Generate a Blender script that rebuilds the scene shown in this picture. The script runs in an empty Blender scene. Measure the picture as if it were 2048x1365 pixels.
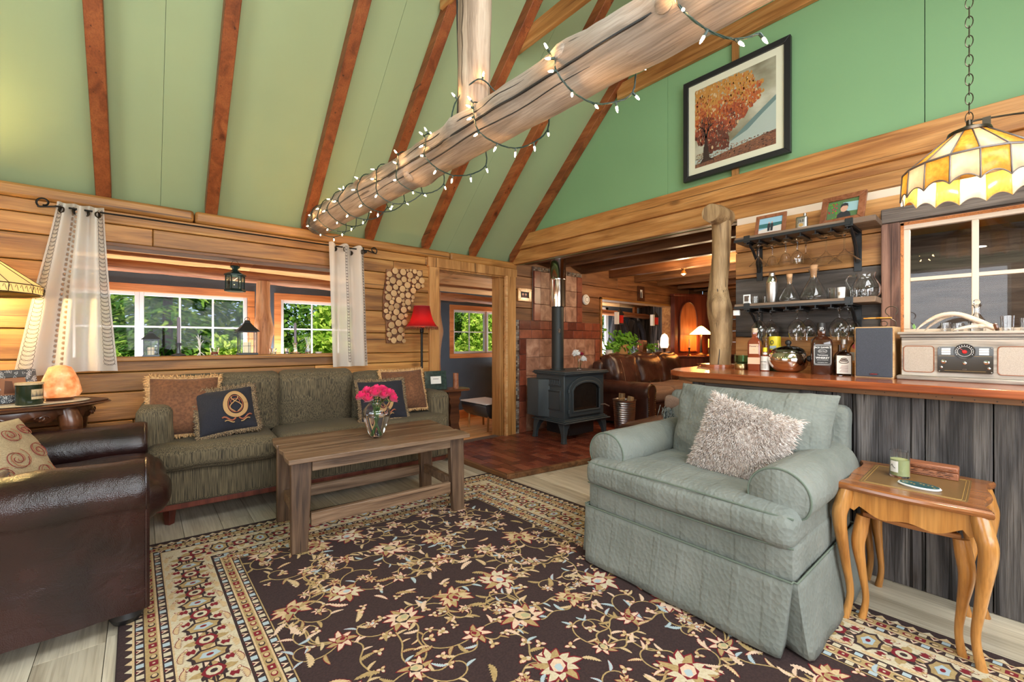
import bpy, math, random
from mathutils import Vector, Matrix, noise, Euler
R = math.radians; PI = math.pi; C = math.cos; S_ = math.sin
random.seed(11)
scn = bpy.context.scene
col = scn.collection
# ---------------------------------------------------------------- camera
cam_d = bpy.data.cameras.new('camera'); cam = bpy.data.objects.new('camera', cam_d); col.objects.link(cam)
cam_d.sensor_width = 36.0; cam_d.lens = 850.0 / 2048 * 36.0; cam_d.clip_start = 0.05; cam_d.clip_end = 200
cam.location = (0, 0, 1.22); cam.rotation_euler = (R(90), 0, R(-41.04))
scn.camera = cam
# ---------------------------------------------------------------- colour, sky, daylight
vs = scn.view_settings
vs.view_transform = 'Standard'; vs.look = 'None'; vs.gamma = 1.0; vs.use_curve_mapping = False; vs.exposure = 0.72
w = bpy.data.worlds.new('sky'); scn.world = w; w.use_nodes = True
nt = w.node_tree; bg = nt.nodes['Background']
sk = nt.nodes.new('ShaderNodeTexSky'); sk.sky_type = 'HOSEK_WILKIE'; sk.sun_direction = Vector((-0.35, -0.6, 0.72)).normalized(); sk.turbidity = 4.0
nt.links.new(sk.outputs[0], bg.inputs[0]); bg.inputs[1].default_value = 3.2
def lamp(name, kind, loc, energy, colr=(1, 1, 1), rot=(0, 0, 0), size=1.0, size_y=None, r=0.03):
    d = bpy.data.lights.new(name, kind); o = bpy.data.objects.new(name, d); col.objects.link(o)
    d.energy = energy; d.color = colr; o.location = loc; o.rotation_euler = rot
    if kind == 'AREA':
        d.shape = 'RECTANGLE'; d.size = size; d.size_y = size_y or size
    elif kind == 'SUN': d.angle = R(2)
    else: d.shadow_soft_size = r
    return o
lamp('sun_light', 'SUN', (0, 0, 12), 5.0, (1, 0.95, 0.86), Euler((R(42), 0, R(-30))))
# daylight entering by the windows of the two walls behind the camera
DAY = (0.93, 0.97, 1.0)
lamp('south_window_light', 'AREA', (0.6, -1.78, 1.75), 95, DAY, (R(90), 0, 0), 3.6, 1.7)
lamp('west_window_light', 'AREA', (-1.98, 1.2, 1.75), 42, DAY, (R(90), 0, R(-90)), 2.6, 1.5)
lamp('slope_fill_light', 'AREA', (0.8, -0.55, 3.35), 60, DAY, (R(44), 0, 0), 3.0, 0.9)  # added soft fill under the south slope; the roof has no opening there
# added lights hidden below the porch sills, aimed up to brighten the porch
lamp('porch_fill', 'AREA', (.2, 5.42, .93), 34, (1, .98, .94), (R(180 - 22), 0, 0), 4.0, .25)
lamp('porch_fill_east', 'AREA', (6.6, 5.42, .85), 70, (1, .98, .94), (R(180 - 22), 0, 0), 3.6, .25)
lamp('kitchen_ceiling_glow', 'POINT', (4.45, .10, 2.12), 14, (1, .8, .55), r=.05)
lamp('kitchen_fill_light', 'AREA', (5.0, 0.0, 2.3), 42, (1, .85, .66), (0, 0, 0), 1.5, 1.2)  # added downward fill below the kitchen ceiling
# ---------------------------------------------------------------- node helpers
def newmat(name):
    m = bpy.data.materials.new(name); m.use_nodes = True
    return m, m.node_tree, m.node_tree.nodes['Principled BSDF']
def N(nt, t, **k):
    n = nt.nodes.new(t)
    for a, b in k.items(): setattr(n, a, b)
    return n
def c4(c): return (c[0], c[1], c[2], 1)
def srgb(r, g, b):
    f = lambda x: (x / 255 / 12.92) if x / 255 <= 0.04045 else ((x / 255 + 0.055) / 1.055) ** 2.4
    return (f(r), f(g), f(b))
def coords(nt, scale, rnd=True):
    tc = N(nt, 'ShaderNodeTexCoord'); mp = N(nt, 'ShaderNodeMapping'); mp.inputs['Scale'].default_value = scale
    nt.links.new(tc.outputs['Object'], mp.inputs[0])
    if rnd:
        at = N(nt, 'ShaderNodeAttribute'); at.attribute_name = 'v'
        cm = N(nt, 'ShaderNodeCombineXYZ'); ml = N(nt, 'ShaderNodeMath', operation='MULTIPLY'); ml.inputs[1].default_value = 37.0
        nt.links.new(at.outputs['Fac'], ml.inputs[0])
        for i in range(3): nt.links.new(ml.outputs[0], cm.inputs[i])
        nt.links.new(cm.outputs[0], mp.inputs['Location'])
    return mp
def ramp(nt, src, stops):
    r = N(nt, 'ShaderNodeValToRGB'); e = r.color_ramp.elements
    while len(e) < len(stops): e.new(0.5)
    for i, (p, c) in enumerate(stops):
        e[i].position = p; e[i].color = c4(c)
    nt.links.new(src, r.inputs[0]); return r
def mixc(nt, a, b, fac, mode='MULTIPLY'):
    m = N(nt, 'ShaderNodeMix'); m.data_type = 'RGBA'; m.blend_type = mode
    for idx, s in ((0, fac), (6, a), (7, b)):
        if hasattr(s, 'links'): nt.links.new(s, m.inputs[idx])
        elif isinstance(s, (int, float)): m.inputs[idx].default_value = s
        else: m.inputs[idx].default_value = c4(s)
    return m.outputs[2]
def bump(nt, b, src, dist, strength=1.0):
    bp = N(nt, 'ShaderNodeBump'); bp.inputs['Distance'].default_value = dist; bp.inputs['Strength'].default_value = strength
    nt.links.new(src, bp.inputs['Height']); nt.links.new(bp.outputs[0], b.inputs['Normal']); return bp
def wood(name, c1, c2, c3, axis='X', rough=.6, sc=1.0, vary=.35, knots=.6, bmp=.002, coat=0.0, crack=.75, ct=.285, fib=.74):
    """grain stretched along an axis: broad figure, fine fibres, knots, dark drying checks, and a tone for each board"""
    m, nt, b = newmat(name)
    def st(along, across): return {'X': (along, across, across), 'Y': (across, along, across), 'Z': (across, across, along)}[axis]
    def nz(along, across, det=6, dist=0.0):
        mp = coords(nt, tuple(s * sc for s in st(along, across))); n = N(nt, 'ShaderNodeTexNoise'); n.inputs['Scale'].default_value = 1.0; n.inputs['Detail'].default_value = det; n.inputs['Distortion'].default_value = dist
        nt.links.new(mp.outputs[0], n.inputs['Vector']); return n
    n1 = nz(1.1, 13, 6, .9)
    rp = ramp(nt, n1.outputs[0], [(.3, c1), (.48, c2), (.7, c3)])
    n2 = nz(5, 150, 4)
    g = ramp(nt, n2.outputs[0], [(.32, (fib, fib * .96, fib * .92)), (.6, (1.06, 1.06, 1.06))])
    o = mixc(nt, rp.outputs[0], g.outputs[0], .8)
    nb = nz(.8, 2.5, 3); gb = ramp(nt, nb.outputs[0], [(.3, (.80, .78, .76)), (.65, (1.08, 1.07, 1.06))]); o = mixc(nt, o, gb.outputs[0], .8)
    if knots:
        mp3 = coords(nt, tuple(s * .9 for s in st(1.9, 4.5))); mp3.inputs['Rotation'].default_value = (0, 0, 0)
        vo = N(nt, 'ShaderNodeTexVoronoi'); vo.inputs['Scale'].default_value = 1.0; nt.links.new(mp3.outputs[0], vo.inputs['Vector'])
        k = ramp(nt, vo.outputs[0], [(.04, (.12, .07, .045)), (.075, (.42, .3, .22)), (.10, (.8, .72, .66)), (.15, (1, 1, 1))])
        o = mixc(nt, o, k.outputs[0], knots)
    if crack:
        n4 = nz(.7, 46, 2, .3); kr = ramp(nt, n4.outputs[0], [(ct, (.10, .07, .05)), (ct + .03, (1, 1, 1))]); o = mixc(nt, o, kr.outputs[0], crack)
    at = N(nt, 'ShaderNodeAttribute'); at.attribute_name = 'v'
    t = ramp(nt, at.outputs['Fac'], [(0, (1 - vary,) * 3), (1, (1 + vary * .5,) * 3)])
    o = mixc(nt, o, t.outputs[0], 1.0)
    nt.links.new(o, b.inputs['Base Color'])
    b.inputs['Roughness'].default_value = rough
    if coat: b.inputs['Coat Weight'].default_value = coat; b.inputs['Coat Roughness'].default_value = .12
    if bmp: bump(nt, b, n2.outputs[0], bmp * .6)
    return m
def plain(name, c, rough=.5, metal=0.0, bmp=0, bsc=60, vary=0, **k):
    m, nt, b = newmat(name); b.inputs['Base Color'].default_value = c4(c); b.inputs['Roughness'].default_value = rough; b.inputs['Metallic'].default_value = metal
    if bmp or vary:
        tc = coords(nt, (1, 1, 1), False)
        n = N(nt, 'ShaderNodeTexNoise'); n.inputs['Scale'].default_value = bsc; n.inputs['Detail'].default_value = 5; nt.links.new(tc.outputs[0], n.inputs['Vector'])
        if bmp: bump(nt, b, n.outputs[0], bmp)
        if vary:
            n3 = N(nt, 'ShaderNodeTexNoise'); n3.inputs['Scale'].default_value = max(2, bsc * .12); n3.inputs['Detail'].default_value = 6; nt.links.new(tc.outputs[0], n3.inputs['Vector'])
            g = ramp(nt, n3.outputs[0], [(.3, tuple(x * (1 - vary) for x in c)), (.7, tuple(min(1, x * (1 + vary)) for x in c))])
            nt.links.new(g.outputs[0], b.inputs['Base Color'])
    for a, v in k.items(): b.inputs[a].default_value = v
    return m
def glow(name, c, strength, base=(.9, .85, .7)):
    m, nt, b = newmat(name); b.inputs['Base Color'].default_value = c4(base); b.inputs['Emission Color'].default_value = c4(c); b.inputs['Emission Strength'].default_value = strength
    return m
def glassmat(name, c=(1, 1, 1), rough=0.0, ior=1.45):
    m, nt, b = newmat(name); b.inputs['Base Color'].default_value = c4(c); b.inputs['Roughness'].default_value = rough; b.inputs['Transmission Weight'].default_value = 1; b.inputs['IOR'].default_value = ior
    return m
def thinglass(name, tint=(1, 1, 1), refl=1.0):
    """a thin sheet: lets light straight through, reflects by Fresnel"""
    m, nt, b = newmat(name); nt.nodes.remove(b)
    tr = N(nt, 'ShaderNodeBsdfTransparent'); tr.inputs[0].default_value = c4(tint)
    gl = N(nt, 'ShaderNodeBsdfGlossy'); gl.inputs['Roughness'].default_value = .01
    fr = N(nt, 'ShaderNodeFresnel'); fr.inputs[0].default_value = 1.5
    mu = N(nt, 'ShaderNodeMath', operation='MULTIPLY'); mu.inputs[1].default_value = refl; mu.use_clamp = True
    nt.links.new(fr.outputs[0], mu.inputs[0])
    mx = N(nt, 'ShaderNodeMixShader'); nt.links.new(mu.outputs[0], mx.inputs[0]); nt.links.new(tr.outputs[0], mx.inputs[1]); nt.links.new(gl.outputs[0], mx.inputs[2])
    nt.links.new(mx.outputs[0], nt.nodes['Material Output'].inputs[0])
    return m
def fabric(name, c1, c2, scale=(200, 200, 200), rough=.9, bmp=.0015, sheen=.04, nsc=1.0, big=.0):
    m, nt, b = newmat(name)
    mp = coords(nt, scale, False)
    n = N(nt, 'ShaderNodeTexNoise'); n.inputs['Scale'].default_value = nsc; n.inputs['Detail'].default_value = 3; nt.links.new(mp.outputs[0], n.inputs['Vector'])
    g = ramp(nt, n.outputs[0], [(.35, c1), (.65, c2)])
    o = g.outputs[0]
    if big:
        mb = coords(nt, (4, 4, 4), False); nb = N(nt, 'ShaderNodeTexNoise'); nb.inputs['Scale'].default_value = 1; nb.inputs['Detail'].default_value = 4; nt.links.new(mb.outputs[0], nb.inputs['Vector'])
        g2 = ramp(nt, nb.outputs[0], [(.3, (1 - big,) * 3), (.7, (1 + big * .4,) * 3)]); o = mixc(nt, o, g2.outputs[0], 1.0)
    nt.links.new(o, b.inputs['Base Color']); b.inputs['Roughness'].default_value = rough
    b.inputs['Sheen Weight'].default_value = sheen; b.inputs['Sheen Roughness'].default_value = .5
    if bmp: bump(nt, b, n.outputs[0], bmp)
    return m
def leather(name, c1, c2, rough=.32):
    m, nt, b = newmat(name)
    mp = coords(nt, (1, 1, 1), False)
    n = N(nt, 'ShaderNodeTexNoise'); n.inputs['Scale'].default_value = 5; n.inputs['Detail'].default_value = 5; nt.links.new(mp.outputs[0], n.inputs['Vector'])
    g = ramp(nt, n.outputs[0], [(.35, c1), (.65, c2)]); nt.links.new(g.outputs[0], b.inputs['Base Color'])
    v = N(nt, 'ShaderNodeTexVoronoi'); v.inputs['Scale'].default_value = 260; nt.links.new(mp.outputs[0], v.inputs['Vector'])
    b1 = N(nt, 'ShaderNodeBump'); b1.inputs['Distance'].default_value = .0006; nt.links.new(v.outputs[0], b1.inputs['Height'])
    n2 = N(nt, 'ShaderNodeTexNoise'); n2.inputs['Scale'].default_value = 9; n2.inputs['Detail'].default_value = 3; n2.inputs['Distortion'].default_value = 1.0; nt.links.new(mp.outputs[0], n2.inputs['Vector'])
    b2 = N(nt, 'ShaderNodeBump'); b2.inputs['Distance'].default_value = .006; nt.links.new(n2.outputs[0], b2.inputs['Height']); nt.links.new(b1.outputs[0], b2.inputs['Normal'])
    nt.links.new(b2.outputs[0], b.inputs['Normal']); b.inputs['Roughness'].default_value = rough
    return m
# ---------------------------------------------------------------- materials
M = {}
M['pine'] = wood('pine', srgb(132, 86, 38), srgb(178, 122, 60), srgb(204, 152, 84), 'X', .5, vary=.32)
M['pine_y'] = wood('pine_y', srgb(152, 96, 46), srgb(192, 134, 72), srgb(214, 160, 98), 'Y', .5, vary=.2)
M['pine_z'] = wood('pine_z', srgb(142, 94, 46), srgb(182, 128, 70), srgb(206, 154, 94), 'Z', .5, vary=.2)
M['pine_light'] = wood('pine_light', srgb(205, 140, 80), srgb(232, 178, 118), srgb(240, 195, 140), 'X', .5, vary=.15)
M['pine_orange'] = wood('pine_orange', srgb(190, 110, 55), srgb(218, 138, 76), srgb(228, 152, 90), 'X', .45, vary=.1, knots=.4)
M['rafter'] = wood('rafter', srgb(112, 56, 26), srgb(142, 76, 38), srgb(162, 94, 50), 'Y', .45, vary=.12, knots=.7)
M['log'] = wood('log', srgb(104, 92, 82), srgb(154, 142, 130), srgb(184, 173, 162), 'Y', .65, sc=1.2, vary=.1, bmp=.004)
M['log_z'] = wood('log_z', srgb(104, 86, 70), srgb(158, 138, 118), srgb(184, 168, 148), 'Z', .65, sc=1.2, vary=.1, bmp=.004)
M['peeled'] = wood('peeled', srgb(160, 98, 56), srgb(208, 146, 96), srgb(228, 180, 136), 'Z', .55, sc=1.3, vary=.1, bmp=.003)
M['peeled_x'] = wood('peeled_x', srgb(140, 80, 48), srgb(190, 124, 82), srgb(216, 164, 124), 'X', .55, sc=1.3, vary=.1, bmp=.003)
M['post_log'] = wood('post_log', srgb(110, 84, 56), srgb(168, 138, 98), srgb(190, 162, 120), 'Z', .65, sc=1.3, vary=.1, bmp=.004)
M['barn'] = wood('barn', srgb(40, 38, 38), srgb(86, 82, 82), srgb(130, 124, 120), 'Z', .75, sc=1.0, vary=.35, bmp=.008, knots=.7, crack=1, ct=.36, fib=.45)
M['barn_y'] = wood('barn_y', srgb(70, 60, 54), srgb(112, 100, 92), srgb(140, 128, 118), 'Y', .75, sc=1.0, vary=.3, bmp=.006, knots=.5, crack=1, ct=.34, fib=.5)
M['barn_z2'] = wood('barn_z2', srgb(74, 48, 40), srgb(118, 84, 70), srgb(150, 112, 94), 'Z', .7, sc=1.4, vary=.2, bmp=.004, knots=0)
M['dark_boards'] = wood('dark_boards', srgb(52, 47, 44), srgb(78, 72, 68), srgb(98, 90, 84), 'Y', .7, sc=1.3, vary=.15, knots=.2)
M['bar_top'] = wood('bar_top', srgb(122, 58, 30), srgb(164, 86, 46), srgb(184, 106, 62), 'Y', .22, sc=1.2, vary=.1, knots=.3, bmp=0, coat=.4, crack=.3)
M['brown_log'] = wood('brown_log', srgb(92, 58, 34), srgb(134, 88, 54), srgb(160, 112, 72), 'X', .55, vary=.35)
M['brown_y'] = wood('brown_y', srgb(84, 54, 32), srgb(122, 82, 50), srgb(150, 106, 68), 'Y', .55, vary=.2, knots=.3)
M['table_wood'] = wood('table_wood', srgb(78, 58, 44), srgb(124, 98, 76), srgb(154, 128, 104), 'X', .36, sc=1.6, vary=.2, knots=.3, bmp=.002)
M['table_wood_z'] = wood('table_wood_z', srgb(64, 46, 34), srgb(102, 77, 57), srgb(128, 102, 78), 'Z', .55, sc=1.6, vary=.2, knots=.0, bmp=.002)
M['floor'] = wood('floor', srgb(150, 140, 122), srgb(188, 178, 160), srgb(206, 198, 182), 'X', .38, sc=.8, vary=.16, knots=.15, bmp=.0006)
M['floor_y'] = wood('floor_y', srgb(170, 158, 136), srgb(200, 190, 168), srgb(216, 208, 188), 'Y', .38, sc=.8, vary=.14, knots=.15, bmp=.0006, crack=.3)
M['honey'] = wood('honey', srgb(150, 92, 38), srgb(190, 130, 64), srgb(206, 150, 84), 'Z', .3, sc=.9, vary=.05, knots=.0, bmp=.0004, coat=.3, crack=0)
M['honey_top'] = wood('honey_top', srgb(120, 70, 34), srgb(158, 98, 52), srgb(176, 116, 66), 'Y', .25, sc=.9, vary=.05, knots=.0, bmp=0, coat=.4, crack=0)
M['olive_leather'] = plain('olive_leather', srgb(118, 90, 54), .3, vary=.12, bsc=30)
M['walnut'] = wood('walnut', srgb(48, 26, 16), srgb(80, 46, 28), srgb(104, 62, 38), 'X', .28, sc=1.1, vary=.05, knots=0, bmp=0, coat=.3, crack=0)
M['cherry'] = wood('cherry', srgb(72, 32, 24), srgb(100, 46, 34), srgb(118, 60, 44), 'Z', .35, vary=.08, knots=0, bmp=.0005, crack=0)
M['cherry_door'] = wood('cherry_door', srgb(140, 76, 44), srgb(172, 98, 58), srgb(186, 112, 68), 'Z', .4, vary=.1, knots=0, bmp=.0005, crack=0)
M['shelf_wood'] = wood('shelf_wood', srgb(84, 66, 52), srgb(124, 102, 84), srgb(146, 124, 104), 'Y', .5, sc=1.4, vary=.1, knots=.0)
M['radio_wood'] = wood('radio_wood', srgb(130, 122, 114), srgb(170, 162, 152), srgb(192, 186, 176), 'Y', .5, sc=2.2, vary=.05, knots=0, bmp=.0006, crack=0)
M['birch'] = wood('birch', srgb(196, 150, 100), srgb(214, 174, 124), srgb(226, 190, 144), 'Y', .5, vary=.1, knots=0, crack=0)
M['frame_brown'] = wood('frame_brown', srgb(120, 70, 46), srgb(150, 92, 62), srgb(166, 108, 76), 'Y', .35, sc=2, vary=.05, knots=0, crack=0)
M['green_ceiling'] = plain('green_ceiling', srgb(152, 168, 126), .65, vary=.03, bsc=14)
M['green_wall'] = plain('green_wall', srgb(128, 168, 120), .6, vary=.02, bsc=14)
M['orange_ceiling'] = plain('orange_ceiling', srgb(188, 118, 40), .6, vary=.1, bsc=20)
M['blue_wall'] = plain('blue_wall', srgb(78, 92, 106), .7, bmp=.003, bsc=40, vary=.08)
M['white_vinyl'] = plain('white_vinyl', srgb(222, 224, 226), .35)
M['cream_sash'] = plain('cream_sash', srgb(232, 212, 190), .5, bmp=.001, bsc=50)
M['pane'] = thinglass('pane', (1, 1, 1), .16)
M['old_pane'] = thinglass('old_pane', (.86, .87, .9), .55)
M['iron'] = plain('iron', (.02, .018, .016), .45, .8)
M['black'] = plain('black', (.018, .018, .019), .4)
M['blackmetal'] = plain('blackmetal', (.03, .032, .034), .38, .6)
M['stove'] = plain('stove', srgb(66, 74, 78), .5, .35, bmp=.0006, bsc=300)
M['stovepipe'] = plain('stovepipe', srgb(46, 50, 50), .5, .4)
M['chrome'] = plain('chrome', (.72, .7, .66), .12, 1)
M['steel'] = plain('steel', (.52, .5, .48), .33, 1)
M['brass'] = plain('brass', (.5, .36, .18), .3, 1)
M['darkbronze'] = plain('darkbronze', (.09, .07, .05), .35, .9)
M['bulb'] = glow('bulb', (1, .52, .19), 130, (1, .8, .5))
M['wire'] = plain('wire', (.012, .035, .03), .45)
M['glass'] = glassmat('glass')
M['water'] = glassmat('water', (.96, .98, .97), 0, 1.33)
M['amber'] = glassmat('amber', (.75, .25, .06), 0, 1.36)
M['whisky'] = glassmat('whisky', (.42, .13, .04), 0, 1.36)
M['darkwhisky'] = plain('darkwhisky', (.05, .016, .008), .08, **{'Coat Weight': .6})
M['label_white'] = plain('label_white', srgb(225, 222, 214), .6)
M['label_black'] = plain('label_black', (.02, .02, .02), .5)
M['label_peach'] = plain('label_peach', srgb(222, 180, 150), .6)
M['ink'] = plain('ink', (.03, .03, .035), .6)
M['gold_ink'] = plain('gold_ink', srgb(190, 150, 80), .5)
M['red'] = plain('red', srgb(200, 30, 28), .4)
M['yellow'] = plain('yellow', srgb(222, 200, 40), .45)
M['white'] = plain('white', (.85, .85, .83), .5)
M['candle_grey'] = plain('candle_grey', srgb(128, 118, 132), .5)
M['wax'] = plain('wax', srgb(235, 222, 190), .5, **{'Subsurface Weight': .2})
M['leaf'] = plain('leaf', srgb(96, 160, 44), .5)
M['leaf2'] = plain('leaf2', srgb(58, 110, 40), .5)
M['stem'] = plain('stem', srgb(70, 110, 50), .5)
M['rose'] = plain('rose', srgb(222, 24, 96), .55, **{'Sheen Weight': .3})
M['rose_dark'] = plain('rose_dark', srgb(160, 14, 50), .6)
M['mat_cream'] = plain('mat_cream', srgb(228, 226, 200), .7)
M['curtain'] = None
def curtain_mat():
    m, nt, b = newmat('curtain'); nt.nodes.remove(b)
    d = N(nt, 'ShaderNodeBsdfDiffuse'); d.inputs[0].default_value = (.9, .88, .82, 1)
    t = N(nt, 'ShaderNodeBsdfTranslucent'); t.inputs[0].default_value = (.9, .88, .82, 1)
    tr = N(nt, 'ShaderNodeBsdfTransparent')
    a = N(nt, 'ShaderNodeMixShader'); a.inputs[0].default_value = .5
    nt.links.new(d.outputs[0], a.inputs[1]); nt.links.new(t.outputs[0], a.inputs[2])
    b2 = N(nt, 'ShaderNodeMixShader'); b2.inputs[0].default_value = .14
    nt.links.new(a.outputs[0], b2.inputs[1]); nt.links.new(tr.outputs[0], b2.inputs[2]); nt.links.new(b2.outputs[0], nt.nodes['Material Output'].inputs[0])
    return m
M['curtain'] = curtain_mat()
M['thread'] = plain('thread', srgb(70, 60, 62), .7)
M['tan_dot'] = plain('tan_dot', srgb(150, 118, 92), .7)
M['sofa'] = fabric('sofa', srgb(42, 37, 27), srgb(118, 104, 78), (300, 300, 7), .9, .0015, .02, 1.0, .15)
M['sage'] = None
def sage_mat():
    m, nt, b = newmat('sage')
    mp = coords(nt, (1, 1, 1), False)
    n = N(nt, 'ShaderNodeTexNoise'); n.inputs['Scale'].default_value = 5; n.inputs['Detail'].default_value = 4; nt.links.new(mp.outputs[0], n.inputs['Vector'])
    g = ramp(nt, n.outputs[0], [(.3, srgb(108, 114, 108)), (.7, srgb(126, 131, 125))]); nt.links.new(g.outputs[0], b.inputs['Base Color'])
    w1 = N(nt, 'ShaderNodeTexWave'); w1.wave_type = 'BANDS'; w1.bands_direction = 'Y'; w1.inputs['Scale'].default_value = 2.6; w1.inputs['Distortion'].default_value = 0.3; w1.inputs['Detail'].default_value = 1
    w2 = N(nt, 'ShaderNodeTexVoronoi'); w2.inputs['Scale'].default_value = 55
    nt.links.new(mp.outputs[0], w1.inputs['Vector']); nt.links.new(mp.outputs[0], w2.inputs['Vector'])
    r1 = ramp(nt, w1.outputs[0], [(.80, (0, 0, 0)), (.93, (1, 1, 1))])
    b1 = N(nt, 'ShaderNodeBump'); b1.inputs['Distance'].default_value = .0016; nt.links.new(r1.outputs[0], b1.inputs['Height'])
    b2 = N(nt, 'ShaderNodeBump'); b2.inputs['Distance'].default_value = .003; nt.links.new(w2.outputs[0], b2.inputs['Height']); nt.links.new(b1.outputs[0], b2.inputs['Normal'])
    n3 = N(nt, 'ShaderNodeTexNoise'); n3.inputs['Scale'].default_value = 7; n3.inputs['Detail'].default_value = 2; nt.links.new(mp.outputs[0], n3.inputs['Vector'])
    b3 = N(nt, 'ShaderNodeBump'); b3.inputs['Distance'].default_value = .008; b3.inputs['Strength'].default_value = .6; nt.links.new(n3.outputs[0], b3.inputs['Height']); nt.links.new(b2.outputs[0], b3.inputs['Normal'])
    nt.links.new(b3.outputs[0], b.inputs['Normal']); b.inputs['Roughness'].default_value = .9; b.inputs['Sheen Weight'].default_value = .04
    return m
M['sage'] = sage_mat()
M['sage_welt'] = plain('sage_welt', srgb(100, 112, 100), .85)
M['burgundy'] = leather('burgundy', srgb(28, 14, 13), srgb(50, 25, 22), .27)
M['chocolate'] = leather('chocolate', srgb(56, 34, 28), srgb(84, 52, 42), .3)
M['stitch'] = plain('stitch', srgb(150, 120, 96), .6)
M['taupe'] = fabric('taupe', srgb(110, 88, 76), srgb(140, 116, 100), (300, 300, 300))
M['suede'] = fabric('suede', srgb(96, 58, 34), srgb(122, 78, 48), (60, 60, 60), .85, .001, .10, 1, .35)
M['fringe_tan'] = fabric('fringe_tan', srgb(186, 142, 92), srgb(214, 174, 122), (80, 80, 80), .9, 0, .05)
M['fringe_mix'] = fabric('fringe_mix', srgb(66, 54, 46), srgb(170, 142, 104), (160, 160, 160), .9, 0, .05)
M['navy'] = fabric('navy', srgb(26, 26, 34), srgb(36, 36, 46), (200, 200, 200), .9, .001)
M['emb_gold'] = plain('emb_gold', srgb(178, 140, 92), .8)
M['emb_rust'] = plain('emb_rust', srgb(150, 84, 60), .8)
M['fur'] = fabric('fur', srgb(186, 168, 156), srgb(238, 230, 224), (55, 55, 55), .95, 0, .15, 1, .12)
M['brown_blanket'] = fabric('brown_blanket', srgb(100, 70, 40), srgb(128, 94, 58), (90, 90, 90), .8, .001, .15, 1, .2)
M['cream_cloth'] = fabric('cream_cloth', srgb(200, 186, 156), srgb(216, 204, 178), (200, 200, 200))
M['tan_cloth'] = fabric('tan_cloth', srgb(160, 140, 108), srgb(184, 164, 130), (200, 200, 200))
M['rug_red'] = plain('rug_red', srgb(120, 22, 34), .95)
M['rug_field'] = fabric('rug_field', srgb(46, 30, 30), srgb(60, 41, 39), (120, 120, 120), 1.0, .002, .0)
M['rug_cream'] = fabric('rug_cream', srgb(192, 178, 148), srgb(208, 196, 168), (120, 120, 120), 1.0, .002, .0)
M['rug_gold'] = fabric('rug_gold', srgb(160, 134, 88), srgb(178, 152, 104), (120, 120, 120), 1.0, .002, .0)
M['rug_tan'] = fabric('rug_tan', srgb(192, 164, 122), srgb(208, 182, 142), (120, 120, 120), 1.0, .002, .0)
M['rug_peach'] = fabric('rug_peach', srgb(208, 178, 152), srgb(222, 194, 168), (120, 120, 120), 1.0, .002, .0)
M['rug_blue'] = plain('rug_blue', srgb(168, 184, 190), .95)
M['rug_sage'] = plain('rug_sage', srgb(168, 164, 124), .95)
RUG = ['rug_field', 'rug_cream', 'rug_gold', 'rug_tan', 'rug_peach', 'rug_red', 'rug_blue', 'rug_sage']
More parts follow.
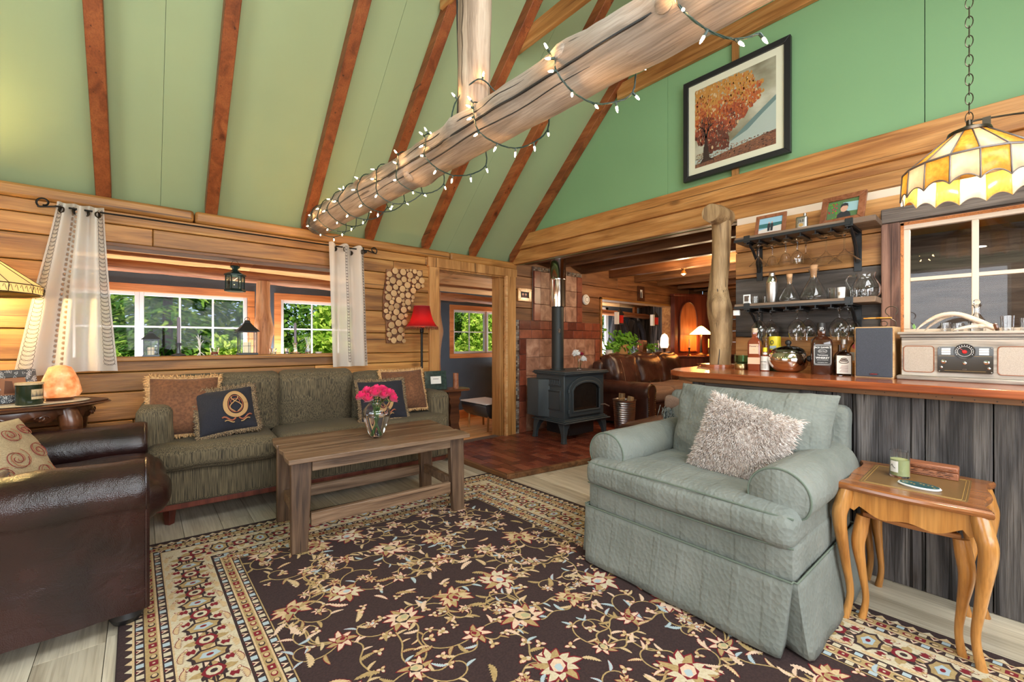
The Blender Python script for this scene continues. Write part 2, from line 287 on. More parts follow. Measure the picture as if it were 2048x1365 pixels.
# ---------------------------------------------------------------- mesh builder
class MB:
    def __init__(s): s.v = []; s.f = []; s.m = []; s.t = []; s.mat = 0
    def _add(s, vs_, fs, m=None, t=None):
        b = len(s.v); t = random.random() if t is None else t
        s.v += [tuple(m @ Vector(p)) for p in vs_] if m is not None else [tuple(p) for p in vs_]
        for f in fs: s.f.append(tuple(i + b for i in f)); s.m.append(s.mat); s.t.append(t)
        return s
    def box(s, lo, hi, m=None, t=None, j=0.0):
        x0, y0, z0 = lo; x1, y1, z1 = hi
        vs_ = [(x, y, z) for x in (x0, x1) for y in (y0, y1) for z in (z0, z1)]
        if j: vs_ = [tuple(c + random.uniform(-j, j) for c in p) for p in vs_]
        return s._add(vs_, [(0, 1, 3, 2), (4, 6, 7, 5), (0, 4, 5, 1), (2, 3, 7, 6), (0, 2, 6, 4), (1, 5, 7, 3)], m, t)
    def cbox(s, c, d, m=None, t=None):
        return s.box([c[i] - d[i] / 2 for i in range(3)], [c[i] + d[i] / 2 for i in range(3)], m, t)
    def prism(s, poly, a, b, axis='Z', m=None, t=None):
        """a flat outline pushed from a to b along an axis"""
        n = len(poly)
        def at(p, h): return {'Z': (p[0], p[1], h), 'X': (h, p[0], p[1]), 'Y': (p[0], h, p[1])}[axis]
        vs_ = [at(p, a) for p in poly] + [at(p, b) for p in poly]
        fs = [tuple(range(n))[::-1], tuple(range(n, 2 * n))] + [(i, (i + 1) % n, n + (i + 1) % n, n + i) for i in range(n)]
        return s._add(vs_, fs, m, t)
    def lathe(s, prof, n=32, c=(0, 0, 0), m=None, sx=1, sy=1, t=None, wob=None):
        vs_ = []; fs = []
        for k, (r, z) in enumerate(prof):
            for i in range(n):
                a = 2 * PI * i / n; rr = r * (wob(a, z) if wob else 1)
                vs_.append((c[0] + rr * C(a) * sx, c[1] + rr * S_(a) * sy, c[2] + z))
        for k in range(len(prof) - 1):
            for i in range(n):
                j = (i + 1) % n
                fs.append((k * n + i, k * n + j, (k + 1) * n + j, (k + 1) * n + i))
        if prof[0][0] > 1e-5: fs.append(tuple(range(n))[::-1])
        if prof[-1][0] > 1e-5: fs.append(tuple((len(prof) - 1) * n + i for i in range(n)))
        return s._add(vs_, fs, m, t)
    def shell(s, prof, th, n=32, c=(0, 0, 0), m=None, wob=None):
        """open vessel with a wall thickness: outer profile bottom to top, then back down inside"""
        inner = [(max(r - th, 0.0), max(z, prof[0][1] + th * 1.6)) for r, z in prof if r > th]
        inner = [(r, z) for r, z in inner]
        p = [(0, prof[0][1])] + list(prof) + inner[::-1] + [(0, inner[0][1])]
        return s.lathe(p, n, c, m, wob=wob)
    def tube(s, pts, r, n=8, m=None, t=None, caps=True, closed=False):
        pts = [Vector(p) for p in pts]; k = len(pts)
        rs = r if isinstance(r, (list, tuple)) else [r] * k
        vs_ = []; fs = []; up = None
        for i, p in enumerate(pts):
            if closed: d = pts[(i + 1) % k] - pts[i - 1]
            else: d = pts[min(i + 1, k - 1)] - pts[max(i - 1, 0)]
            if d.length < 1e-9: d = Vector((0, 0, 1))
            d.normalize()
            if up is None:
                up = d.orthogonal().normalized()
            else:
                up = (up - d * up.dot(d));
                if up.length < 1e-6: up = d.orthogonal()
                up.normalize()
            sd = d.cross(up)
            for j in range(n):
                a = 2 * PI * j / n; vs_.append(p + (up * C(a) + sd * S_(a)) * rs[i])
        for i in range(k if closed else k - 1):
            i2 = (i + 1) % k
            for j in range(n):
                j2 = (j + 1) % n; fs.append((i * n + j, i * n + j2, i2 * n + j2, i2 * n + j))
        if caps and not closed: fs.append(tuple(range(n))[::-1]); fs.append(tuple((k - 1) * n + j for j in range(n)))
        return s._add(vs_, fs, m, t)
    def ball(s, c, r, n=12, k=8, m=None, sc=(1, 1, 1), t=None):
        prof = [(r * S_(PI * i / k), -r * C(PI * i / k)) for i in range(k + 1)]
        prof[0] = (0, -r); prof[-1] = (0, r)
        mm = Matrix.Translation(Vector(c)) @ Matrix.Diagonal((*sc, 1))
        return s.lathe(prof, n, (0, 0, 0), (m @ mm) if m is not None else mm, t=t)
    def grid(s, fn, nu, nv, m=None, t=None, closed_u=False):
        vs_ = [fn(i / nu, j / nv) for j in range(nv + 1) for i in range(nu + (0 if closed_u else 1))]
        w_ = nu if closed_u else nu + 1; fs = []
        for j in range(nv):
            for i in range(nu):
                i2 = (i + 1) % w_; fs.append((j * w_ + i, j * w_ + i2, (j + 1) * w_ + i2, (j + 1) * w_ + i))
        return s._add(vs_, fs, m, t)
    def quad(s, pts, m=None, t=None): return s._add(pts, [tuple(range(len(pts)))], m, t)
    def soft(s, size, r, n=14, crown=(0, 0, 0), puff=0.0, wr=0.0, seed=0, m=None, fn=None, t=None):
        """a stuffed box: rounded edges, faces that bulge by crown, small wrinkles"""
        h = [size[0] / 2, size[1] / 2, size[2] / 2]; r = min(r, min(h) * .999)
        key = {}; vs_ = []; fs = []
        def q(t_): t_ = 2 * t_ / n - 1; return math.copysign(1 - (1 - abs(t_)) ** 1.35, t_)
        def vid(p):
            k = tuple(round(x, 5) for x in p)
            if k not in key:
                pos = Vector((p[0] * h[0], p[1] * h[1], p[2] * h[2]))
                inn = Vector([max(-(h[i] - r), min(h[i] - r, pos[i])) for i in range(3)])
                d = pos - inn
                if d.length > 1e-9: pos = inn + d.normalized() * r
                for i in range(3):
                    a, b = [(1 - p[j] ** 2) for j in range(3) if j != i]
                    pos[i] += crown[i] * (max(a, 0) * max(b, 0)) ** .5 * p[i]
                if wr:
                    nv = noise.noise_vector(Vector((pos.x * 5 + seed, pos.y * 5, pos.z * 5))); pos += nv * wr
                    pos += noise.noise_vector(Vector((pos.x * 14 + seed, pos.y * 14, pos.z * 14))) * wr * .35
                if fn: pos = Vector(fn(pos, p))
                key[k] = len(vs_); vs_.append(pos)
            return key[k]
        for ax in range(3):
            for sg in (-1, 1):
                for i in range(n):
                    for j in range(n):
                        qd = []
                        for (a, b) in ((i, j), (i + 1, j), (i + 1, j + 1), (i, j + 1)):
                            p = [0, 0, 0]; p[ax] = sg; p[(ax + 1) % 3] = q(a); p[(ax + 2) % 3] = q(b); qd.append(vid(p))
                        fs.append(tuple(qd) if sg > 0 else tuple(qd[::-1]))
        return s._add(vs_, fs, m, t)
    def pillow(s, w_, h_, th, n=22, m=None, bow=.085, wr=.009, seed=0, pw=.5):
        """square cushion with pinched corners lying in the XY plane, Z is the front"""
        def pt(u, v, sg):
            x = w_ / 2 * u * (1 - bow * (1 - v * v)); y = h_ / 2 * v * (1 - bow * (1 - u * u))
            z = sg * th / 2 * (max(0, (1 - u * u)) * max(0, (1 - v * v))) ** pw
            if abs(u) < .999 and abs(v) < .999:
                z += noise.noise(Vector((x * 9 + seed, y * 9, sg * 3))) * wr * 1.5 + noise.noise(Vector((x * 22 + seed, y * 22, sg))) * wr * .6
            return (x, y, z)
        def q(t_): t_ = 2 * t_ - 1; return math.copysign(1 - (1 - abs(t_)) ** 1.4, t_)
        s.grid(lambda a, b: pt(q(a), q(b), 1), n, n, m, t=.5)
        s.grid(lambda a, b: pt(q(1 - a), q(b), -1), n, n, m, t=.5)
        return s
    def strands(s, pts, dirs, ln, r, jit=.5, per=1, t=None):
        """short tapering tufts standing along a line"""
        for p, d in zip(pts, dirs):
            p = Vector(p); d = Vector(d).normalized()
            for _ in range(per):
                e = d + Vector([random.uniform(-jit, jit) for _ in range(3)]); e.normalize()
                a = e.orthogonal().normalized() * r; b = e.cross(a).normalized() * r
                l = ln * random.uniform(.7, 1.15); o = p + Vector([random.uniform(-r, r) for _ in range(3)])
                mid = o + e * l * .55 + Vector([random.uniform(-r, r) * .7 for _ in range(3)])
                s._add([o + a, o - a * .5 + b * .87, o - a * .5 - b * .87, mid + a * 1.1, mid - a * .55 + b, mid - a * .55 - b, o + e * l], [(0, 1, 4, 3), (1, 2, 5, 4), (2, 0, 3, 5), (3, 4, 6), (4, 5, 6), (5, 3, 6)], t=t)
        return s
def mesh_of(name, mb, mats, sharp=38):
    me = bpy.data.meshes.new(name); me.from_pydata(mb.v, [], mb.f)
    for mt in (mats if isinstance(mats, (list, tuple)) else [mats]): me.materials.append(M[mt] if isinstance(mt, str) else mt)
    me.polygons.foreach_set('material_index', mb.m)
    at = me.attributes.new('v', 'FLOAT', 'FACE'); at.data.foreach_set('value', mb.t)
    me.polygons.foreach_set('use_smooth', [True] * len(me.polygons))
    me.update()
    if sharp: me.set_sharp_from_angle(angle=R(sharp))
    return me
def tag(o, label=None, cat=None, group=None, kind=None):
    if label: o['label'] = label
    if cat: o['category'] = cat
    if group: o['group'] = group
    if kind: o['kind'] = kind
    return o
def link(name, mb, mats, parent=None, bev=0, sharp=38, seg=2):
    o = bpy.data.objects.new(name, mesh_of(name, mb, mats, sharp)); col.objects.link(o); o.parent = parent
    if bev:
        b = o.modifiers.new('edge', 'BEVEL'); b.width = bev; b.segments = seg; b.limit_method = 'ANGLE'; b.angle_limit = R(32)
    return o
def T(name, label, cat, loc=(0, 0, 0), rz=0, group=None):
    o = bpy.data.objects.new(name, None); o.empty_display_size = .05; col.objects.link(o); o.location = loc; o.rotation_euler = (0, 0, rz)
    return tag(o, label, cat, group)
def one(name, label, cat, mb, mats, loc=(0, 0, 0), rz=0, group=None, bev=0, sharp=38):
    o = link(name, mb, mats, None, bev, sharp); o.location = loc; o.rotation_euler = (0, 0, rz)
    return tag(o, label, cat, group)
def struct(name, mb, mats, bev=0, parent=None, label=None):
    o = link(name, mb, mats, parent, bev)
    if parent is None: tag(o, label, None, None, 'structure')
    return o
def copy(o, loc=None, rz=None, label=None, group=None):
    def cp(a, par):
        c = a.copy(); col.objects.link(c); c.parent = par
        for ch in a.children: cp(ch, c)
        return c
    c = cp(o, None)
    if loc is not None: c.location = loc
    if rz is not None: c.rotation_euler = (0, 0, rz)
    if label: c['label'] = label
    if group: c['group'] = group
    return c
def frame(ox, xd, yd):
    """matrix from an origin, an x direction and a y direction"""
    x = Vector(xd).normalized(); y = Vector(yd); y = (y - x * y.dot(x)).normalized(); z = x.cross(y)
    m = Matrix((x, y, z)).transposed().to_4x4(); m.translation = Vector(ox); return m
def text(name, s_, size, mtx, mat, parent=None, depth=.0006, align='CENTER', bold=0, sx=1.0):
    cu = bpy.data.curves.new(name, 'FONT'); cu.body = s_; cu.size = size; cu.extrude = depth; cu.align_x = align; cu.align_y = 'CENTER'; cu.offset = bold
    to = bpy.data.objects.new(name, cu); me = bpy.data.meshes.new_from_object(to)
    bpy.data.objects.remove(to); bpy.data.curves.remove(cu)
    me.transform(mtx @ Matrix.Diagonal((sx, 1, 1, 1))); me.materials.clear(); me.materials.append(M[mat])
    o = bpy.data.objects.new(name, me); col.objects.link(o); o.parent = parent
    return o
def arc(cx, cy, r, a0, a1, n): return [(cx + r * C(R(a0 + (a1 - a0) * i / n)), cy + r * S_(R(a0 + (a1 - a0) * i / n))) for i in range(n + 1)]
def rrect(x0, y0, x1, y1, r, n=4):
    return arc(x1 - r, y1 - r, r, 0, 90, n) + arc(x0 + r, y1 - r, r, 90, 180, n) + arc(x0 + r, y0 + r, r, 180, 270, n) + arc(x1 - r, y0 + r, r, 270, 360, n)
def smoothpath(pts, k=6):
    """Catmull-Rom through the points"""
    P_ = [Vector(p) for p in pts]; P_ = [P_[0]] + P_ + [P_[-1]]; out = []
    for i in range(1, len(P_) - 2):
        a, b, c_, d = P_[i - 1:i + 3]
        for j in range(k):
            t = j / k
            out.append(.5 * ((2 * b) + (c_ - a) * t + (2 * a - 5 * b + 4 * c_ - d) * t * t + (3 * b - a - 3 * c_ + d) * t ** 3))
    out.append(P_[-2]); return out
def smooth1(vals, k=6): return [p.x for p in smoothpath([(v, 0, 0) for v in vals], k)]
# ================================================================ THE SETTING
YA = 4.07; XG = 3.60
def course_boards(mb, a0, a1, courses, holes, place, gap=.006, seg=(1.6, 3.2), jit=.005):
    """stacked boards along an axis, broken by openings; place(a0, a1, z0, z1, out) adds one board"""
    for z0, z1 in zip(courses[:-1], courses[1:]):
        iv = [(a0, a1)]
        for (h0, h1, hz0, hz1) in holes:
            if hz0 < z1 - .01 and hz1 > z0 + .01:
                nv = []
                for (p, q) in iv:
                    if h0 > p: nv.append((p, min(q, h0)))
                    if h1 < q: nv.append((max(p, h1), q))
                iv = [x for x in nv if x[1] - x[0] > .01]
        for (p, q) in iv:
            x = p
            while x < q - .01:
                e = min(q, x + random.uniform(*seg))
                if q - e < .5: e = q
                place(mb, x, e, z0 + gap / 2, z1 - gap / 2, random.uniform(-jit, jit)); x = e
def north(y0, y1):
    def f(mb, a, b, z0, z1, o):
        mb.box((a, y0 + o, z0), (b - .002, y0 + .05, z1)); mb.box((a, y0 + .045, z0 - .002), (b, y1, z1 + .002))
    return f
CS = [0, .21, .43, .66, .86, 1.0, 1.10, 1.30, 1.52, 1.74, 1.91, 2.04]
mb = MB()
OPEN = (-.38, 1.58, 1.10, 1.91)
course_boards(mb, -1.95, XG, CS, [OPEN, (2.46, 3.42, 0, 2.03)], north(YA, 4.25))
mb.box((-1.95, YA - .012, 2.04), (2.30, 4.25, 2.125)); mb.box((2.30, YA - .012, 2.04), (XG, 4.25, 2.125))
struct('wall_north', mb, 'pine', bev=.006)
mb = MB()
for a, b in ((-1.95, .3), (.305, 2.6), (2.605, 3.6)): mb.box((a, YA - .035, 2.127), (b, 4.3, 2.215))
struct('trim_1', mb, 'pine', bev=.02)
mb = MB()
course_boards(mb, XG, 8.8, [0, .22, .45, .70, .99, 1.2, 1.42, 1.65, 1.88, 2.06, 2.37], [(5.36, 7.55, .99, 1.88)], north(YA, 4.25))
struct('wall_north_room', mb, 'brown_log', bev=.006)
# window sill of the long opening, its dark head board
mb = MB(); mb.box((-.40, 4.035, 1.075), (1.62, 4.27, 1.105)); struct('trim_2', mb, 'pine', bev=.006)
mb = MB(); mb.box((-.38, 4.06, 1.885), (1.58, 4.25, 1.91)); struct('trim_3', mb, 'brown_log', bev=.003)
mb = MB(); mb.box((5.32, 4.0, .965), (7.6, 4.27, .992)); mb.box((5.33, 4.04, .99), (5.37, 4.26, 1.9)); mb.box((7.52, 4.04, .99), (7.6, 4.26, 1.9)); mb.box((5.33, 4.04, 1.865), (7.6, 4.26, 1.9)); struct('trim_4', mb, 'pine', bev=.004)
# doorway casing
mb = MB()
mb.box((2.34, 4.04, 0), (2.462, 4.075, 2.03)); mb.box((3.418, 4.035, 0), (3.58, 4.075, 2.03)); mb.box((2.32, 4.035, 2.025), (3.60, 4.075, 2.13))
mb.box((3.36, 4.09, 0), (3.422, 4.25, 2.03)); mb.box((2.455, 4.09, 0), (2.475, 4.25, 2.03)); mb.box((2.46, 4.06, 2.01), (3.42, 4.25, 2.03))
struct('door_1', mb, 'pine_z', bev=.004)
mb = MB(); mb.box((3.405, 4.02, .04), (3.432, 4.06, 2.03)); struct('trim_5', mb, 'pine_light', bev=.002)
# floors
mb = MB(); x = -1.95
while x < 3.6:
    wd = random.choice((.14, .17, .2)); y = -1.8 - random.random()
    while y < 4.1:
        L = random.uniform(1.0, 2.2); mb.box((x + .0012, y + .001, -.03), (x + wd - .0012, y + L - .001, random.uniform(-.0008, 0))); y += L
    x += wd
struct('floor', mb, 'floor_y')
mb = MB(); mb.box((-2.1, -2.0, -.08), (8.9, 5.8, -.032)); struct('floor_base', mb, 'black')
mb = MB(); x = 3.62
while x < 8.8: mb.box((x, 1.3, -.03), (x + .118, 4.07, .02)); x += .12
struct('floor_room', mb, 'brown_y')
mb = MB(); y = 4.12
while y < 5.6: mb.box((-1.95, y, -.03), (8.8, y + .098, .0)); y += .1
struct('floor_porch', mb, 'pine_light')
# brick hearth pavers
mt, nt, b_ = newmat('paver')
mp = coords(nt, (1, 1, 1)); at = N(nt, 'ShaderNodeAttribute'); at.attribute_name = 'v'
r1 = ramp(nt, at.outputs['Fac'], [(0, srgb(96, 48, 36)), (.5, srgb(126, 64, 46)), (1, srgb(146, 84, 62))])
n1 = N(nt, 'ShaderNodeTexNoise'); n1.inputs['Scale'].default_value = 14; n1.inputs['Detail'].default_value = 6; nt.links.new(mp.outputs[0], n1.inputs['Vector'])
r2 = ramp(nt, n1.outputs[0], [(.3, (.7, .7, .7)), (.7, (1.15, 1.12, 1.1))])
nt.links.new(mixc(nt, r1.outputs[0], r2.outputs[0], 1.0), b_.inputs['Base Color']); b_.inputs['Roughness'].default_value = .3; bump(nt, b_, n1.outputs[0], .002)
M['paver'] = mt
M['grout'] = plain('grout', srgb(104, 88, 78), .9)
mb = MB()
def sh(x, y): return (x, y - .16 * (x - 2.42) * max(0, (4.07 - y) / 1.23)) if x < 3.7 else (x, y - .205 * max(0, (4.07 - y) / 1.23))
x = 2.44; k = 0
while x < 5.5:
    y = 2.87 - (.1 if k % 2 else 0)
    while y < 4.07:
        y0 = max(y, 2.87) + .003; y1 = min(y + .2, 4.07) - .003
        if y1 - y0 > .02:
            q = [sh(x + .003, y0), sh(x + .097, y0), sh(x + .097, y1), sh(x + .003, y1)]
            mb.prism(q, .025, .04 + random.uniform(-.0008, .0008))
        y += .2
    x += .1; k += 1
mb2 = MB(); mb2.prism([sh(2.43, 2.86), sh(3.69, 2.86), sh(5.52, 2.86), (5.52, 4.2), (2.43, 4.2)], .0, .036)
struct('floor_hearth', mb, 'paver', bev=.002); struct('floor_hearth_bed', mb2, 'grout')
mb = MB(); a, b, c_ = sh(2.40, 2.83), sh(3.69, 2.83), sh(5.5, 2.83); a2, b2, c2 = sh(2.44, 2.87), sh(3.69, 2.87), sh(5.5, 2.87)
mb.prism([a, b, b2, a2], 0, .046, t=.4); mb.prism([b, c_, c2, b2], 0, .046, t=.6); mb.prism([(2.40, 2.84), (2.44, 2.87), (2.44, 4.03), (2.40, 4.03)], 0, .046, t=.5)
struct('trim_6', mb, 'brown_y', bev=.004)
# ---------------- roof, ridge at y = 1.2
SL = .95; RZ = 2.21 + SL * 3.0
def zc(y): return 2.21 + SL * (4.20 - y) if y > 1.2 else RZ - SL * (1.2 - y)
def zr(y): return zc(y) - .13 * 1.0
mb = MB()
for a, b in ((-1.95, -1.03), (-1.03, .105), (.105, 1.4), (1.4, 2.63), (2.63, 3.66)):
    mb.prism([(4.32, zc(4.32)), (1.2, zc(1.2)), (1.2, zc(1.2) + .1), (4.32, zc(4.32) + .1)], a + .001, b - .001, 'X')
struct('ceiling_north', mb, 'green_ceiling')
mb = MB(); mb.prism([(-1.85, zc(-1.85)), (1.2, zc(1.2)), (1.2, zc(1.2) + .1), (-1.85, zc(-1.85) + .1)], -1.95, 3.66, 'X'); struct('ceiling_south', mb, 'green_ceiling')
where = {-1.42: 'over the carved side table beyond the lamp', -.81: 'over the stained glass table lamp', -.20: 'above the wide draped curtain', .41: 'above the hanging lantern', 1.108: 'just behind the end of the log tie beam',
         1.686: 'above the straight narrow curtain', 2.306: 'above the red lamp, with a tie bolted near its top', 2.93: 'above the doorway', 3.556: 'lying against the green gable wall'}
for x, wtxt in where.items():
    mb = MB(); lo = 4.09
    mb.prism([(lo, zr(lo)), (1.2, zr(1.2)), (1.2, zc(1.2)), (lo, zc(lo))], -.04, .04, 'X', t=random.random())
    one('rafter', 'red-brown sloping roof rafter ' + wtxt, 'rafter', mb, 'rafter', (x, 0, 0), group='rafters on the green sloping ceiling', bev=.004)
for x, wtxt in ((1.642, 'beside the upright log'), (2.368, 'seen above the log with lights'), (2.992, 'hidden partly by the log with lights'), (3.575, 'fixed flat on the green gable wall')):
    mb = MB(); mb.box((-.02, -.15, 3.62), (.02, 2.66 if x < 3.5 else 2.50, 3.76), t=.5)
    one('collar_tie', 'level wooden tie board high under the ceiling, ' + wtxt, 'tie beam', mb, 'pine_y', (x, 0, 0), bev=.004)
for y, z0, z1, tx in ((1.39, 2.52, 3.62, 'behind the framed tree picture'), (1.745, 3.76, zc(1.745) - .1, 'above the level tie on the gable')):
    mb = MB(); mb.box((0, -.025, z0), (.03, .025, z1)); one('wall_stud', 'narrow upright wooden stud ' + tx + ' on the green wall', 'stud', mb, 'pine_z', (3.565, y, 0), bev=.003)
# ---------------- gable wall over the bar
mb = MB()
def gab(y0, y1):
    ys = [y0, y1] + ([1.2] if y0 < 1.2 < y1 else [])
    top = [(y, zc(y) + .02) for y in sorted(ys, reverse=True)]
    mb.prism([(y0, 2.2), (y1, 2.2)] + top, XG, XG + .08, 'X')
gab(-1.85, .300); gab(.304, 1.98); gab(1.982, 4.2)
struct('wall_east_gable', mb, 'green_wall')
mb = MB(); mb.box((3.52, -1.85, 2.350), (3.6, 4.02, 2.527), t=.7); struct('beam_1', mb, 'pine_y', bev=.006, label=None)
mb = MB(); mb.box((3.545, -1.85, 2.285), (3.6, 1.5, 2.349), t=.3); mb.box((3.545, 1.5, 2.185), (3.6, 4.06, 2.349), t=.5); mb.box((3.535, -1.85, 2.18), (3.6, 1.5, 2.283), t=.25); struct('beam_2', mb, 'pine_y', bev=.004)
mb = MB(); mb.box((3.53, -1.85, 2.125), (3.6, 1.36, 2.178)); struct('trim_7', mb, 'cream_sash', bev=.002)
# bar wall: boards of different stain around the inner window
WH = (-1.0, .400, 1.265, 1.935)
def wb(mb, a, b, z0, z1, o): mb.box((3.5 + o * .4, a, z0), (3.6, b - .002, z1))
mb = MB(); course_boards(mb, -1.85, 1.36, [1.70, 1.905, 2.123], [WH], wb, seg=(3, 4), jit=.001); course_boards(mb, -1.85, 1.36, [.9, 1.25], [WH], wb, seg=(3, 4), jit=.001); struct('wall_east', mb, 'pine_y', bev=.003)
mb = MB(); course_boards(mb, -1.85, 1.36, [1.25, 1.46, 1.70], [WH], wb, seg=(3, 4), jit=.002); course_boards(mb, -1.85, 1.36, [0, .3, .6, .9], [], wb); struct('wall_east_boards', mb, 'dark_boards', bev=.003)
mb = MB(); mb.box((3.455, .400, 1.12), (3.505, .486, 1.942)); struct('trim_8', mb, 'barn_z2', bev=.006)
mb = MB(); mb.box((3.45, -1.1, 1.942), (3.505, .486, 2.032)); struct('trim_9', mb, 'barn_y', bev=.006)
mb = MB(); mb.box((3.45, -1.1, 1.235), (3.58, .40, 1.27)); struct('trim_10', mb, 'barn_y', bev=.004)
mb = MB()   # window_1 sash with four panes
for (a, b, c, d) in ((.36, .40, 1.293, 1.899), (-.56, -.52, 1.293, 1.899)): mb.box((3.511, a, c), (3.549, b, d))
mb.box((3.51, -.56, 1.90), (3.55, .4, 1.935)); mb.box((3.51, -.56, 1.265), (3.55, .4, 1.292))
mb.box((3.517, -.519, 1.582), (3.543, .359, 1.604)); mb.box((3.5145, .078, 1.291), (3.5455, .106, 1.901)); mb.box((3.5145, -.26, 1.291), (3.5455, -.235, 1.901))
struct('window_1', mb, 'cream_sash', bev=.003)
mb = MB(); mb.box((3.528, -.52, 1.29), (3.531, .36, 1.905)); struct('window_1_glass', mb, 'old_pane')
mb = MB(); mb.box((3.505, .386, 1.26), (3.56, .402, 1.94)); mb.box((3.505, -1.0, 1.925), (3.56, .4, 1.942)); struct('trim_11', mb, 'pine_orange')
mb = MB(); course_boards(mb, -1.85, -.565, [1.265, 1.5, 1.7, 1.93], [], wb); struct('wall_east_end', mb, 'pine_y')
# kitchen behind the inner window
mb = MB(); mb.box((3.6, 1.28, 0), (8.8, 1.34, 2.4)); struct('wall_partition', mb, 'dark_boards')
mb = MB(); mb.box((6.3, -1.85, 0), (6.36, 1.28, 2.4)); mb.box((3.6, -1.91, 0), (6.36, -1.85, 2.4)); struct('wall_kitchen', mb, 'dark_boards')
mb = MB(); mb.box((3.68, -1.9, 2.36), (6.4, 1.36, 2.42)); struct('ceiling_kitchen', mb, 'orange_ceiling')
mb = MB(); mb.box((3.6, -1.85, -.03), (6.3, 1.28, .0)); struct('floor_kitchen', mb, 'brown_y')
mb = MB(); mb.box((-.32, -.4, 0), (.32, .4, 2.15), t=.5); t_ = T('tall_cabinet', 'tall plywood cabinet with wild grain seen through the inner window', 'cabinet', (5.6, -.78, 0)); link('body', mb, 'plywood' if 'plywood' in M else 'walnut', t_, bev=.004)
mb = MB(); mb.box((-.335, -.39, .05), (-.32, -.003, 2.1)); mb.box((-.335, .003, .05), (-.32, .39, 2.1)); link('door', mb, 'walnut', t_, bev=.003)
mb = MB(); mb.box((5.0, -1.85, 2.2), (5.12, 1.28, 2.36)); struct('beam_3', mb, 'brown_y', bev=.005)
mb = MB(); mb.box((-.03, -.03, 0), (.03, .03, 2.2)); one('kitchen_post', 'square pale timber post in the room behind the inner window', 'post', mb, 'pine_z', (4.7, .62, 0), bev=.003)
# walls behind the camera, with window openings
mb = MB(); course_boards(mb, -1.95, 3.6, CS + [2.3], [(-1.2, 2.4, .9, 2.3)], lambda mb, a, b, z0, z1, o: mb.box((a, -1.95, z0), (b - .002, -1.85 + o, z1))); struct('wall_south', mb, 'pine', bev=.004)
mb = MB(); course_boards(mb, -1.85, 4.1, CS + [2.3], [(-.1, 2.5, 1.0, 2.3)], lambda mb, a, b, z0, z1, o: mb.box((-2.05, a, z0), (-1.95 + o, b - .002, z1))); struct('wall_west', mb, 'pine_y', bev=.004)
mb = MB(); mb.prism([(-1.85, 2.3), (4.2, 2.3), (1.2, RZ)], -2.05, -1.95, 'X'); struct('wall_west_gable', mb, 'green_wall')
def sash(name, x0, x1, z0, z1, nx, nz, y, thick=.05, rail=.035, mun=.018, mat='white_vinyl', out=1):
    """white window: outer frame, muntins, pane; lies in an x-z plane"""
    mb = MB(); h = thick / 2
    mb.box((x0, y - h, z0), (x0 + rail, y + h, z1)); mb.box((x1 - rail, y - h, z0), (x1, y + h, z1)); mb.box((x0 + rail, y - h, z0), (x1 - rail, y + h, z0 + rail)); mb.box((x0 + rail, y - h, z1 - rail), (x1 - rail, y + h, z1))
    a0, a1, b0, b1 = x0 + rail, x1 - rail, z0 + rail, z1 - rail
    for i in range(1, nx): x = a0 + (a1 - a0) * i / nx; mb.box((x - mun / 2, y - .008, b0), (x + mun / 2, y + .008, b1))
    for i in range(1, nz): z = b0 + (b1 - b0) * i / nz; mb.box((a0, y - .007, z - mun / 2), (a1, y + .007, z + mun / 2))
    o = struct(name, mb, mat, bev=.003)
    g = MB(); g.box((a0, y + .009, b0), (a1, y + .011, b1)); struct(name + '_glass', g, 'pane', parent=o)
    return o
for i, (a, b) in enumerate(((-1.2, 0.0), (0.0, 1.2), (1.2, 2.4))): sash('window_%d' % (12 + i), a, b, .9, 2.3, 1, 2, -1.9)
for i, (a, b) in enumerate(((-.1, 1.2), (1.2, 2.5))):
    o = sash('window_%d' % (16 + i), a, b, 1.0, 2.3, 1, 2, 0); o.rotation_euler = (0, 0, R(90)); o.location = (-2.0, 0, 0)
# ---------------- back room
mb = MB(); mb.box((3.66, 1.3, 2.36), (8.85, 4.25, 2.42)); struct('ceiling_room', mb, 'orange_ceiling')
mb = MB(); course_boards(mb, 1.34, 4.07, [0, .22, .45, .70, .95, 1.2, 1.42, 1.65, 1.88, 2.1, 2.36], [], lambda mb, a, b, z0, z1, o: mb.box((8.8 + o, a, z0), (8.9, b - .002, z1)), seg=(2, 3)); struct('wall_east_room', mb, 'brown_y', bev=.005)
for i, x in enumerate((3.80, 4.27, 4.94, 5.62, 6.34, 7.07, 7.80, 8.45)):
    mb = MB(); mb.box((-.045, 1.34, 2.215), (.045, 4.07, 2.36), t=random.uniform(.1, .6))
    one('ceiling_joist', 'dark brown ceiling joist over the leather sofa room, %s counted from the stovepipe' % ('first', 'second', 'third', 'fourth', 'fifth', 'sixth', 'seventh', 'eighth')[i], 'joist', mb, 'brown_y', (x, 0, 0), group='joists of the room behind the stove', bev=.006)
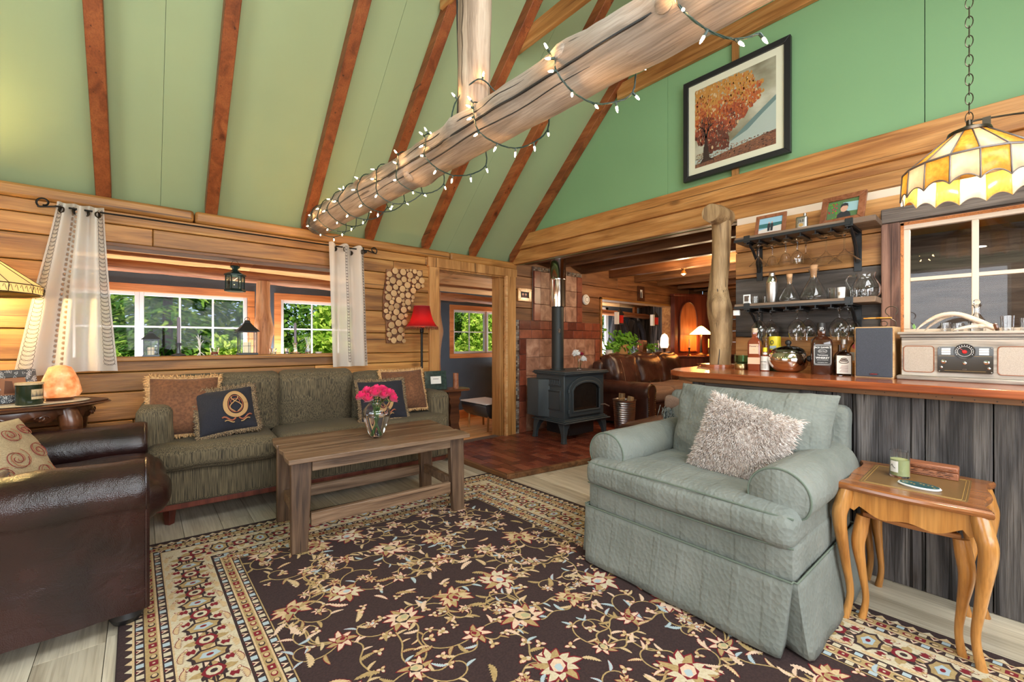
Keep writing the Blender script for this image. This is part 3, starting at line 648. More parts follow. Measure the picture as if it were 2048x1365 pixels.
# ---------------- glazed porch behind the north wall
PY = 5.6
PW = [(-1.35, -.04, 1.02, 1.72), (-.04, .90, 1.02, 1.72), (1.24, 2.6, 1.02, 1.72), (3.66, 4.9, 1.02, 1.72), (6.95, 7.66, .1, 1.95)]
mb = MB()
xs = sorted(set([-1.95, 8.8] + [v for a, b, _, _ in PW for v in (a, b)]))
for a, b in zip(xs[:-1], xs[1:]):
    h = [p for p in PW if p[0] <= a + 1e-6 and p[1] >= b - 1e-6]
    if h: mb.box((a, PY, 0), (b, PY + .1, h[0][2])); mb.box((a, PY, h[0][3]), (b, PY + .1, 2.1))
    else: mb.box((a, PY, 0), (b, PY + .1, 2.1))
struct('wall_porch', mb, 'blue_wall')
sash('window_2', -1.35, -.02, 1.02, 1.71, 3, 2, PY + .04); sash('window_3', -.02, .90, 1.02, 1.71, 3, 2, PY + .03); sash('window_4', 1.24, 2.6, 1.02, 1.71, 4, 2, PY + .04)
sash('window_5', 3.66, 4.32, 1.02, 1.71, 2, 2, PY + .04); sash('window_6', 4.32, 4.9, 1.02, 1.71, 2, 2, PY + .03)
mb = MB()
for a, b in ((-1.35, .90), (1.24, 2.6), (3.66, 4.9)):
    mb.box((a - .07, PY - .02, 1.71), (b + .07, PY + .02, 1.785)); mb.box((a - .07, PY - .02, .95), (b + .07, PY + .02, 1.02)); mb.box((a - .07, PY - .02, 1.02), (a, PY + .02, 1.71)); mb.box((b, PY - .02, 1.02), (b + .07, PY + .02, 1.71))
struct('trim_12', mb, 'pine_orange', bev=.003)
mb = MB(); mb.box((-1.9, PY - .015, 0), (6.9, PY, .13)); struct('baseboard_porch', mb, 'pine_orange')
mb = MB()   # sloping pine ceiling of the porch
x = -1.95
for k in range(9):
    y0 = 4.25 + k * .155; z = lambda y: 2.17 - .14 * (y - 4.25)
    for a, b in ((-1.95, .9), (.9, 3.1), (3.1, 5.4), (5.4, 8.8)):
        mb.prism([(y0 + .001, z(y0)), (y0 + .153, z(y0 + .153)), (y0 + .153, z(y0 + .153) + .03), (y0 + .001, z(y0) + .03)], a, b - .002, 'X')
struct('ceiling_porch', mb, 'pine_light')
mb = MB(); mb.box((-2.0, 4.2, 2.21), (8.9, 5.75, 2.24)); struct('ceiling_porch_deck', mb, 'black')
mb = MB(); mb.box((8.8, 4.25, 0), (8.86, 5.6, 2.2)); mb2 = MB(); y = 4.25
while y < 5.6: mb2.box((8.77, y, 0), (8.8, y + .16, 2.2)); y += .163
struct('wall_porch_east', mb2, 'barn', bev=.003); struct('wall_porch_end', mb, 'black')
mb = MB(); mb.box((-2.0, 4.25, 0), (-1.95, 5.6, 2.2)); struct('wall_porch_west', mb, 'blue_wall')
mb = MB()   # porch door with a diagonal brace
mb.box((6.95, 5.60, .05), (7.05, 5.64, 1.95)); mb.box((7.56, 5.60, .05), (7.66, 5.64, 1.95)); mb.box((6.95, 5.6, 1.85), (7.66, 5.64, 1.95)); mb.box((7.05, 5.6, .95), (7.56, 5.64, 1.02))
mb.tube([(7.06, 5.62, 1.84), (7.55, 5.62, 1.03)], .025, 6)
struct('door_2', mb, 'white_vinyl', bev=.003)
mb = MB(); mb.box((7.05, 5.625, .1), (7.56, 5.63, 1.86)); struct('door_2_glass', mb, 'pane')
def logm(pts, rads, n=18, k=7, amp=.06, knots=()):
    """a peeled log along a path, with swellings and knots"""
    P_ = smoothpath(pts, k); rr = smooth1(rads, k); mb = MB(); mb.tube(P_, rr[:len(P_)], n)
    out = []
    for i, v in enumerate(mb.v):
        p = Vector(v); c = P_[min(i // n, len(P_) - 1)]; d = p - c
        f = 1 + amp * noise.noise(p * 6) + amp * .6 * noise.noise(p * 15)
        for (kp, kr, ka) in knots:
            q = (p - Vector(kp)).length
            if q < kr: f += ka * (1 - q / kr) ** 1.5
        out.append(tuple(c + d * f))
    mb.v = out; return mb
o = one('porch_log', 'long peeled round log running across the top of the porch windows', 'log beam', logm([(x, 5.3 + .015 * S_(x * 3), 1.915 - .016 * max(0, x) + .008 * S_(x * 2.1)) for x in (-1.95, -1, 0, 1, 2, 3, 4, 5, 6, 7, 8.75)], [.056, .062, .055, .062, .056, .06, .056, .06, .058, .058, .056], amp=.14), 'peeled_x')
for px, py, lab in ((1.0, 5.28, 'beside the black house-shaped lantern'), (2.93, 4.9, 'just inside the doorway'),):
    one('peeled_log_post', 'reddish peeled log post on the porch ' + lab, 'log post', logm([(0, 0, -.0), (.01, 0, .5), (-.01, 0, 1.0), (.012, 0, 1.35), (-.004, 0, 1.6), (0, 0, 1.87)], [.075, .072, .07, .082, .068, .066], knots=[((-.07, 0, 1.4), .12, .3), ((.07, 0, 1.33), .1, .25)]), 'peeled', (px, py, 0))
one('porch_cross_log', 'short peeled log running back from the doorway post under the pine ceiling', 'log beam', logm([(0, 0, 0), (.0, .2, -.01), (0, .38, -.02)], [.06, .06, .06]), 'peeled', (2.93, 4.9, 1.90))
mb = MB(); mb.box((-.05, -.03, 0), (.05, .03, 2.0)); one('porch_post', 'orange square post on the porch beside the hanging coats', 'post', mb, 'pine_orange', (8.52, 5.5, 0), bev=.004)
# ================================================================ LOG TIE BEAM, KING POST, STRING OF LIGHTS
LB = [(1.2, 4.02, 2.285), (1.19, 3.3, 2.262), (1.205, 2.3, 2.232), (1.195, 1.6, 2.215), (1.2, 1.0, 2.205), (1.2, .5, 2.19), (1.2, -.5, 2.18), (1.2, -1.84, 2.17)]
LR = [.112, .108, .102, .098, .098, .092, .095, .095]
mb = logm(LB, LR, 24, 12, .07, knots=[((1.11, 1.72, 2.25), .12, .2), ((1.12, 1.02, 2.27), .10, .16), ((1.25, 2.2, 2.16), .12, .25), ((1.1, .62, 2.2), .1, .2), ((1.13, 2.9, 2.3), .1, .2)])
t = T('log_tie_beam', 'thick peeled grey log spanning the room under the ceiling, wrapped in lights', 'log beam')
link('log', mb, 'log', t, sharp=60)
mb = MB()      # long drying checks, lying in the bark-less surface
def logpt(y, ang, off=0.0):
    P_ = LB
    for i in range(len(P_) - 1):
        if P_[i][1] >= y >= P_[i + 1][1]:
            f = (P_[i][1] - y) / (P_[i][1] - P_[i + 1][1]); c = Vector(P_[i]).lerp(Vector(P_[i + 1]), f); r = LR[i] * (1 - f) + LR[i + 1] * f
            q = c + Vector((C(ang), 0, S_(ang))) * r
            return c + Vector((C(ang), 0, S_(ang))) * (r * (1 + .07 * noise.noise(q * 6) + .04 * noise.noise(q * 15)) + off)
    return Vector(P_[-1])
for a0, y0, y1, w_ in ((R(196), 3.8, .0, .006), (R(222), 2.9, .9, .0035), (R(170), 2.2, 1.2, .003)):
    pts = [logpt(y0 + (y1 - y0) * i / 60, a0 + .12 * noise.noise(Vector((i * .11, a0, 0))), .0008) for i in range(61)]
    mb.tube(pts, [w_ * S_(PI * (i + .5) / 61) ** .5 for i in range(61)], 6)
link('drying_crack', mb, 'black', t)
mb = MB()
for y, a in ((1.02, R(160)), (.62, R(190)), (2.2, R(230))):
    p = logpt(y, a, .0); d = Vector((C(a), 0, S_(a))); mm = Matrix.Translation(p) @ d.to_track_quat('Z', 'Y').to_matrix().to_4x4()
    mb.lathe([(.034, -.02), (.032, .004), (.024, .010), (.0, .012)], 14, m=mm)
link('knot', mb, 'log', t)
t = T('king_post_log', 'upright peeled log standing on the log tie beam, split near one edge', 'log post', (1.2, 1.655, 2.29))
mb = logm([(0, 0, -.04), (.0, .0, .3), (.004, 0, .7), (0, 0, 1.2), (0, 0, 2.12)], [.078, .078, .083, .088, .09], 22, 10, .06, knots=[((-.06, -.05, .62), .12, .18), ((.05, -.05, .68), .1, .15)])
link('log', mb, 'log_z', t, sharp=60)
mb = MB(); mb.tube([(-.068 + .004 * S_(z * 9), .040 - .004 * S_(z * 5), z) for z in [i * .08 - .02 for i in range(20)]], .0045, 6); link('drying_crack', mb, 'black', t)
# string lights: the wire winds round the log; every bulb is a part
t = T('string_lights', 'green wired string of small glowing bulbs wound around the log tie beam', 'string lights')
wire = MB(); bulb_me = MB(); bulb_me.lathe([(.0032, 0), (.0042, .006), (.0036, .014), (.0012, .021), (0, .022)], 8)
bme = mesh_of('bulb', bulb_me, 'bulb'); random.seed(5)
def twist(pts):
    pts = smoothpath(pts, 5)
    for ph in (0, PI * 2 / 3, PI * 4 / 3):
        q = []
        for i, p in enumerate(pts):
            d = (pts[min(i + 1, len(pts) - 1)] - pts[max(i - 1, 0)]); d = d.normalized() if d.length > 1e-6 else Vector((0, 0, 1)); u = d.orthogonal().normalized(); v = d.cross(u)
            a = ph + i * 1.1; q.append(p + (u * C(a) + v * S_(a)) * .0022)
        wire.tube(q, .0016, 5)
nb = 0
def bulb(p, d):
    global nb
    d = d.normalized(); wire.tube([p, p + d * .016], .0042, 8)
    o = bpy.data.objects.new('bulb', bme); col.objects.link(o); o.parent = t; o.location = p + d * .015; o.rotation_euler = d.to_track_quat('Z', 'Y').to_euler(); nb += 1
y = 3.98; ang = 0.0; pts = []
while y > .42:
    dens = 1.0 if y > 2.1 else .62
    sag = .02 + (.03 if S_(ang * 1.0) < -.3 else .004)
    p = logpt(y, ang, .006 + (sag if S_(ang) < -.2 else 0) + random.uniform(0, .006)); pts.append(p)
    if S_(ang + .6) < .55 or len(pts) % 3 == 0:
        out = Vector((C(ang), random.uniform(-.9, .9), S_(ang) + random.uniform(-.6, .3)))
        if nb < 98 and (len(pts) % 5 != 0 or y < 2.1): bulb(p, out)
    ang += .62 if y > 2.1 else .5; y -= (.026 if y > 2.1 else .036) * random.uniform(.7, 1.3)
for i in range(0, len(pts) - 1, 20): twist(pts[i:i + 21])
twist([logpt(1.7, R(150), .01), Vector((1.12, 1.68, 2.36)), Vector((1.16, 1.57, 2.42)), Vector((1.24, 1.56, 2.40)), logpt(1.5, R(60), .01)])
for p, d in ((Vector((1.12, 1.68, 2.36)), Vector((-.6, .3, .7))), (Vector((1.18, 1.565, 2.42)), Vector((0, -.4, 1)))): bulb(p, d)
link('wire', wire, 'wire', t)
# ================================================================ BAR
t = T('bar_counter', 'built-in bar with weathered grey barn board front and polished orange-brown top', 'bar')
mb = MB(); y = 1.40
for wd in (.1, .24, .19, .26, .09, .28, .22, .15, .26, .2, .24, .18, .3, .2, .25, .25): mb.box((2.87 + random.uniform(-.004, .004), y - wd + .002, 0), (2.92, y - .002, .955)); y -= wd
mb.box((2.925, 1.37, 0), (3.49, 1.40, .955)); link('barn_board_front', mb, 'barn', t, bev=.003)
mb = MB(); mb.box((2.845, .76, .815), (2.868, 1.30, .945)); link('rail_board', mb, 'barn_y', t, bev=.003)
mb = MB(); mb.prism([(2.80, 1.52), (2.715, 1.38), (2.72, -1.75), (3.495, -1.75), (3.495, 1.33), (3.60, 1.33), (3.60, 1.62), (3.0, 1.60)], .978, 1.016, t=.5); link('countertop', mb, 'bar_top', t, bev=.006)
mb = MB(); mb.prism([(2.84, 1.48), (2.77, 1.36), (2.775, -1.74), (2.83, -1.74), (2.83, 1.35), (2.9, 1.45)], .948, .979, t=.5); link('edge_strip', mb, 'brown_y', t, bev=.003)
mb = MB()
for i in range(46): mb.ball((2.774, 1.25 - i * .062 + random.uniform(-.01, .01), .963 + random.uniform(-.005, .005)), .0035, 6, 4)
link('nail_hole', mb, 'black', t)
t = T('log_post', 'crooked log post standing at the end of the bar, holding a log crosspiece', 'log post', (3.44, 1.45, 1.016))
mb = logm([(0, 0, 0), (-.01, -.01, .25), (-.02, .0, .45), (.0, .015, .6), (.012, .0, .85), (.02, .0, 1.12)], [.078, .08, .086, .07, .066, .072], 22, 10, .09, knots=[((-.08, -.03, .48), .16, .25)])
link('post', mb, 'post_log', t, sharp=60)
mb = logm([(-.17, .0, 1.16), (-.05, 0, 1.165), (.1, 0, 1.165)], [.068, .075, .075], 20, 8, .05); link('crosspiece', mb, 'post_log', t, sharp=60)
mb = MB(); mb.tube([(-.083 + .006 * S_(z * 14), -.02 - .01 * S_(z * 7), z) for z in [i * .045 for i in range(14)]], .003, 6); link('drying_crack', mb, 'black', t)
mb = MB(); mb.lathe([(.0, 0), (.14, 0), (.14, .022), (0, .022)], 20); one('post_plinth', 'flat round slab of wood under the log post on the bar', 'slab', mb, 'bar_top', (3.44, 1.45, 1.0165))
bpy.data.objects['log_post'].location.z = 1.0385
# ================================================================ RUG
random.seed(21)
RW, RL = 2.5, 3.62
NW, NE, SE, SW = Vector((-.085, 3.32)), Vector((2.415, 3.085)), Vector((2.50, -.52)), Vector((-.05, -.35))
def rm(u, v, z=0):
    a = u / RW; b = v / RL; p = (NW * (1 - a) + NE * a) * (1 - b) + (SW * (1 - a) + SE * a) * b
    return (p.x, p.y, .010 + z)
rug = MB()
LAY = .00035
def rpoly(pts, mat, lay):
    rug.mat = RUG.index(mat); jz = random.random() * .8; rug.quad([rm(max(.004, min(RW - .004, u)), max(.004, min(RL - .004, v)), (lay + jz) * LAY) for u, v in pts])
def band(i0, i1, mat, lay):
    """a frame-shaped strip between two insets"""
    a, b, c, d = i0, i1, RW, RL
    n = 12
    for (p0, p1, q0, q1) in (((a, a), (c - a, a), (b, b), (c - b, b)), ((c - a, a), (c - a, d - a), (c - b, b), (c - b, d - b)), ((c - a, d - a), (a, d - a), (c - b, d - b), (b, d - b)), ((a, d - a), (a, a), (b, d - b), (b, b))):
        rpoly([p0, p1, q1, q0], mat, lay)
band(0, .045, 'rug_field', 1); band(.045, .052, 'rug_tan', 1); band(.052, .082, 'rug_field', 1); band(.082, .09, 'rug_gold', 1); band(.09, .122, 'rug_gold', 1); band(.122, .13, 'rug_tan', 1); band(.13, .162, 'rug_field', 1); band(.162, .168, 'rug_tan', 1)
band(.168, .37, 'rug_cream', 1); band(.37, .376, 'rug_field', 1); band(.376, .406, 'rug_field', 1); band(.406, .413, 'rug_tan', 1); band(.413, .448, 'rug_gold', 1); band(.448, .455, 'rug_tan', 1); band(.455, .485, 'rug_field', 1); band(.485, .49, 'rug_gold', 1)
rug.mat = 0; rug.quad([rm(.49, .49, LAY), rm(RW - .49, .49, LAY), rm(RW - .49, RL - .49, LAY), rm(.49, RL - .49, LAY)])
rug.prism([rm(0, 0)[:2], rm(RW, 0)[:2], rm(RW, RL)[:2], rm(0, RL)[:2]], .001, .0098)
def rot(pts, c, a, sx=1, sy=1): return [(c[0] + (x * sx) * C(a) - (y * sy) * S_(a), c[1] + (x * sx) * S_(a) + (y * sy) * C(a)) for x, y in pts]
def petal(c, a, l, wd, mat, lay, base=0.0):
    p = [(base, -wd * .25), (base + l * .45, -wd * .5), (base + l * .72, -wd * .42), (base + l * .86, -wd * .14), (base + l, -wd * .1), (base + l * .96, wd * .12), (base + l * .8, wd * .4), (base + l * .5, wd * .5), (base, wd * .25)]
    rpoly(rot(p, c, a), mat, lay)
def disc(c, rx, ry, a, mat, lay, n=12, tooth=0): rpoly(rot([(rx * (1 + (tooth if i % 2 else 0)) * C(2 * PI * i / n), ry * (1 + (tooth if i % 2 else 0)) * S_(2 * PI * i / n)) for i in range(n)], c, a), mat, lay)
def curl(c, a, l, wd, mat, lay, sd):
    """hooked petal that bends to one side, with a notched tip"""
    n = 6; up = []; dn = []
    for i in range(n + 1):
        q = i / n; x = l * q; y = sd * l * .28 * q * q; w_ = wd * .5 * (S_(PI * (.18 + .74 * q))) ** .8
        up.append((x, y + w_)); dn.append((x + (l * .06 if i % 2 else 0), y - w_))
    rpoly(rot(up + [(l * 1.08, sd * l * .34)] + dn[::-1], c, a), mat, lay)
def bloom(c, r, a, kind=0):
    fan = kind % 2 == 1 and r > .06
    n = 11 if r > .06 else 7; span = 2 * PI if not fan else R(250)
    pm = ('rug_peach', 'rug_tan', 'rug_cream', 'rug_peach')[kind % 4]
    for i in range(n):
        th = a + (span * i / n if not fan else -span / 2 + span * i / (n - 1)) + random.uniform(-.1, .1); l = r * (random.uniform(.75, .95) if i % 2 else random.uniform(.9, 1.1)); sd = (1 if th - a > 0 else -1) if fan else (1 if kind % 3 else -1)
        curl(c, th, l * 1.08, r * .56, 'rug_red', 5, sd); curl(c, th, l, r * .40, pm if i % 4 else 'rug_gold', 6, sd)
    disc(c, r * .46, r * .36, a, 'rug_red' if kind % 3 else 'rug_field', 7, 13, .22); disc(c, r * .38, r * .28, a + .3, ('rug_tan', 'rug_gold', 'rug_peach')[kind % 3], 8, 12, .16)
    q = (c[0] - r * .12 * C(a), c[1] - r * .12 * S_(a)); disc(q, r * .2, r * .15, a, ('rug_sage', 'rug_red', 'rug_blue')[kind % 3], 9, 9, .25)
    if fan:
        for s_ in (-1, 0, 1): curl(c, a + PI + s_ * .5, r * .5, r * .26, ('rug_blue', 'rug_sage')[kind % 2], 8, s_ or 1)
def tendril(c, a, r, sd):
    """spiral stem ending in a small flower, leaves along it"""
    pts = []; n = 18; x, y = c; h = a
    for i in range(n + 1):
        pts.append((x, y)); st = r * .22 * (1 - .55 * i / n); x += st * C(h); y += st * S_(h); h += sd * (.12 + .40 * i / n)
    for i in range(n):
        e = Vector(pts[i + 1]) - Vector(pts[i]); m_ = Vector((-e.y, e.x)).normalized() * .0028
        p, q = Vector(pts[i]) - e * .1, Vector(pts[i + 1]) + e * .1; rpoly([tuple(p - m_), tuple(q - m_), tuple(q + m_), tuple(p + m_)], 'rug_gold', 3)
    for i in (4, 8, 12):
        e = Vector(pts[i + 1]) - Vector(pts[i]); leafm(pts[i], math.atan2(e.y, e.x) - sd * random.uniform(.5, 1.1), random.uniform(.035, .06), random.choice(('rug_tan', 'rug_gold', 'rug_peach', 'rug_blue')), 4, -sd * .5)
    (bloom(pts[-1], .030, h, random.randint(0, 3)) if random.random() < .5 else small(pts[-1], h, .022))
def leafm(c, a, l, mat='rug_gold', lay=4, bend=.35):
    """serrated curling leaf"""
    n = 7; up = []; dn = []
    for i in range(n + 1):
        t_ = i / n; x = l * t_; y = bend * l * t_ * t_; w_ = l * .2 * S_(PI * min(1, t_ * .92 + .08)) ** .7
        up.append((x, y + w_)); up.append((x + l * .07, y + w_ * .62)); dn.append((x, y - w_)); dn.append((x + l * .07, y - w_ * .62))
    rpoly(rot(up + dn[::-1], c, a), 'rug_red' if random.random() < .35 else mat, lay)
    rpoly(rot([(x * .93 + l * .02, y * .8 + bend * l * (x / l) ** 2 * .2) for x, y in up + dn[::-1]], c, a), mat, lay + 1)
def small(c, a, r):
    for i in range(3): petal(c, a + i * 2.1, r * 1.15, r * .8, 'rug_red', 4); petal(c, a + i * 2.1, r, r * .62, random.choice(('rug_tan', 'rug_peach', 'rug_cream')), 5)
    disc(c, r * .32, r * .32, 0, 'rug_gold', 6, 8)
def vine(p, q, amp, wd=.0032):
    p = Vector(p); q = Vector(q); d = q - p; nrm = Vector((-d.y, d.x)).normalized(); n = 22; ctr = []
    for i in range(n + 1):
        t_ = i / n; ctr.append(p + d * t_ + nrm * amp * S_(PI * t_) + nrm * amp * .35 * S_(3 * PI * t_))
    for i in range(n):
        e = (ctr[i + 1] - ctr[i]); m_ = Vector((-e.y, e.x)).normalized() * wd; e2 = e * .12
        rpoly([tuple(ctr[i] - m_ - e2), tuple(ctr[i + 1] - m_ + e2), tuple(ctr[i + 1] + m_ + e2), tuple(ctr[i] + m_ - e2)], 'rug_gold' if wd > .003 else 'rug_tan', 3)
    for i in (3, 7, 11, 15, 19):
        e = ctr[i + 1] - ctr[i]; ang = math.atan2(e.y, e.x); sd = 1 if i % 4 == 3 else -1
        leafm(tuple(ctr[i]), ang + sd * random.uniform(.5, 1.0), random.uniform(.035, .06), random.choice(('rug_gold', 'rug_tan', 'rug_peach', 'rug_tan', 'rug_blue')), 4, sd * .45)
# field: big blooms on a jittered lattice joined by scrolling vines
nodes = []
F0 = .56; nxn, nyn = 6, 9
for j in range(nyn):
    for i in range(nxn):
        u = F0 + .02 + (RW - 2 * F0 - .04) * (i + (.5 if j % 2 else 0)) / (nxn - .5); v = F0 + (RL - 2 * F0) * j / (nyn - 1)
        if u > RW - F0 + .04: continue
        nodes.append((u + random.uniform(-.03, .03), v + random.uniform(-.03, .03), (i + j * 3) % 5))
for k, (u, v, kd) in enumerate(nodes):
    near = sorted(nodes, key=lambda n_: (n_[0] - u) ** 2 + (n_[1] - v) ** 2)[1:4]
    for nn in near:
        if random.random() < .6: vine((u, v), nn[:2], random.choice((-1, 1)) * random.uniform(.04, .085))
for u, v, kd in nodes:
    for _ in range(2): tendril((u, v), random.uniform(0, 6.28), random.uniform(.10, .135), random.choice((-1, 1)))
for u, v, kd in nodes:
    bloom((u, v), random.choice((.062, .074, .086)) if kd < 3 else random.choice((.045, .055)), random.uniform(0, 6), kd)
for _ in range(330):
    u = random.uniform(F0 - .03, RW - F0 + .03); v = random.uniform(F0 - .03, RL - F0 + .03)
    if min((n_[0] - u) ** 2 + (n_[1] - v) ** 2 for n_ in nodes) < .0075: continue
    (small if random.random() < .55 else lambda c, a, r: leafm(c, a, r * 3.4, random.choice(('rug_tan', 'rug_gold', 'rug_peach')), 4, random.choice((-.5, .5))))((u, v), random.uniform(0, 6), random.uniform(.018, .028))
# border motifs
def along(inset, step, fn):
    per = [((inset, inset), (1, 0), RW - 2 * inset), ((RW - inset, inset), (0, 1), RL - 2 * inset), ((RW - inset, RL - inset), (-1, 0), RW - 2 * inset), ((inset, RL - inset), (0, -1), RL - 2 * inset)]
    for o, d, L in per:
        n = max(1, round(L / step))
        for i in range(n): s_ = L * (i + .5) / n; fn((o[0] + d[0] * s_, o[1] + d[1] * s_), math.atan2(d[1], d[0]), i)
def main_m(c, a, i):
    if i % 2:
        for s_ in (-1, 1):
            rpoly(rot([(0, 0), (.035, .028 * s_), (.085, .030 * s_), (.06, .012 * s_), (.1, 0), (.04, .002 * s_)], c, a), 'rug_field', 3); rpoly(rot([(.005, 0), (.035, .022 * s_), (.07, .022 * s_), (.05, .008 * s_)], c, a), 'rug_tan', 4)
            rpoly(rot([(0, 0), (-.035, .028 * s_), (-.085, .030 * s_), (-.06, .012 * s_), (-.1, 0), (-.04, .002 * s_)], c, a), 'rug_field', 3); rpoly(rot([(-.005, 0), (-.035, .022 * s_), (-.07, .022 * s_), (-.05, .008 * s_)], c, a), 'rug_peach', 4)
        disc(c, .04, .06, a, 'rug_field', 5, 14, .25); disc(c, .032, .048, a, 'rug_gold', 6, 14, .2); disc(c, .018, .028, a, 'rug_blue', 7, 10, .3); disc(c, .008, .012, a, 'rug_red', 8)
    else:
        for k in range(8): petal(c, a + k * PI / 4, .075 if k % 2 == 0 else .055, .034, 'rug_field' if k % 2 else 'rug_gold', 3 + k % 2)
        disc(c, .034, .034, a, 'rug_red', 5, 12, .15); disc(c, .025, .025, a, 'rug_cream', 6, 10); disc(c, .012, .012, a, 'rug_field', 7, 8)
    for s_ in (-1, 1):
        q = (c[0] + .07 * s_ * -S_(a) + .065 * C(a), c[1] + .07 * s_ * C(a) + .065 * S_(a)); small(q, a + i, .017)
        q = (c[0] + .055 * s_ * -S_(a) - .055 * C(a), c[1] + .055 * s_ * C(a) - .055 * S_(a)); rpoly(rot([(-.016, -.008), (0, -.016), (.016, -.008), (.008, 0), (.018, .01), (0, .016), (-.018, .01), (-.008, 0)], q, a), 'rug_red', 5)
        q = (c[0] + .085 * s_ * -S_(a), c[1] + .085 * s_ * C(a)); leafm(q, a + s_ * .3, .07, 'rug_tan', 3, -.5 * s_)
along(.269, .105, main_m)
def sm_m(c, a, i):
    if i % 2: rpoly(rot([(-.012, -.011), (.012, -.011), (.012, .011), (-.012, .011)], c, a), 'rug_blue' if i % 4 == 1 else 'rug_cream', 3)
    else: rpoly(rot([(-.014, -.01), (0, .012), (.014, -.01), (.007, -.01), (0, .0), (-.007, -.01)], c, a), 'rug_peach', 3); rpoly(rot([(-.004, -.012), (.004, -.012), (0, -.004)], c, a), 'rug_red', 3)
along(.067, .034, sm_m); along(.146, .034, sm_m); along(.391, .034, sm_m); along(.47, .034, sm_m)
def g_m(c, a, i):
    if i % 3 == 0: rpoly(rot([(-.016, -.013), (.016, -.013), (.016, .013), (-.016, .013)], c, a), 'rug_red', 3); disc(c, .005, .005, a, 'rug_cream', 4, 6)
    else:
        disc(c, .015, .012, a, 'rug_field' if i % 3 == 1 else 'rug_red', 3, 10); disc((c[0] + .003 * C(a), c[1] + .003 * S_(a)), .010, .008, a, 'rug_tan', 4, 10)
along(.106, .04, g_m); along(.43, .04, g_m)
def dent(c, a, i): rpoly(rot([(-.018, .006), (0, -.016), (.018, .006)], c, a), 'rug_cream' if i % 2 else 'rug_tan', 2)
along(.04, .05, dent)
one('area_rug', 'large dark plum floral area rug with cream patterned border on the wood floor', 'rug', rug, RUG, sharp=0)
# ================================================================ COFFEE TABLE
random.seed(3)
t = T('coffee_table', 'rustic low plank coffee table with four slab legs and low stretchers, on the rug edge', 'coffee table', (1.215, 2.865, .0105), R(-4.5))
mb = MB(); LX = 1.165
for y0, y1, e0, e1 in ((-.34, -.13, .0, .0), (-.128, .09, .006, .012), (.092, .335, .0, .0)):
    n = 10; top = [(-LX / 2 + e0 + random.uniform(0, .008), y0), (-LX / 2 - .004, (y0 + y1) / 2), (-LX / 2 + e0 + .004, y1)]
    bot = [(LX / 2 - e1 - .004, y1), (LX / 2 + .004, (y0 + y1) / 2), (LX / 2 - e1 - random.uniform(0, .01), y0)]
    mb.prism((top + bot)[::-1], .522, .549)
link('tabletop', mb, 'table_wood', t, bev=.004)
mb = MB(); mb.box((-.45, -.285, .455), (.45, -.262, .522)); mb.box((-.45, .262, .455), (.45, .285, .522)); mb.box((-.48, -.27, .455), (-.455, .27, .522)); mb.box((.455, -.27, .455), (.48, .27, .522)); link('apron', mb, 'table_wood', t, bev=.003)
for sx in (-1, 1):
    for sy in (-1, 1):
        mb = MB(); a = .505 * sx; b = .255 * sy
        v = []
        for z, k, sp in ((0, .043, .012), (.3, .052, .004), (.522, .055, 0)):
            v += [(a - k + sp * sx, b - .026 + sp * sy, z), (a + k + sp * sx, b - .026 + sp * sy, z), (a + k + sp * sx, b + .026 + sp * sy, z), (a - k + sp * sx, b + .026 + sp * sy, z)]
        fs = [(3, 2, 1, 0), (8, 9, 10, 11)] + [(l * 4 + i, l * 4 + (i + 1) % 4, l * 4 + 4 + (i + 1) % 4, l * 4 + 4 + i) for l in (0, 1) for i in range(4)]
        mb._add(v, fs); link('leg', mb, 'table_wood_z', t, bev=.005)
for y in (-.262, .262): mb = MB(); mb.box((-.455, y - .017, .135), (.455, y + .017, .21)); link('stretcher', mb, 'table_wood', t, bev=.003)
for x in (-.505, .505): mb = MB(); mb.box((x - .017, -.232, .15), (x + .017, .232, .215)); link('stretcher', mb, 'table_wood', t, bev=.003)
def loft(mb, secs, caps=True, m=None):
    n = len(secs[0]); vs_ = [p for s_ in secs for p in s_]; fs = []
    for k in range(len(secs) - 1):
        for i in range(n): j = (i + 1) % n; fs.append((k * n + i, k * n + j, (k + 1) * n + j, (k + 1) * n + i))
    if caps: fs.append(tuple(range(n))[::-1]); fs.append(tuple((len(secs) - 1) * n + i for i in range(n)))
    return mb._add(vs_, fs, m, .5)
# ================================================================ STRIPED SOFA
t = T('three_seat_sofa', 'long olive striped sofa with three loose seat cushions and a dark wood plinth', 'sofa', (1.065, 3.365, 0), R(-4)); t.scale = (.962, 1, 1)
mb = MB(); mb.soft((2.2, .56, .24), .03, 12, m=Matrix.Translation((0, .30, .29))); link('frame', mb, 'sofa', t)
mb = MB(); mb.box((-1.07, .04, .135), (1.07, .56, .178)); link('plinth', mb, 'cherry', t, bev=.006)
for sx in (-1, 1):
    for y in (.14, .52):
        mb = MB(); mb.lathe([(.028, 0), (.036, .07), (.04, .136)], 4, (sx * .98, y + .06, 0)); link('leg', mb, 'cherry', t, bev=.004)
for sx in (-1, 1):
    mb = MB(); mb.soft((.20, .50, .45), .06, 14, wr=.004, seed=sx, m=Matrix.Translation((sx * 1.055, .335, .58 - (.055 if sx > 0 else 0)))); link('arm', mb, 'sofa', t)
mb = MB(); mb.soft((2.02, .15, .46), .06, 14, m=Matrix.Translation((0, .55, .69))); link('back_frame', mb, 'sofa', t)
for i, (x, wd, zt) in enumerate(((-.62, .68, .975), (.0, .60, .975), (.62, .68, .935))):
    mb = MB(); h = zt - .52
    mb.soft((wd, .17, h), .055, 16, crown=(.0, .035, .012), wr=.012, seed=i * 7.3, m=Matrix.Translation((x, .405, .52 + h / 2)) @ Matrix.Rotation(R(9), 4, 'X')); link('back_cushion', mb, 'sofa', t)
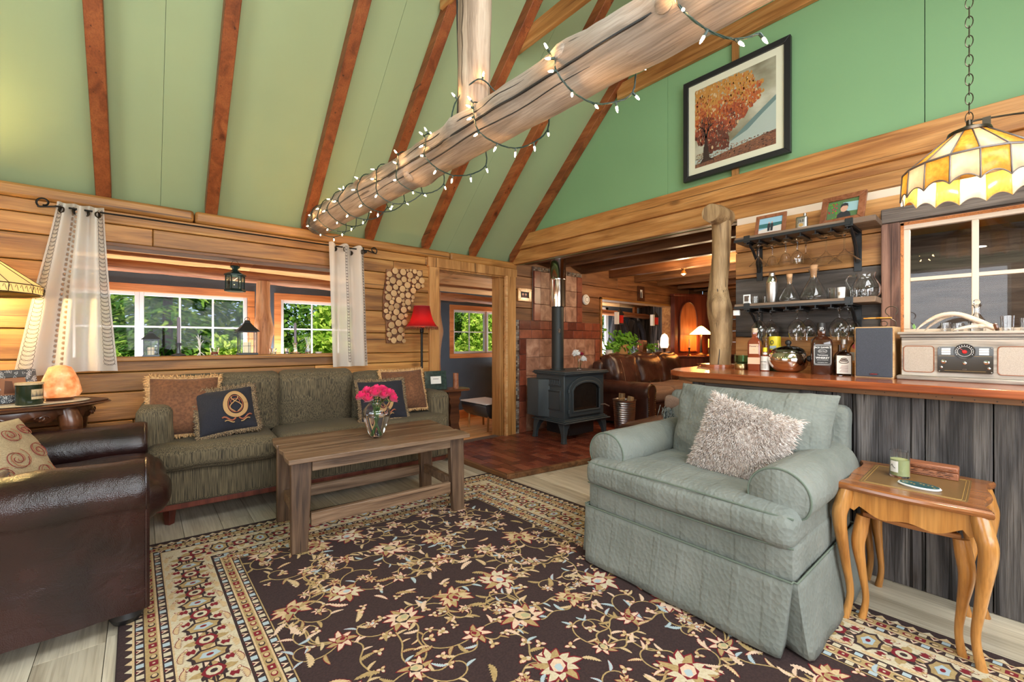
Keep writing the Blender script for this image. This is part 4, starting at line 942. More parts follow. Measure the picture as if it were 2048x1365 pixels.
for i, (x, wd) in enumerate(((-.72, .76), (0, .70), (.70, .76))):
    def bowf(pos, p, x=x): return (pos.x, pos.y - .035 * (1 - ((pos.x + x) / 1.15) ** 2) * (1 if p[1] < 0 else 0) * (-p[1]), pos.z)
    mb = MB(); mb.soft((wd, .40, .15), .05, 18, crown=(0, .012, .022), wr=.008, seed=i * 3.1, fn=bowf, m=Matrix.Translation((x, .175, .475))); link('seat_cushion', mb, 'sofa', t)
def cushion(name, label, mtx, w_, h_, th, mat, fr=None, frl=.03, grp=None, seed=0, per=3, bow=.06):
    """scatter cushion; fr is the fringe material"""
    t = T(name, label, 'cushion', mtx.translation, 0, grp); m = mtx.copy(); m.translation = (0, 0, 0)
    mb = MB(); mb.pillow(w_, h_, th, 24, m, seed=seed, bow=bow); link('cover', mb, mat, t, sharp=0)
    if fr:
        pts = []; dirs = []; n = 60
        for side in range(4):
            for i in range(n):
                s_ = 2 * (i + .5) / n - 1
                u, v = ((s_, -1), (1, s_), (-s_, 1), (-1, -s_))[side]
                x = w_ / 2 * u * (1 - bow * (1 - v * v)); y = h_ / 2 * v * (1 - bow * (1 - u * u))
                pts.append(m @ Vector((x, y, 0))); dirs.append((m.to_3x3() @ Vector((u if abs(u) == 1 else u * .5, v if abs(v) == 1 else v * .5, .15))))
        mb = MB(); mb.strands(pts, dirs, frl, .0042, .75, per); mb.tube([p for p in pts], .006, 6, closed=True); link('fringe', mb, fr, t, sharp=0)
    return t, m
up = lambda c, xd, yd: frame(c, xd, yd)
cushion('scatter_cushion', 'big rust brown suede cushion with tan fringe against the sofa arm beside the leather armchair', up((.215, 3.655, .775), (1, -.12, -.02), (-.10, .30, 1)), .385, .40, .20, 'suede', 'fringe_tan', .032, 'brown cushions on the sofa', 1)
t2, m2 = cushion('embroidered_cushion', 'dark cushion with gold shield embroidery, tilted in front of the rust cushion', up((.445, 3.535, .735), (1, -.05, .10), (-.14, .42, 1)), .34, .31, .16, 'navy', 'fringe_mix', .035, 'dark embroidered cushions on the sofa', 2, 4)
def embroid(t, m, cx, cy, sc):
    mb = MB()
    zf = lambda x, y: .082 * (max(0, 1 - (x / .18) ** 2) * max(0, 1 - (y / .16) ** 2)) ** .5 + .006
    def rib(pts, wd, mat):
        mb.mat = mat; mb.tube([m @ Vector((x, y, zf(x, y))) for x, y in pts], wd, 5)
    ov = lambda rx, ry, n=40: [(cx + rx * sc * C(2 * PI * i / n) * (1 - .12 * S_(2 * PI * i / n)), cy + ry * sc * S_(2 * PI * i / n)) for i in range(n + 1)]
    for k in range(5): rib(ov(.075 - .005 * k, .1 - .005 * k), .004, 0)
    rib(ov(.045, .065), .003, 1)
    for sx in (-1, 1):
        rib([(cx + sx * sc * (.008 + .03 * S_(i * .5)), cy + sc * (-.06 + i * .012)) for i in range(11)], .0035, 0)
        rib([(cx + sx * sc * (.03 * C(i * .6)), cy + sc * (.02 + .02 * S_(i * .6))) for i in range(8)], .003, 1)
        rib([(cx + sx * sc * (.01 + .012 * i), cy + sc * (-.105 - .016 * S_(i * .8))) for i in range(8)], .006, 1)
        rib([(cx + sx * sc * (.02 + .010 * i), cy + sc * (-.125 - .010 * S_(i * .8 + 1))) for i in range(7)], .004, 0)
    link('embroidery', mb, ['emb_gold', 'emb_rust'], t, sharp=0)
embroid(t2, m2, .05, .02, .92)
cushion('scatter_cushion', 'rust brown suede cushion with tan fringe against the sofa arm beside the small table', up((1.79, 3.545, .775), (1, -.05, .02), (.06, .32, 1)), .40, .37, .18, 'suede', 'fringe_tan', .028, 'brown cushions on the sofa', 5)
t2, m2 = cushion('embroidered_cushion', 'dark cushion with scroll embroidery behind the vase of pink roses', up((1.535, 3.43, .72), (1, -.04, -.0), (-.03, .36, 1)), .40, .34, .14, 'navy', 'fringe_mix', .030, 'dark embroidered cushions on the sofa', 6, 4)
embroid(t2, m2, -.02, -.01, 1.0)
# ================================================================ LEATHER ARMCHAIR
t = T('leather_armchair', 'dark brown leather club chair with rolled arms in the corner of the view', 'armchair', (-.50, 2.93, 0), 0)
def roll_arm(rx, rz, zc_, half, zb, n=26):
    p = [(half, zb), (half, zb + (zc_ - rz * .6 - zb) * .5), (half, zc_ - rz * .72)]
    p += [(rx * C(R(a)), zc_ + rz * S_(R(a))) for a in [-32 + 244 * i / n for i in range(n + 1)]]
    p += [(-half, zc_ - rz * .72), (-half, zb + (zc_ - rz * .6 - zb) * .5), (-half, zb)]
    return p
def arm(mb, yc, x0, x1, rx, rz, zc_, half, zb, er=.03, dz=lambda x: 0, nx=26, wr=.004):
    secs = []; base = roll_arm(rx, rz, zc_, half, zb)
    xs = [x0, x0 + er * .3, x0 + er] + [x0 + er + (x1 - x0 - 2 * er) * i / nx for i in range(1, nx)] + [x1 - er, x1 - er * .35, x1]
    for x in xs:
        e = min(x - x0, x1 - x); k = 1 - (.10 * (1 - e / er) ** 2 if e < er else 0)
        sec = []
        for (a, z) in base:
            q = Vector((x * 6, a * 6 + yc, z * 6)); nn = noise.noise(q) * wr + noise.noise(q * 2.7) * wr * .5
            sec.append((x, yc + a * k + nn, zc_ + (z - zc_) * k + dz(x) * (1 if z > zc_ - rz else 0) + nn if z > zb + .01 else z))
        secs.append(sec)
    return loft(mb, secs)
for sy in (-1, 1):
    mb = MB(); arm(mb, sy * .462, -.52, .525, .130, .118, .60 + .012 * sy, .088, .085, .035, lambda x: -.012 + .012 * C((x - .3) * 3), wr=.008); link('arm', mb, 'burgundy', t, sharp=50)
    mb = MB(); sec = roll_arm(.125, .113, .60 + .012 * sy, .084, .09); mb.tube([(.515, sy * .462 + a, z) for a, z in sec], .006, 6); link('piping', mb, 'burgundy', t)
mb = MB(); mb.soft((1.02, .70, .3), .05, 12, m=Matrix.Translation((-.02, 0, .235))); link('frame', mb, 'burgundy', t)
mb = MB(); mb.soft((.92, .69, .21), .09, 18, crown=(.035, 0, .02), wr=.014, m=Matrix.Translation((.12, 0, .47))); link('seat_cushion', mb, 'burgundy', t)
mb = MB(); mb.soft((.26, .98, .82), .1, 14, crown=(.03, 0, .02), wr=.01, m=Matrix.Translation((-.60, 0, .52)) @ Matrix.Rotation(R(-8), 4, 'Y')); link('backrest', mb, 'burgundy', t)
mb = MB(); mb.tube([(.05, -.5725, z) for z in (.10, .3, .46)], .0018, 5); link('seam', mb, 'stitch', t)
for x in (.45, -.52):
    for sy in (-1, 1):
        mb = MB(); mb.lathe([(.03, 0), (.045, .01), (.058, .035), (.052, .06), (.035, .07), (.05, .09), (.05, .1)], 20, (x, sy * .44, 0)); link('foot', mb, 'black', t)
t, m = cushion('embroidered_throw_cushion', 'cream cushion embroidered with red swirls, on the leather armchair', frame((-.455, 2.80, .69), (.62, 1, -.05), (-.45, .30, .80)), .42, .42, .14, 'tan_cloth', seed=9)
mb = MB(); random.seed(4)
for (cx, cy, r, k) in ((-.09, .07, .05, 1), (.03, .10, .04, -1), (-.02, -.02, .05, -1), (.1, 0, .045, 1), (-.1, -.08, .04, 1), (.07, -.1, .045, -1), (.12, .12, .035, 1), (-.03, -.14, .03, 1)):
    for q in range(2):
        mb.mat = q; pts = []
        for i in range(26):
            a = i * .42 * k + q; rr = r * (1 - i / 30); x = cx + rr * C(a) + q * .012; y = cy + rr * S_(a)
            pts.append(m @ Vector((x, y, .0725 * (max(0, 1 - (x / .22) ** 2) * max(0, 1 - (y / .22) ** 2)) ** .5 + .007)))
        mb.tube(pts, .0014, 5)
link('embroidery', mb, ['rug_red', 'emb_rust'], t)
mb = MB()
def thr(u, v):
    x = -.35 + .62 * u * .55; y = -.30 + .5 * v
    return (x - .25, y, .0 + .06 * (1 - u) + .035 * noise.noise(Vector((x * 7, y * 7, 0))) + .02 * S_(u * 9 + v * 4) + .03)
mb.grid(thr, 26, 20); o = one('folded_throw', 'crumpled brown blanket lying on the seat of the leather armchair', 'blanket', mb, 'brown_blanket', (-.16, 2.63, .675), sharp=0)
sm = o.modifiers.new('thick', 'SOLIDIFY'); sm.thickness = .018
# ================================================================ SAGE ARMCHAIR
t = T('slipcovered_armchair', 'wide sage green slipcovered armchair with rolled arms and a pleated skirt', 'armchair', (2.28, 1.01, .0105), R(180 - 1.5))
mb = MB(); mb.soft((.84, 1.015, .17), .03, 12, wr=.004, m=Matrix.Translation((-.02, 0, .345))); link('seat_rail', mb, 'sage', t)
def tcush(pos, p):
    k = 1.0 if pos.x > .19 else (.655 if pos.x < .12 else .655 + .345 * (pos.x - .12) / .07)
    return (pos.x, pos.y * k, pos.z)
mb = MB(); mb.soft((.76, 1.03, .145), .05, 30, crown=(.012, 0, .02), wr=.006, fn=tcush, m=Matrix.Translation((.045, 0, .475))); link('seat_cushion', mb, 'sage', t, sharp=60)
mb = MB()
for zz in (.528, .415): mb.tube([(.417 - .02 * (abs(2 * i / 30 - 1)) ** 6, -.505 + 1.01 * i / 30, zz + .012 * (1 - (2 * i / 30 - 1) ** 2) * (1 if zz > .5 else -.5)) for i in range(31)], .0038, 6)
link('piping', mb, 'sage_welt', t)
for sy in (-1, 1):
    mb = MB(); arm(mb, sy * .43, -.42, .335, .118, .115, .582, .072, .25, .02, lambda x: .0, wr=.006); link('arm', mb, 'sage', t, sharp=50)
    mb = MB(); mb.tube([(.331, sy * .43 + a * .97, .582 + (z - .582) * .97) for a, z in roll_arm(.118, .115, .582, .07, .3)], .0042, 6); link('piping', mb, 'sage_welt', t)
mb = MB(); mb.soft((.15, .98, .56), .05, 16, wr=.006, m=Matrix.Translation((-.475, 0, .60)) @ Matrix.Rotation(R(-7), 4, 'Y')); link('backrest', mb, 'sage', t)
mb = MB(); mb.pillow(.82, .48, .30, 30, frame((-.24, .08, .715), (0, 1, .0), (-.34, 0, 1)), bow=.06, wr=.02, pw=.38); link('back_cushion', mb, 'sage', t, sharp=0)
mb = MB(); hx0, hx1, hy = -.44, .405, .505
def skirt_row(h):
    """outline of the skirt at a fraction h of its drop, with an inverted pleat at each front corner"""
    f = .014 + .045 * h ** 1.2; g = .040 * h; d = .075 * h; out = []
    ys = [-hy + g + (2 * hy - 2 * g) * i / 30 for i in range(31)]
    out += [(hx1 + f + .004 * h * S_(i * .55), y) for i, y in enumerate(ys)]
    out += [(hx1 + f - .012 * h, hy - g * .4 - .01 * h), (hx1 - d * .5, hy - g * .9), (hx1 - d * .45, hy - d * .2), (hx1 - g * .5, hy + f - .012 * h)]
    xs = [hx1 - g + (hx0 - hx1 + g) * i / 20 for i in range(21)]
    out += [(x, hy + f + .003 * h * S_(i)) for i, x in enumerate(xs)]
    out += [(hx0 - f * .4, hy - 2 * hy * i / 10) for i in range(1, 10)]
    out += [(x, -hy - f) for x in xs[::-1]]
    out += [(hx1 - g * .5, -hy - f + .012 * h), (hx1 - d * .45, -hy + d * .2), (hx1 - d * .5, -hy + g * .9), (hx1 + f - .012 * h, -hy + g * .4 + .01 * h)]
    return [(x, y, .292 - .28 * h) for x, y in out]
rows = [skirt_row(l / 8) for l in range(9)]; n = len(rows[0]); vs_ = [p for r_ in rows for p in r_]; fs = []
for l in range(8):
    for i in range(n): j = (i + 1) % n; fs.append((l * n + i, (l + 1) * n + i, (l + 1) * n + j, l * n + j))
mb._add(vs_, fs, t=.5); o = link('skirt', mb, 'sage', t, sharp=40); so = o.modifiers.new('thick', 'SOLIDIFY'); so.thickness = .006
pr = [(x, y, (0, 0), 0, 0) for x, y, z in skirt_row(0)]
mb = MB(); mb.tube([(x + nn[0] * .014, y + nn[1] * .014, .294) for x, y, nn, e, f in pr], .004, 6, closed=True); link('skirt_piping', mb, 'sage_welt', t)
m = frame((2.245, .845, .70), (.0, -1, -.24), (.34, -.26, 1)); t = T('fur_cushion', 'fluffy white and taupe fur cushion leaning on the sage armchair', 'cushion', m.translation); m.translation = (0, 0, 0)
mb = MB(); mb.pillow(.42, .42, .17, 24, m); link('cover', mb, 'fur', t, sharp=0)
random.seed(8); pts = []; dirs = []; M3 = m.to_3x3()
for _ in range(6500):
    u = random.uniform(-1, 1); v = random.uniform(-1, 1); sg = 1 if random.random() < .85 else -1
    x = .21 * u * (1 - .06 * (1 - v * v)); y = .21 * v * (1 - .06 * (1 - u * u)); z = sg * .085 * ((1 - u * u) * (1 - v * v)) ** .42
    pts.append(m @ Vector((x, y, z))); dirs.append(M3 @ Vector((u ** 3 * .9 + .35, v ** 3 * .9 - .45, sg * (1.0 - .6 * max(abs(u), abs(v)) ** 4) * .8)))
mb = MB(); mb.strands(pts, dirs, .026, .0018, .35, 1); link('fur_pile', mb, 'fur', t, sharp=0)
# ================================================================ NEST OF SIDE TABLES
def cabriole(mb, x, y, h, dx, dy, k=1.0):
    pts = smoothpath([(x, y, h), (x + dx * .012, y + dy * .012, h - .06), (x + dx * .022, y + dy * .022, h - .13), (x + dx * .004, y + dy * .004, h * .45), (x - dx * .010, y - dy * .010, h * .2), (x + dx * .008, y + dy * .008, .0)], 6)
    rr = smooth1([.028 * k, .030 * k, .027 * k, .018 * k, .014 * k, .017 * k], 6); mb.tube(pts, rr[:len(pts)], 10)
def outline(hx, hy):
    p = []
    for i in range(25): s_ = -1 + 2 * i / 24; p.append((-hx - .018 * C(s_ * PI / 2) ** 2 + .0 * s_, hy * s_ * .96))        # long front edge
    for i in range(1, 24): s_ = -1 + 2 * i / 24; p.append((hx * s_, hy - .035 + .04 * s_ ** 6 + .018 * math.exp(-(s_ / .3) ** 2)))
    for i in range(25): s_ = 1 - 2 * i / 24; p.append((hx + .012 * C(s_ * PI / 2) ** 2, hy * s_ * .96))
    for i in range(1, 24): s_ = 1 - 2 * i / 24; p.append((hx * s_, -(hy - .035 + .04 * s_ ** 6 + .018 * math.exp(-(s_ / .3) ** 2))))
    return p
t = T('side_table', 'honey wood side table with curved legs and inset leather top, the outer of the nest', 'side table', (2.565, .246, .0), 0)
ol = outline(.262, .245); sc_ = lambda k, z: [(x * k, y * k, z) for x, y in ol]
mb = MB(); loft(mb, [sc_(.955, .572), sc_(.985, .576), sc_(1.0, .586), sc_(.99, .596), sc_(.975, .5985), sc_(.965, .602)]); link('tabletop', mb, 'honey_top', t)
mb = MB(); mb.prism(rrect(-.185, -.165, .2, .165, .01), .6016, .6028); o = link('leather_inset', mb, 'olive_leather', t)
mb = MB(); mb.tube([(x, y, .603) for x, y in rrect(-.168, -.148, .183, .148, .008)], .0009, 4, closed=True); mb.tube([(x, y, .603) for x, y in rrect(-.178, -.158, .193, .158, .008)], .0006, 4, closed=True); link('gilt_line', mb, 'gold_ink', t)
for sx in (-1, 1):
    mb = MB(); y0 = .20; pl = [(-y0, .573), (-y0, .50)] + [(-y0 + .03 + (2 * y0 - .06) * i / 20, .485 + .03 * abs(2 * i / 20 - 1) ** 1.5 - .0 + .012 * C((2 * i / 20 - 1) * 2 * PI) - .012 - .03 * (abs(2 * i / 20 - 1) > .9)) for i in range(21)] + [(y0, .50), (y0, .573)]
    mb.prism(pl, sx * .232 - .008, sx * .232 + .008, 'X'); link('apron', mb, 'honey', t, bev=.002)
for sy in (-1, 1): mb = MB(); mb.box((-.22, sy * .2 - .008, .50), (.22, sy * .2 + .008, .573)); link('apron', mb, 'honey', t, bev=.002)
for sx in (-1, 1):
    for sy in (-1, 1): mb = MB(); cabriole(mb, sx * .232, sy * .196, .572, sx, sy); link('leg', mb, 'honey', t)
t = T('nesting_table', 'smaller matching curved-leg table tucked under the honey side table', 'side table', (2.57, .246, .0), 0)
mb = MB(); ol = outline(.2, .155); mb.prism(ol, .455, .475); link('tabletop', mb, 'honey_top', t, bev=.003)
for sx in (-1, 1):
    for sy in (-1, 1): mb = MB(); cabriole(mb, sx * .19, sy * .147, .456, sx * .7, sy * .7, .9); link('leg', mb, 'honey', t)
# things on it
t = T('jar_candle', 'green candle in a smoky glass jar with a bird label, on the honey side table', 'candle', (2.60, .30, .6035))
mb = MB(); mb.lathe([(.0, .0), (.034, .0), (.036, .006), (.0355, .118), (.0335, .118), (.0335, .008), (0, .008)], 32); link('glass_jar', mb, 'glass', t)
M['candle_green'] = plain('candle_green', srgb(176, 186, 128), .5)
mb = MB(); mb.lathe([(0, .0085), (.033, .0085), (.033, .08), (0, .078)], 28); link('wax', mb, 'candle_green', t)
mb = MB(); mb.grid(lambda u, v: (-.0366 * C(R(-32 + 50 * u) + R(-20)), -.0366 * S_(R(-32 + 50 * u) + R(-20)) * 1.0, .024 + .05 * v), 8, 1); link('label', mb, 'label_white', t)
mb = MB(); mb.tube([(-.0372 * C(R(a)), -.0372 * S_(R(a)), z) for a, z in ((-46, .05), (-38, .058), (-30, .048), (-18, .042))], .0012, 5); link('bird_mark', mb, 'ink', t)
t = T('carved_box', 'small carved reddish wooden box with hinged lid, on the back of the honey side table', 'box', (2.735, .22, .6035), R(0))
mb = MB(); mb.box((-.035, -.10, 0), (.035, .10, .03)); link('body', mb, 'frame_brown', t, bev=.003)
mb = MB(); mb.box((-.036, -.101, .031), (.036, .101, .056)); link('lid', mb, 'frame_brown', t, bev=.007)
mb = MB(); random.seed(2)
for i in range(70): y = random.uniform(-.09, .09); z = random.choice((.008, .018, .026, .040)); mb.tube([(-.0362, y, z), (-.0368, y + .008, z + .003), (-.0362, y + .014, z - .002)], .0009, 4)
link('carving', mb, 'walnut', t)
t = T('patterned_coaster', 'oval blue-green coaster with yellow flower pattern, beside the jar candle', 'coaster', (2.475, .225, .6035), R(-12))
mb = MB(); mb.lathe([(0, 0), (.048, 0), (.052, .005), (.050, .009), (0, .0095)], 32, sy=1.35, sx=.85); link('base', mb, 'white', t)
M['teal'] = plain('teal', srgb(40, 84, 88), .35)
mb = MB(); mb.lathe([(0, .0095), (.047, .0094), (.047, .0104), (0, .0106)], 32, sy=1.35, sx=.85); link('face', mb, 'teal', t)
mb = MB()
for i in range(9): mb.ball((random.uniform(-.012, .02), -.05 + i * .0125, .0108), .004, 8, 4, sc=(1, 1, .2))
link('flower_pattern', mb, 'gold_ink', t)
# ================================================================ LITTLE TABLE BY THE SOFA
t = T('small_plank_table', 'small stained wood table with cut-out plank leg beside the sofa arm', 'side table', (2.44, 3.74, 0), R(-4))
mb = MB(); mb.prism(rrect(-.34, -.12, .16, .12, .06, 5), .705, .728); link('tabletop', mb, 'walnut', t, bev=.004)
for yo in (-.085, .085):
    mb = MB(); half = [(.075, .705), (.072, .66), (.05, .63), (.062, .60), (.045, .56), (.05, .5), (.058, .44), (.045, .38), (.055, .33), (.075, .28), (.09, .2), (.095, .12), (.11, .05), (.11, .02 if x < 0 else .041)]
    x = yo; zb = .041
    half = [(a, max(z, zb)) for a, z in half]; pl = half + [(-a, z) for a, z in half[::-1]]
    mb.prism([(y - .03, z) for y, z in pl], x - .012, x + .012, 'Y'); link('plank_leg', mb, 'walnut', t, bev=.003)
mb = MB(); mb.box((-.042, -.073, .22), (-.018, .073, .27)); link('stretcher', mb, 'walnut', t, bev=.003)
t = T('glass_photo_frame', 'photo frame of green glass tiles standing on the little table by the sofa', 'picture frame', (2.235, 3.73, .7285), R(-10))
mb = MB(); mb.prism([(-.115, 0), (.115, 0), (.115, .19), (-.115, .19)], -.006, .006, 'Y', m=Matrix.Rotation(R(-10), 4, 'X')); M['dark_tile'] = plain('dark_tile', srgb(40, 58, 54), .15, vary=.5, bsc=300); link('frame', mb, 'dark_tile', t, bev=.002)
mb = MB(); mb.box((-.055, -.0085, .06), (.055, -.006, .135), m=Matrix.Rotation(R(-10), 4, 'X')); link('picture', mb, 'label_white', t)
mb = MB(); mb.box((-.03, .01, .0), (.03, .05, .11)); link('easel_back', mb, 'black', t)
mb = MB(); mb.lathe([(.0, 0), (.028, 0), (.03, .01), (.028, .16), (0, .16)], 16); one('wood_cylinder', 'upright piece of bark-brown branch on the little table by the sofa', 'branch', mb, 'frame_brown', (2.45, 3.70, .7285))
# ================================================================ TILED SURROUND, STOVE
random.seed(31)
mt, nt, b_ = newmat('stone_tile')
mp = coords(nt, (1, 1, 1)); n1 = N(nt, 'ShaderNodeTexNoise'); n1.inputs['Scale'].default_value = 9; n1.inputs['Detail'].default_value = 8; n1.inputs['Distortion'].default_value = .6; nt.links.new(mp.outputs[0], n1.inputs['Vector'])
r1 = ramp(nt, n1.outputs[0], [(.3, srgb(122, 84, 66)), (.5, srgb(160, 116, 94)), (.7, srgb(186, 146, 122))])
nt.links.new(r1.outputs[0], b_.inputs['Base Color']); b_.inputs['Roughness'].default_value = .5; bump(nt, b_, n1.outputs[0], .006); M['stone_tile'] = mt
t = T('tile_surround', 'wall of reddish tile and brick with a mosaic edge behind the black stove', 'tile surround', (3.56, 4.061, 0))
st = MB(); bk = MB(); mo = MB()
def tiles(mb, x0, x1, z0, z1, nx, nz, g=.004, th=.024, skew=0):
    for i in range(nx):
        for j in range(nz):
            a = x0 + (x1 - x0) * i / nx; c_ = x0 + (x1 - x0) * (i + 1) / nx; b = z0 + (z1 - z0) * j / nz; d = z0 + (z1 - z0) * (j + 1) / nz
            mb.box((a + g / 2, -th, b + g / 2), (c_ - g / 2, -.002, d - g / 2))
tiles(st, .20, 1.62, .04, 1.25, 6, 5); link('stone_tile', st, 'stone_tile', t, bev=.003); st = MB(); tiles(st, .46, 1.20, 1.49, 2.15, 3, 3)
tiles(bk, .08, .198, .04, 1.25, 1, 6, th=.030); tiles(bk, 1.622, 1.74, .04, 1.25, 1, 6, th=.03); tiles(bk, .08, 1.74, 1.252, 1.37, 8, 1, th=.03); tiles(bk, .08, 1.74, 1.372, 1.488, 9, 1, th=.03); tiles(bk, .34, .458, 1.49, 2.15, 1, 3, th=.03); tiles(bk, 1.202, 1.32, 1.49, 2.15, 1, 3, th=.03)
tiles(mo, .025, .078, .04, 1.49, 2, 56, .003, .02); tiles(mo, .34, 1.32, 2.152, 2.20, 36, 2, .003, .02)
mt, nt, b_ = newmat('mosaic'); at = N(nt, 'ShaderNodeAttribute'); at.attribute_name = 'v'; r1 = ramp(nt, at.outputs['Fac'], [(0, srgb(70, 56, 50)), (.4, srgb(130, 110, 96)), (.7, srgb(160, 146, 132)), (1, srgb(90, 100, 104))]); nt.links.new(r1.outputs[0], b_.inputs['Base Color']); b_.inputs['Roughness'].default_value = .2; M['mosaic'] = mt
link('stone_tile', st, 'stone_tile', t, bev=.003); link('brick_tile', bk, 'paver', t, bev=.003); link('mosaic_tile', mo, 'mosaic', t)
mb = MB(); mb.box((.02, -.004, .0), (1.76, .0, 1.49)); mb.box((.33, -.004, 1.49), (1.33, 0, 2.21)); link('grout', mb, 'grout', t)

t = T('wood_stove', 'dark grey cast iron stove with arched glass door and black pipe, on the brick hearth', 'stove', (4.01, 3.51, .0415), R(-3))
mb = MB(); mb.box((-.345, -.245, .27), (.345, .24, .79)); mb.prism([(-.345, .0), (.345, .0), (.345, .33), (-.42, .33), (-.42, .12)], .27, .72); link('body', mb, 'stove', t, bev=.008)
mb = MB(); mb.prism([(-.385, -.295), (.385, -.295), (.385, .27), (-.385, .27)], .79, .806); mb.prism([(-.37, -.275), (.37, -.275), (.37, .25), (-.37, .25)], .775, .79); mb.prism([(-.375, -.285), (.375, -.285), (.375, .26), (-.375, .26)], .806, .822); link('top_plate', mb, 'stove', t, bev=.005)
mb = MB(); mb.prism([(-.40, -.31), (.40, -.31), (.40, .26), (-.40, .26)], .228, .242); mb.prism([(-.375, -.28), (.375, -.28), (.375, .25), (-.375, .25)], .242, .258); mb.prism([(-.36, -.262), (.36, -.262), (.36, .24), (-.36, .24)], .258, .272); link('base_plate', mb, 'stove', t, bev=.005)
for sx in (-1, 1):
    for sy in (-1, 1):
        mb = MB(); loft(mb, [[(sx * (.34 + o) + a * k, sy * (.235 + o) + b * k, z) for a, b in ((-1, -1), (1, -1), (1, 1), (-1, 1))] for z, k, o in ((.229, .055, -.03), (.16, .036, -.005), (.08, .024, .008), (.02, .024, .014), (0, .03, .016))]); link('leg', mb, 'stove', t, bev=.004)
def archp(x0, x1, z0, zs, rise, n=14): return [(x1, z0)] + [(x1 + (x0 - x1) * i / n, zs + rise * (1 - (2 * i / n - 1) ** 2) ** .6) for i in range(n + 1)] + [(x0, z0)]
def ring(mb, po, pi, y0, y1):
    n = len(po); v = [(x, y0, z) for x, z in po] + [(x, y0, z) for x, z in pi] + [(x, y1, z) for x, z in po] + [(x, y1, z) for x, z in pi]; f = []
    for i in range(n): j = (i + 1) % n; f += [(i, j, n + j, n + i), (2 * n + i, 3 * n + i, 3 * n + j, 2 * n + j), (i, 2 * n + i, 2 * n + j, j), (n + i, n + j, 3 * n + j, 3 * n + i)]
    mb._add(v, f)
dr = T('door', None, None, (0, -.245, 0)); dr.parent = t; del_ = dr
mb = MB(); ring(mb, archp(-.285, .285, .30, .64, .115), archp(-.235, .235, .355, .61, .09), -.03, -.0); ring(mb, archp(-.245, .245, .345, .615, .095), archp(-.225, .225, .365, .60, .085), -.04, -.02); link('door_frame', mb, 'stove', dr, bev=.004)
bpy.data.objects.remove(dr)
t2 = bpy.data.objects['door_frame']; t2.name = 'door'; t2.parent = t; t2.location = (0, -.245, 0)
M['stove_glass'] = plain('stove_glass', (.012, .01, .009), .06, **{'Coat Weight': 1.0})
mb = MB(); mb.prism(archp(-.236, .236, .354, .61, .09), -.012, -.006, 'Y'); link('door_glass', mb, 'stove_glass', t2)
mb = MB(); mb.tube([(.255, -.03, .40), (.275, -.075, .41), (.33, -.10, .38)], .007, 8); link('door_handle', mb, 'steel', t2)
for z in (.36, .60): mb = MB(); mb.lathe([(.0, -.02), (.013, -.02), (.013, .02), (0, .02)], 10, (-.292, -.025, z)); link('hinge', mb, 'stove', t2)
mb = MB(); mb.box((-.352, -.19, .36), (-.346, .06, .60)); link('side_panel', mb, 'stove', t, bev=.003)
mb = MB(); mb.tube([(-.353, y, z) for y, z in rrect(-.175, .375, .045, .585, .004)], .004, 5, closed=True); link('panel_moulding', mb, 'blackmetal', t)
mb = MB(); mb.box((-.350, -.19, .645), (-.346, .06, .735)); link('vent_back', mb, 'black', t)
mb = MB()
for i in range(8): y = -.165 + i * .029; mb.tube([(-.352, y + .0105 * C(a), .69 + .030 * S_(a)) for a in [k * PI / 5 for k in range(10)]], .003, 4, closed=True)
mb.tube([(-.352, y, z) for y, z in rrect(-.185, .65, .055, .73, .004)], .004, 5, closed=True); link('lattice_vent', mb, 'stove', t)
mb = MB(); mb.box((-.21, -.2, .06), (.21, .2, .235)); link('ash_pan', mb, 'blackmetal', t, bev=.004)
t = T('stovepipe', 'black flue pipe with a shiny chrome upper sleeve rising from the stove to the ceiling', 'stovepipe', (3.885, 3.60, .8645))
mb = MB(); mb.lathe([(.0, 0), (.095, 0), (.095, .012), (.074, .014), (.074, .77), (.077, .772), (.077, .80), (0, .80)], 32); link('black_pipe', mb, 'stovepipe', t)
mb = MB(); mb.lathe([(.09, .775), (.10, .778), (.10, 1.10), (.103, 1.105), (.103, 1.125), (.10, 1.13), (.10, 1.50), (0, 1.50)], 40); link('chrome_sleeve', mb, 'chrome', t)
mb = MB(); mb.lathe([(.10, 1.47), (.17, 1.47), (.17, 1.49), (.1, 1.49)], 32); link('ceiling_collar', mb, 'black', t)
mb = MB(); p = (-.040, -.066, .48)
for k in range(4): a = k * PI / 4; mb.tube([(p[0] - .03 * C(a), p[1] - .004, p[2] - .03 * S_(a)), (p[0] + .03 * C(a), p[1] - .004, p[2] + .03 * S_(a))], .002, 4)
one('snowflake_ornament', 'little metal snowflake stuck on the black stovepipe', 'ornament', mb, 'steel', (3.875, 3.595, .8645))
def bouquetstem(mb, p, q, r=.0022): mb.tube(smoothpath([p, ((p[0] + q[0]) / 2 + .01, (p[1] + q[1]) / 2, (p[2] + q[2]) / 2), q], 4), r, 5)
t = T('small_flower_vase', 'slim glass vase with white mums and a red rose standing on the stove', 'vase', (4.09, 3.43, .8645))
mb = MB(); mb.shell([(.022, 0), (.024, .03), (.020, .08), (.024, .13)], .003, 20); link('glass', mb, 'glass', t)
mb = MB(); bouquetstem(mb, (0, 0, .01), (-.05, 0, .19)); bouquetstem(mb, (0.005, 0, .01), (.03, -.01, .20)); bouquetstem(mb, (0, .005, .01), (.07, 0, .13)); link('stems', mb, 'stem', t)
def mum(c, r):
    mb = MB(); pts = []; ds = []
    for i in range(90):
        z = 1 - 2 * (i + .5) / 90 * .8; a = i * 2.4; q = (1 - z * z) ** .5; pts.append(c); ds.append((q * C(a), q * S_(a), z))
    mb.strands(pts, ds, r, .006, .1, 1); return mb
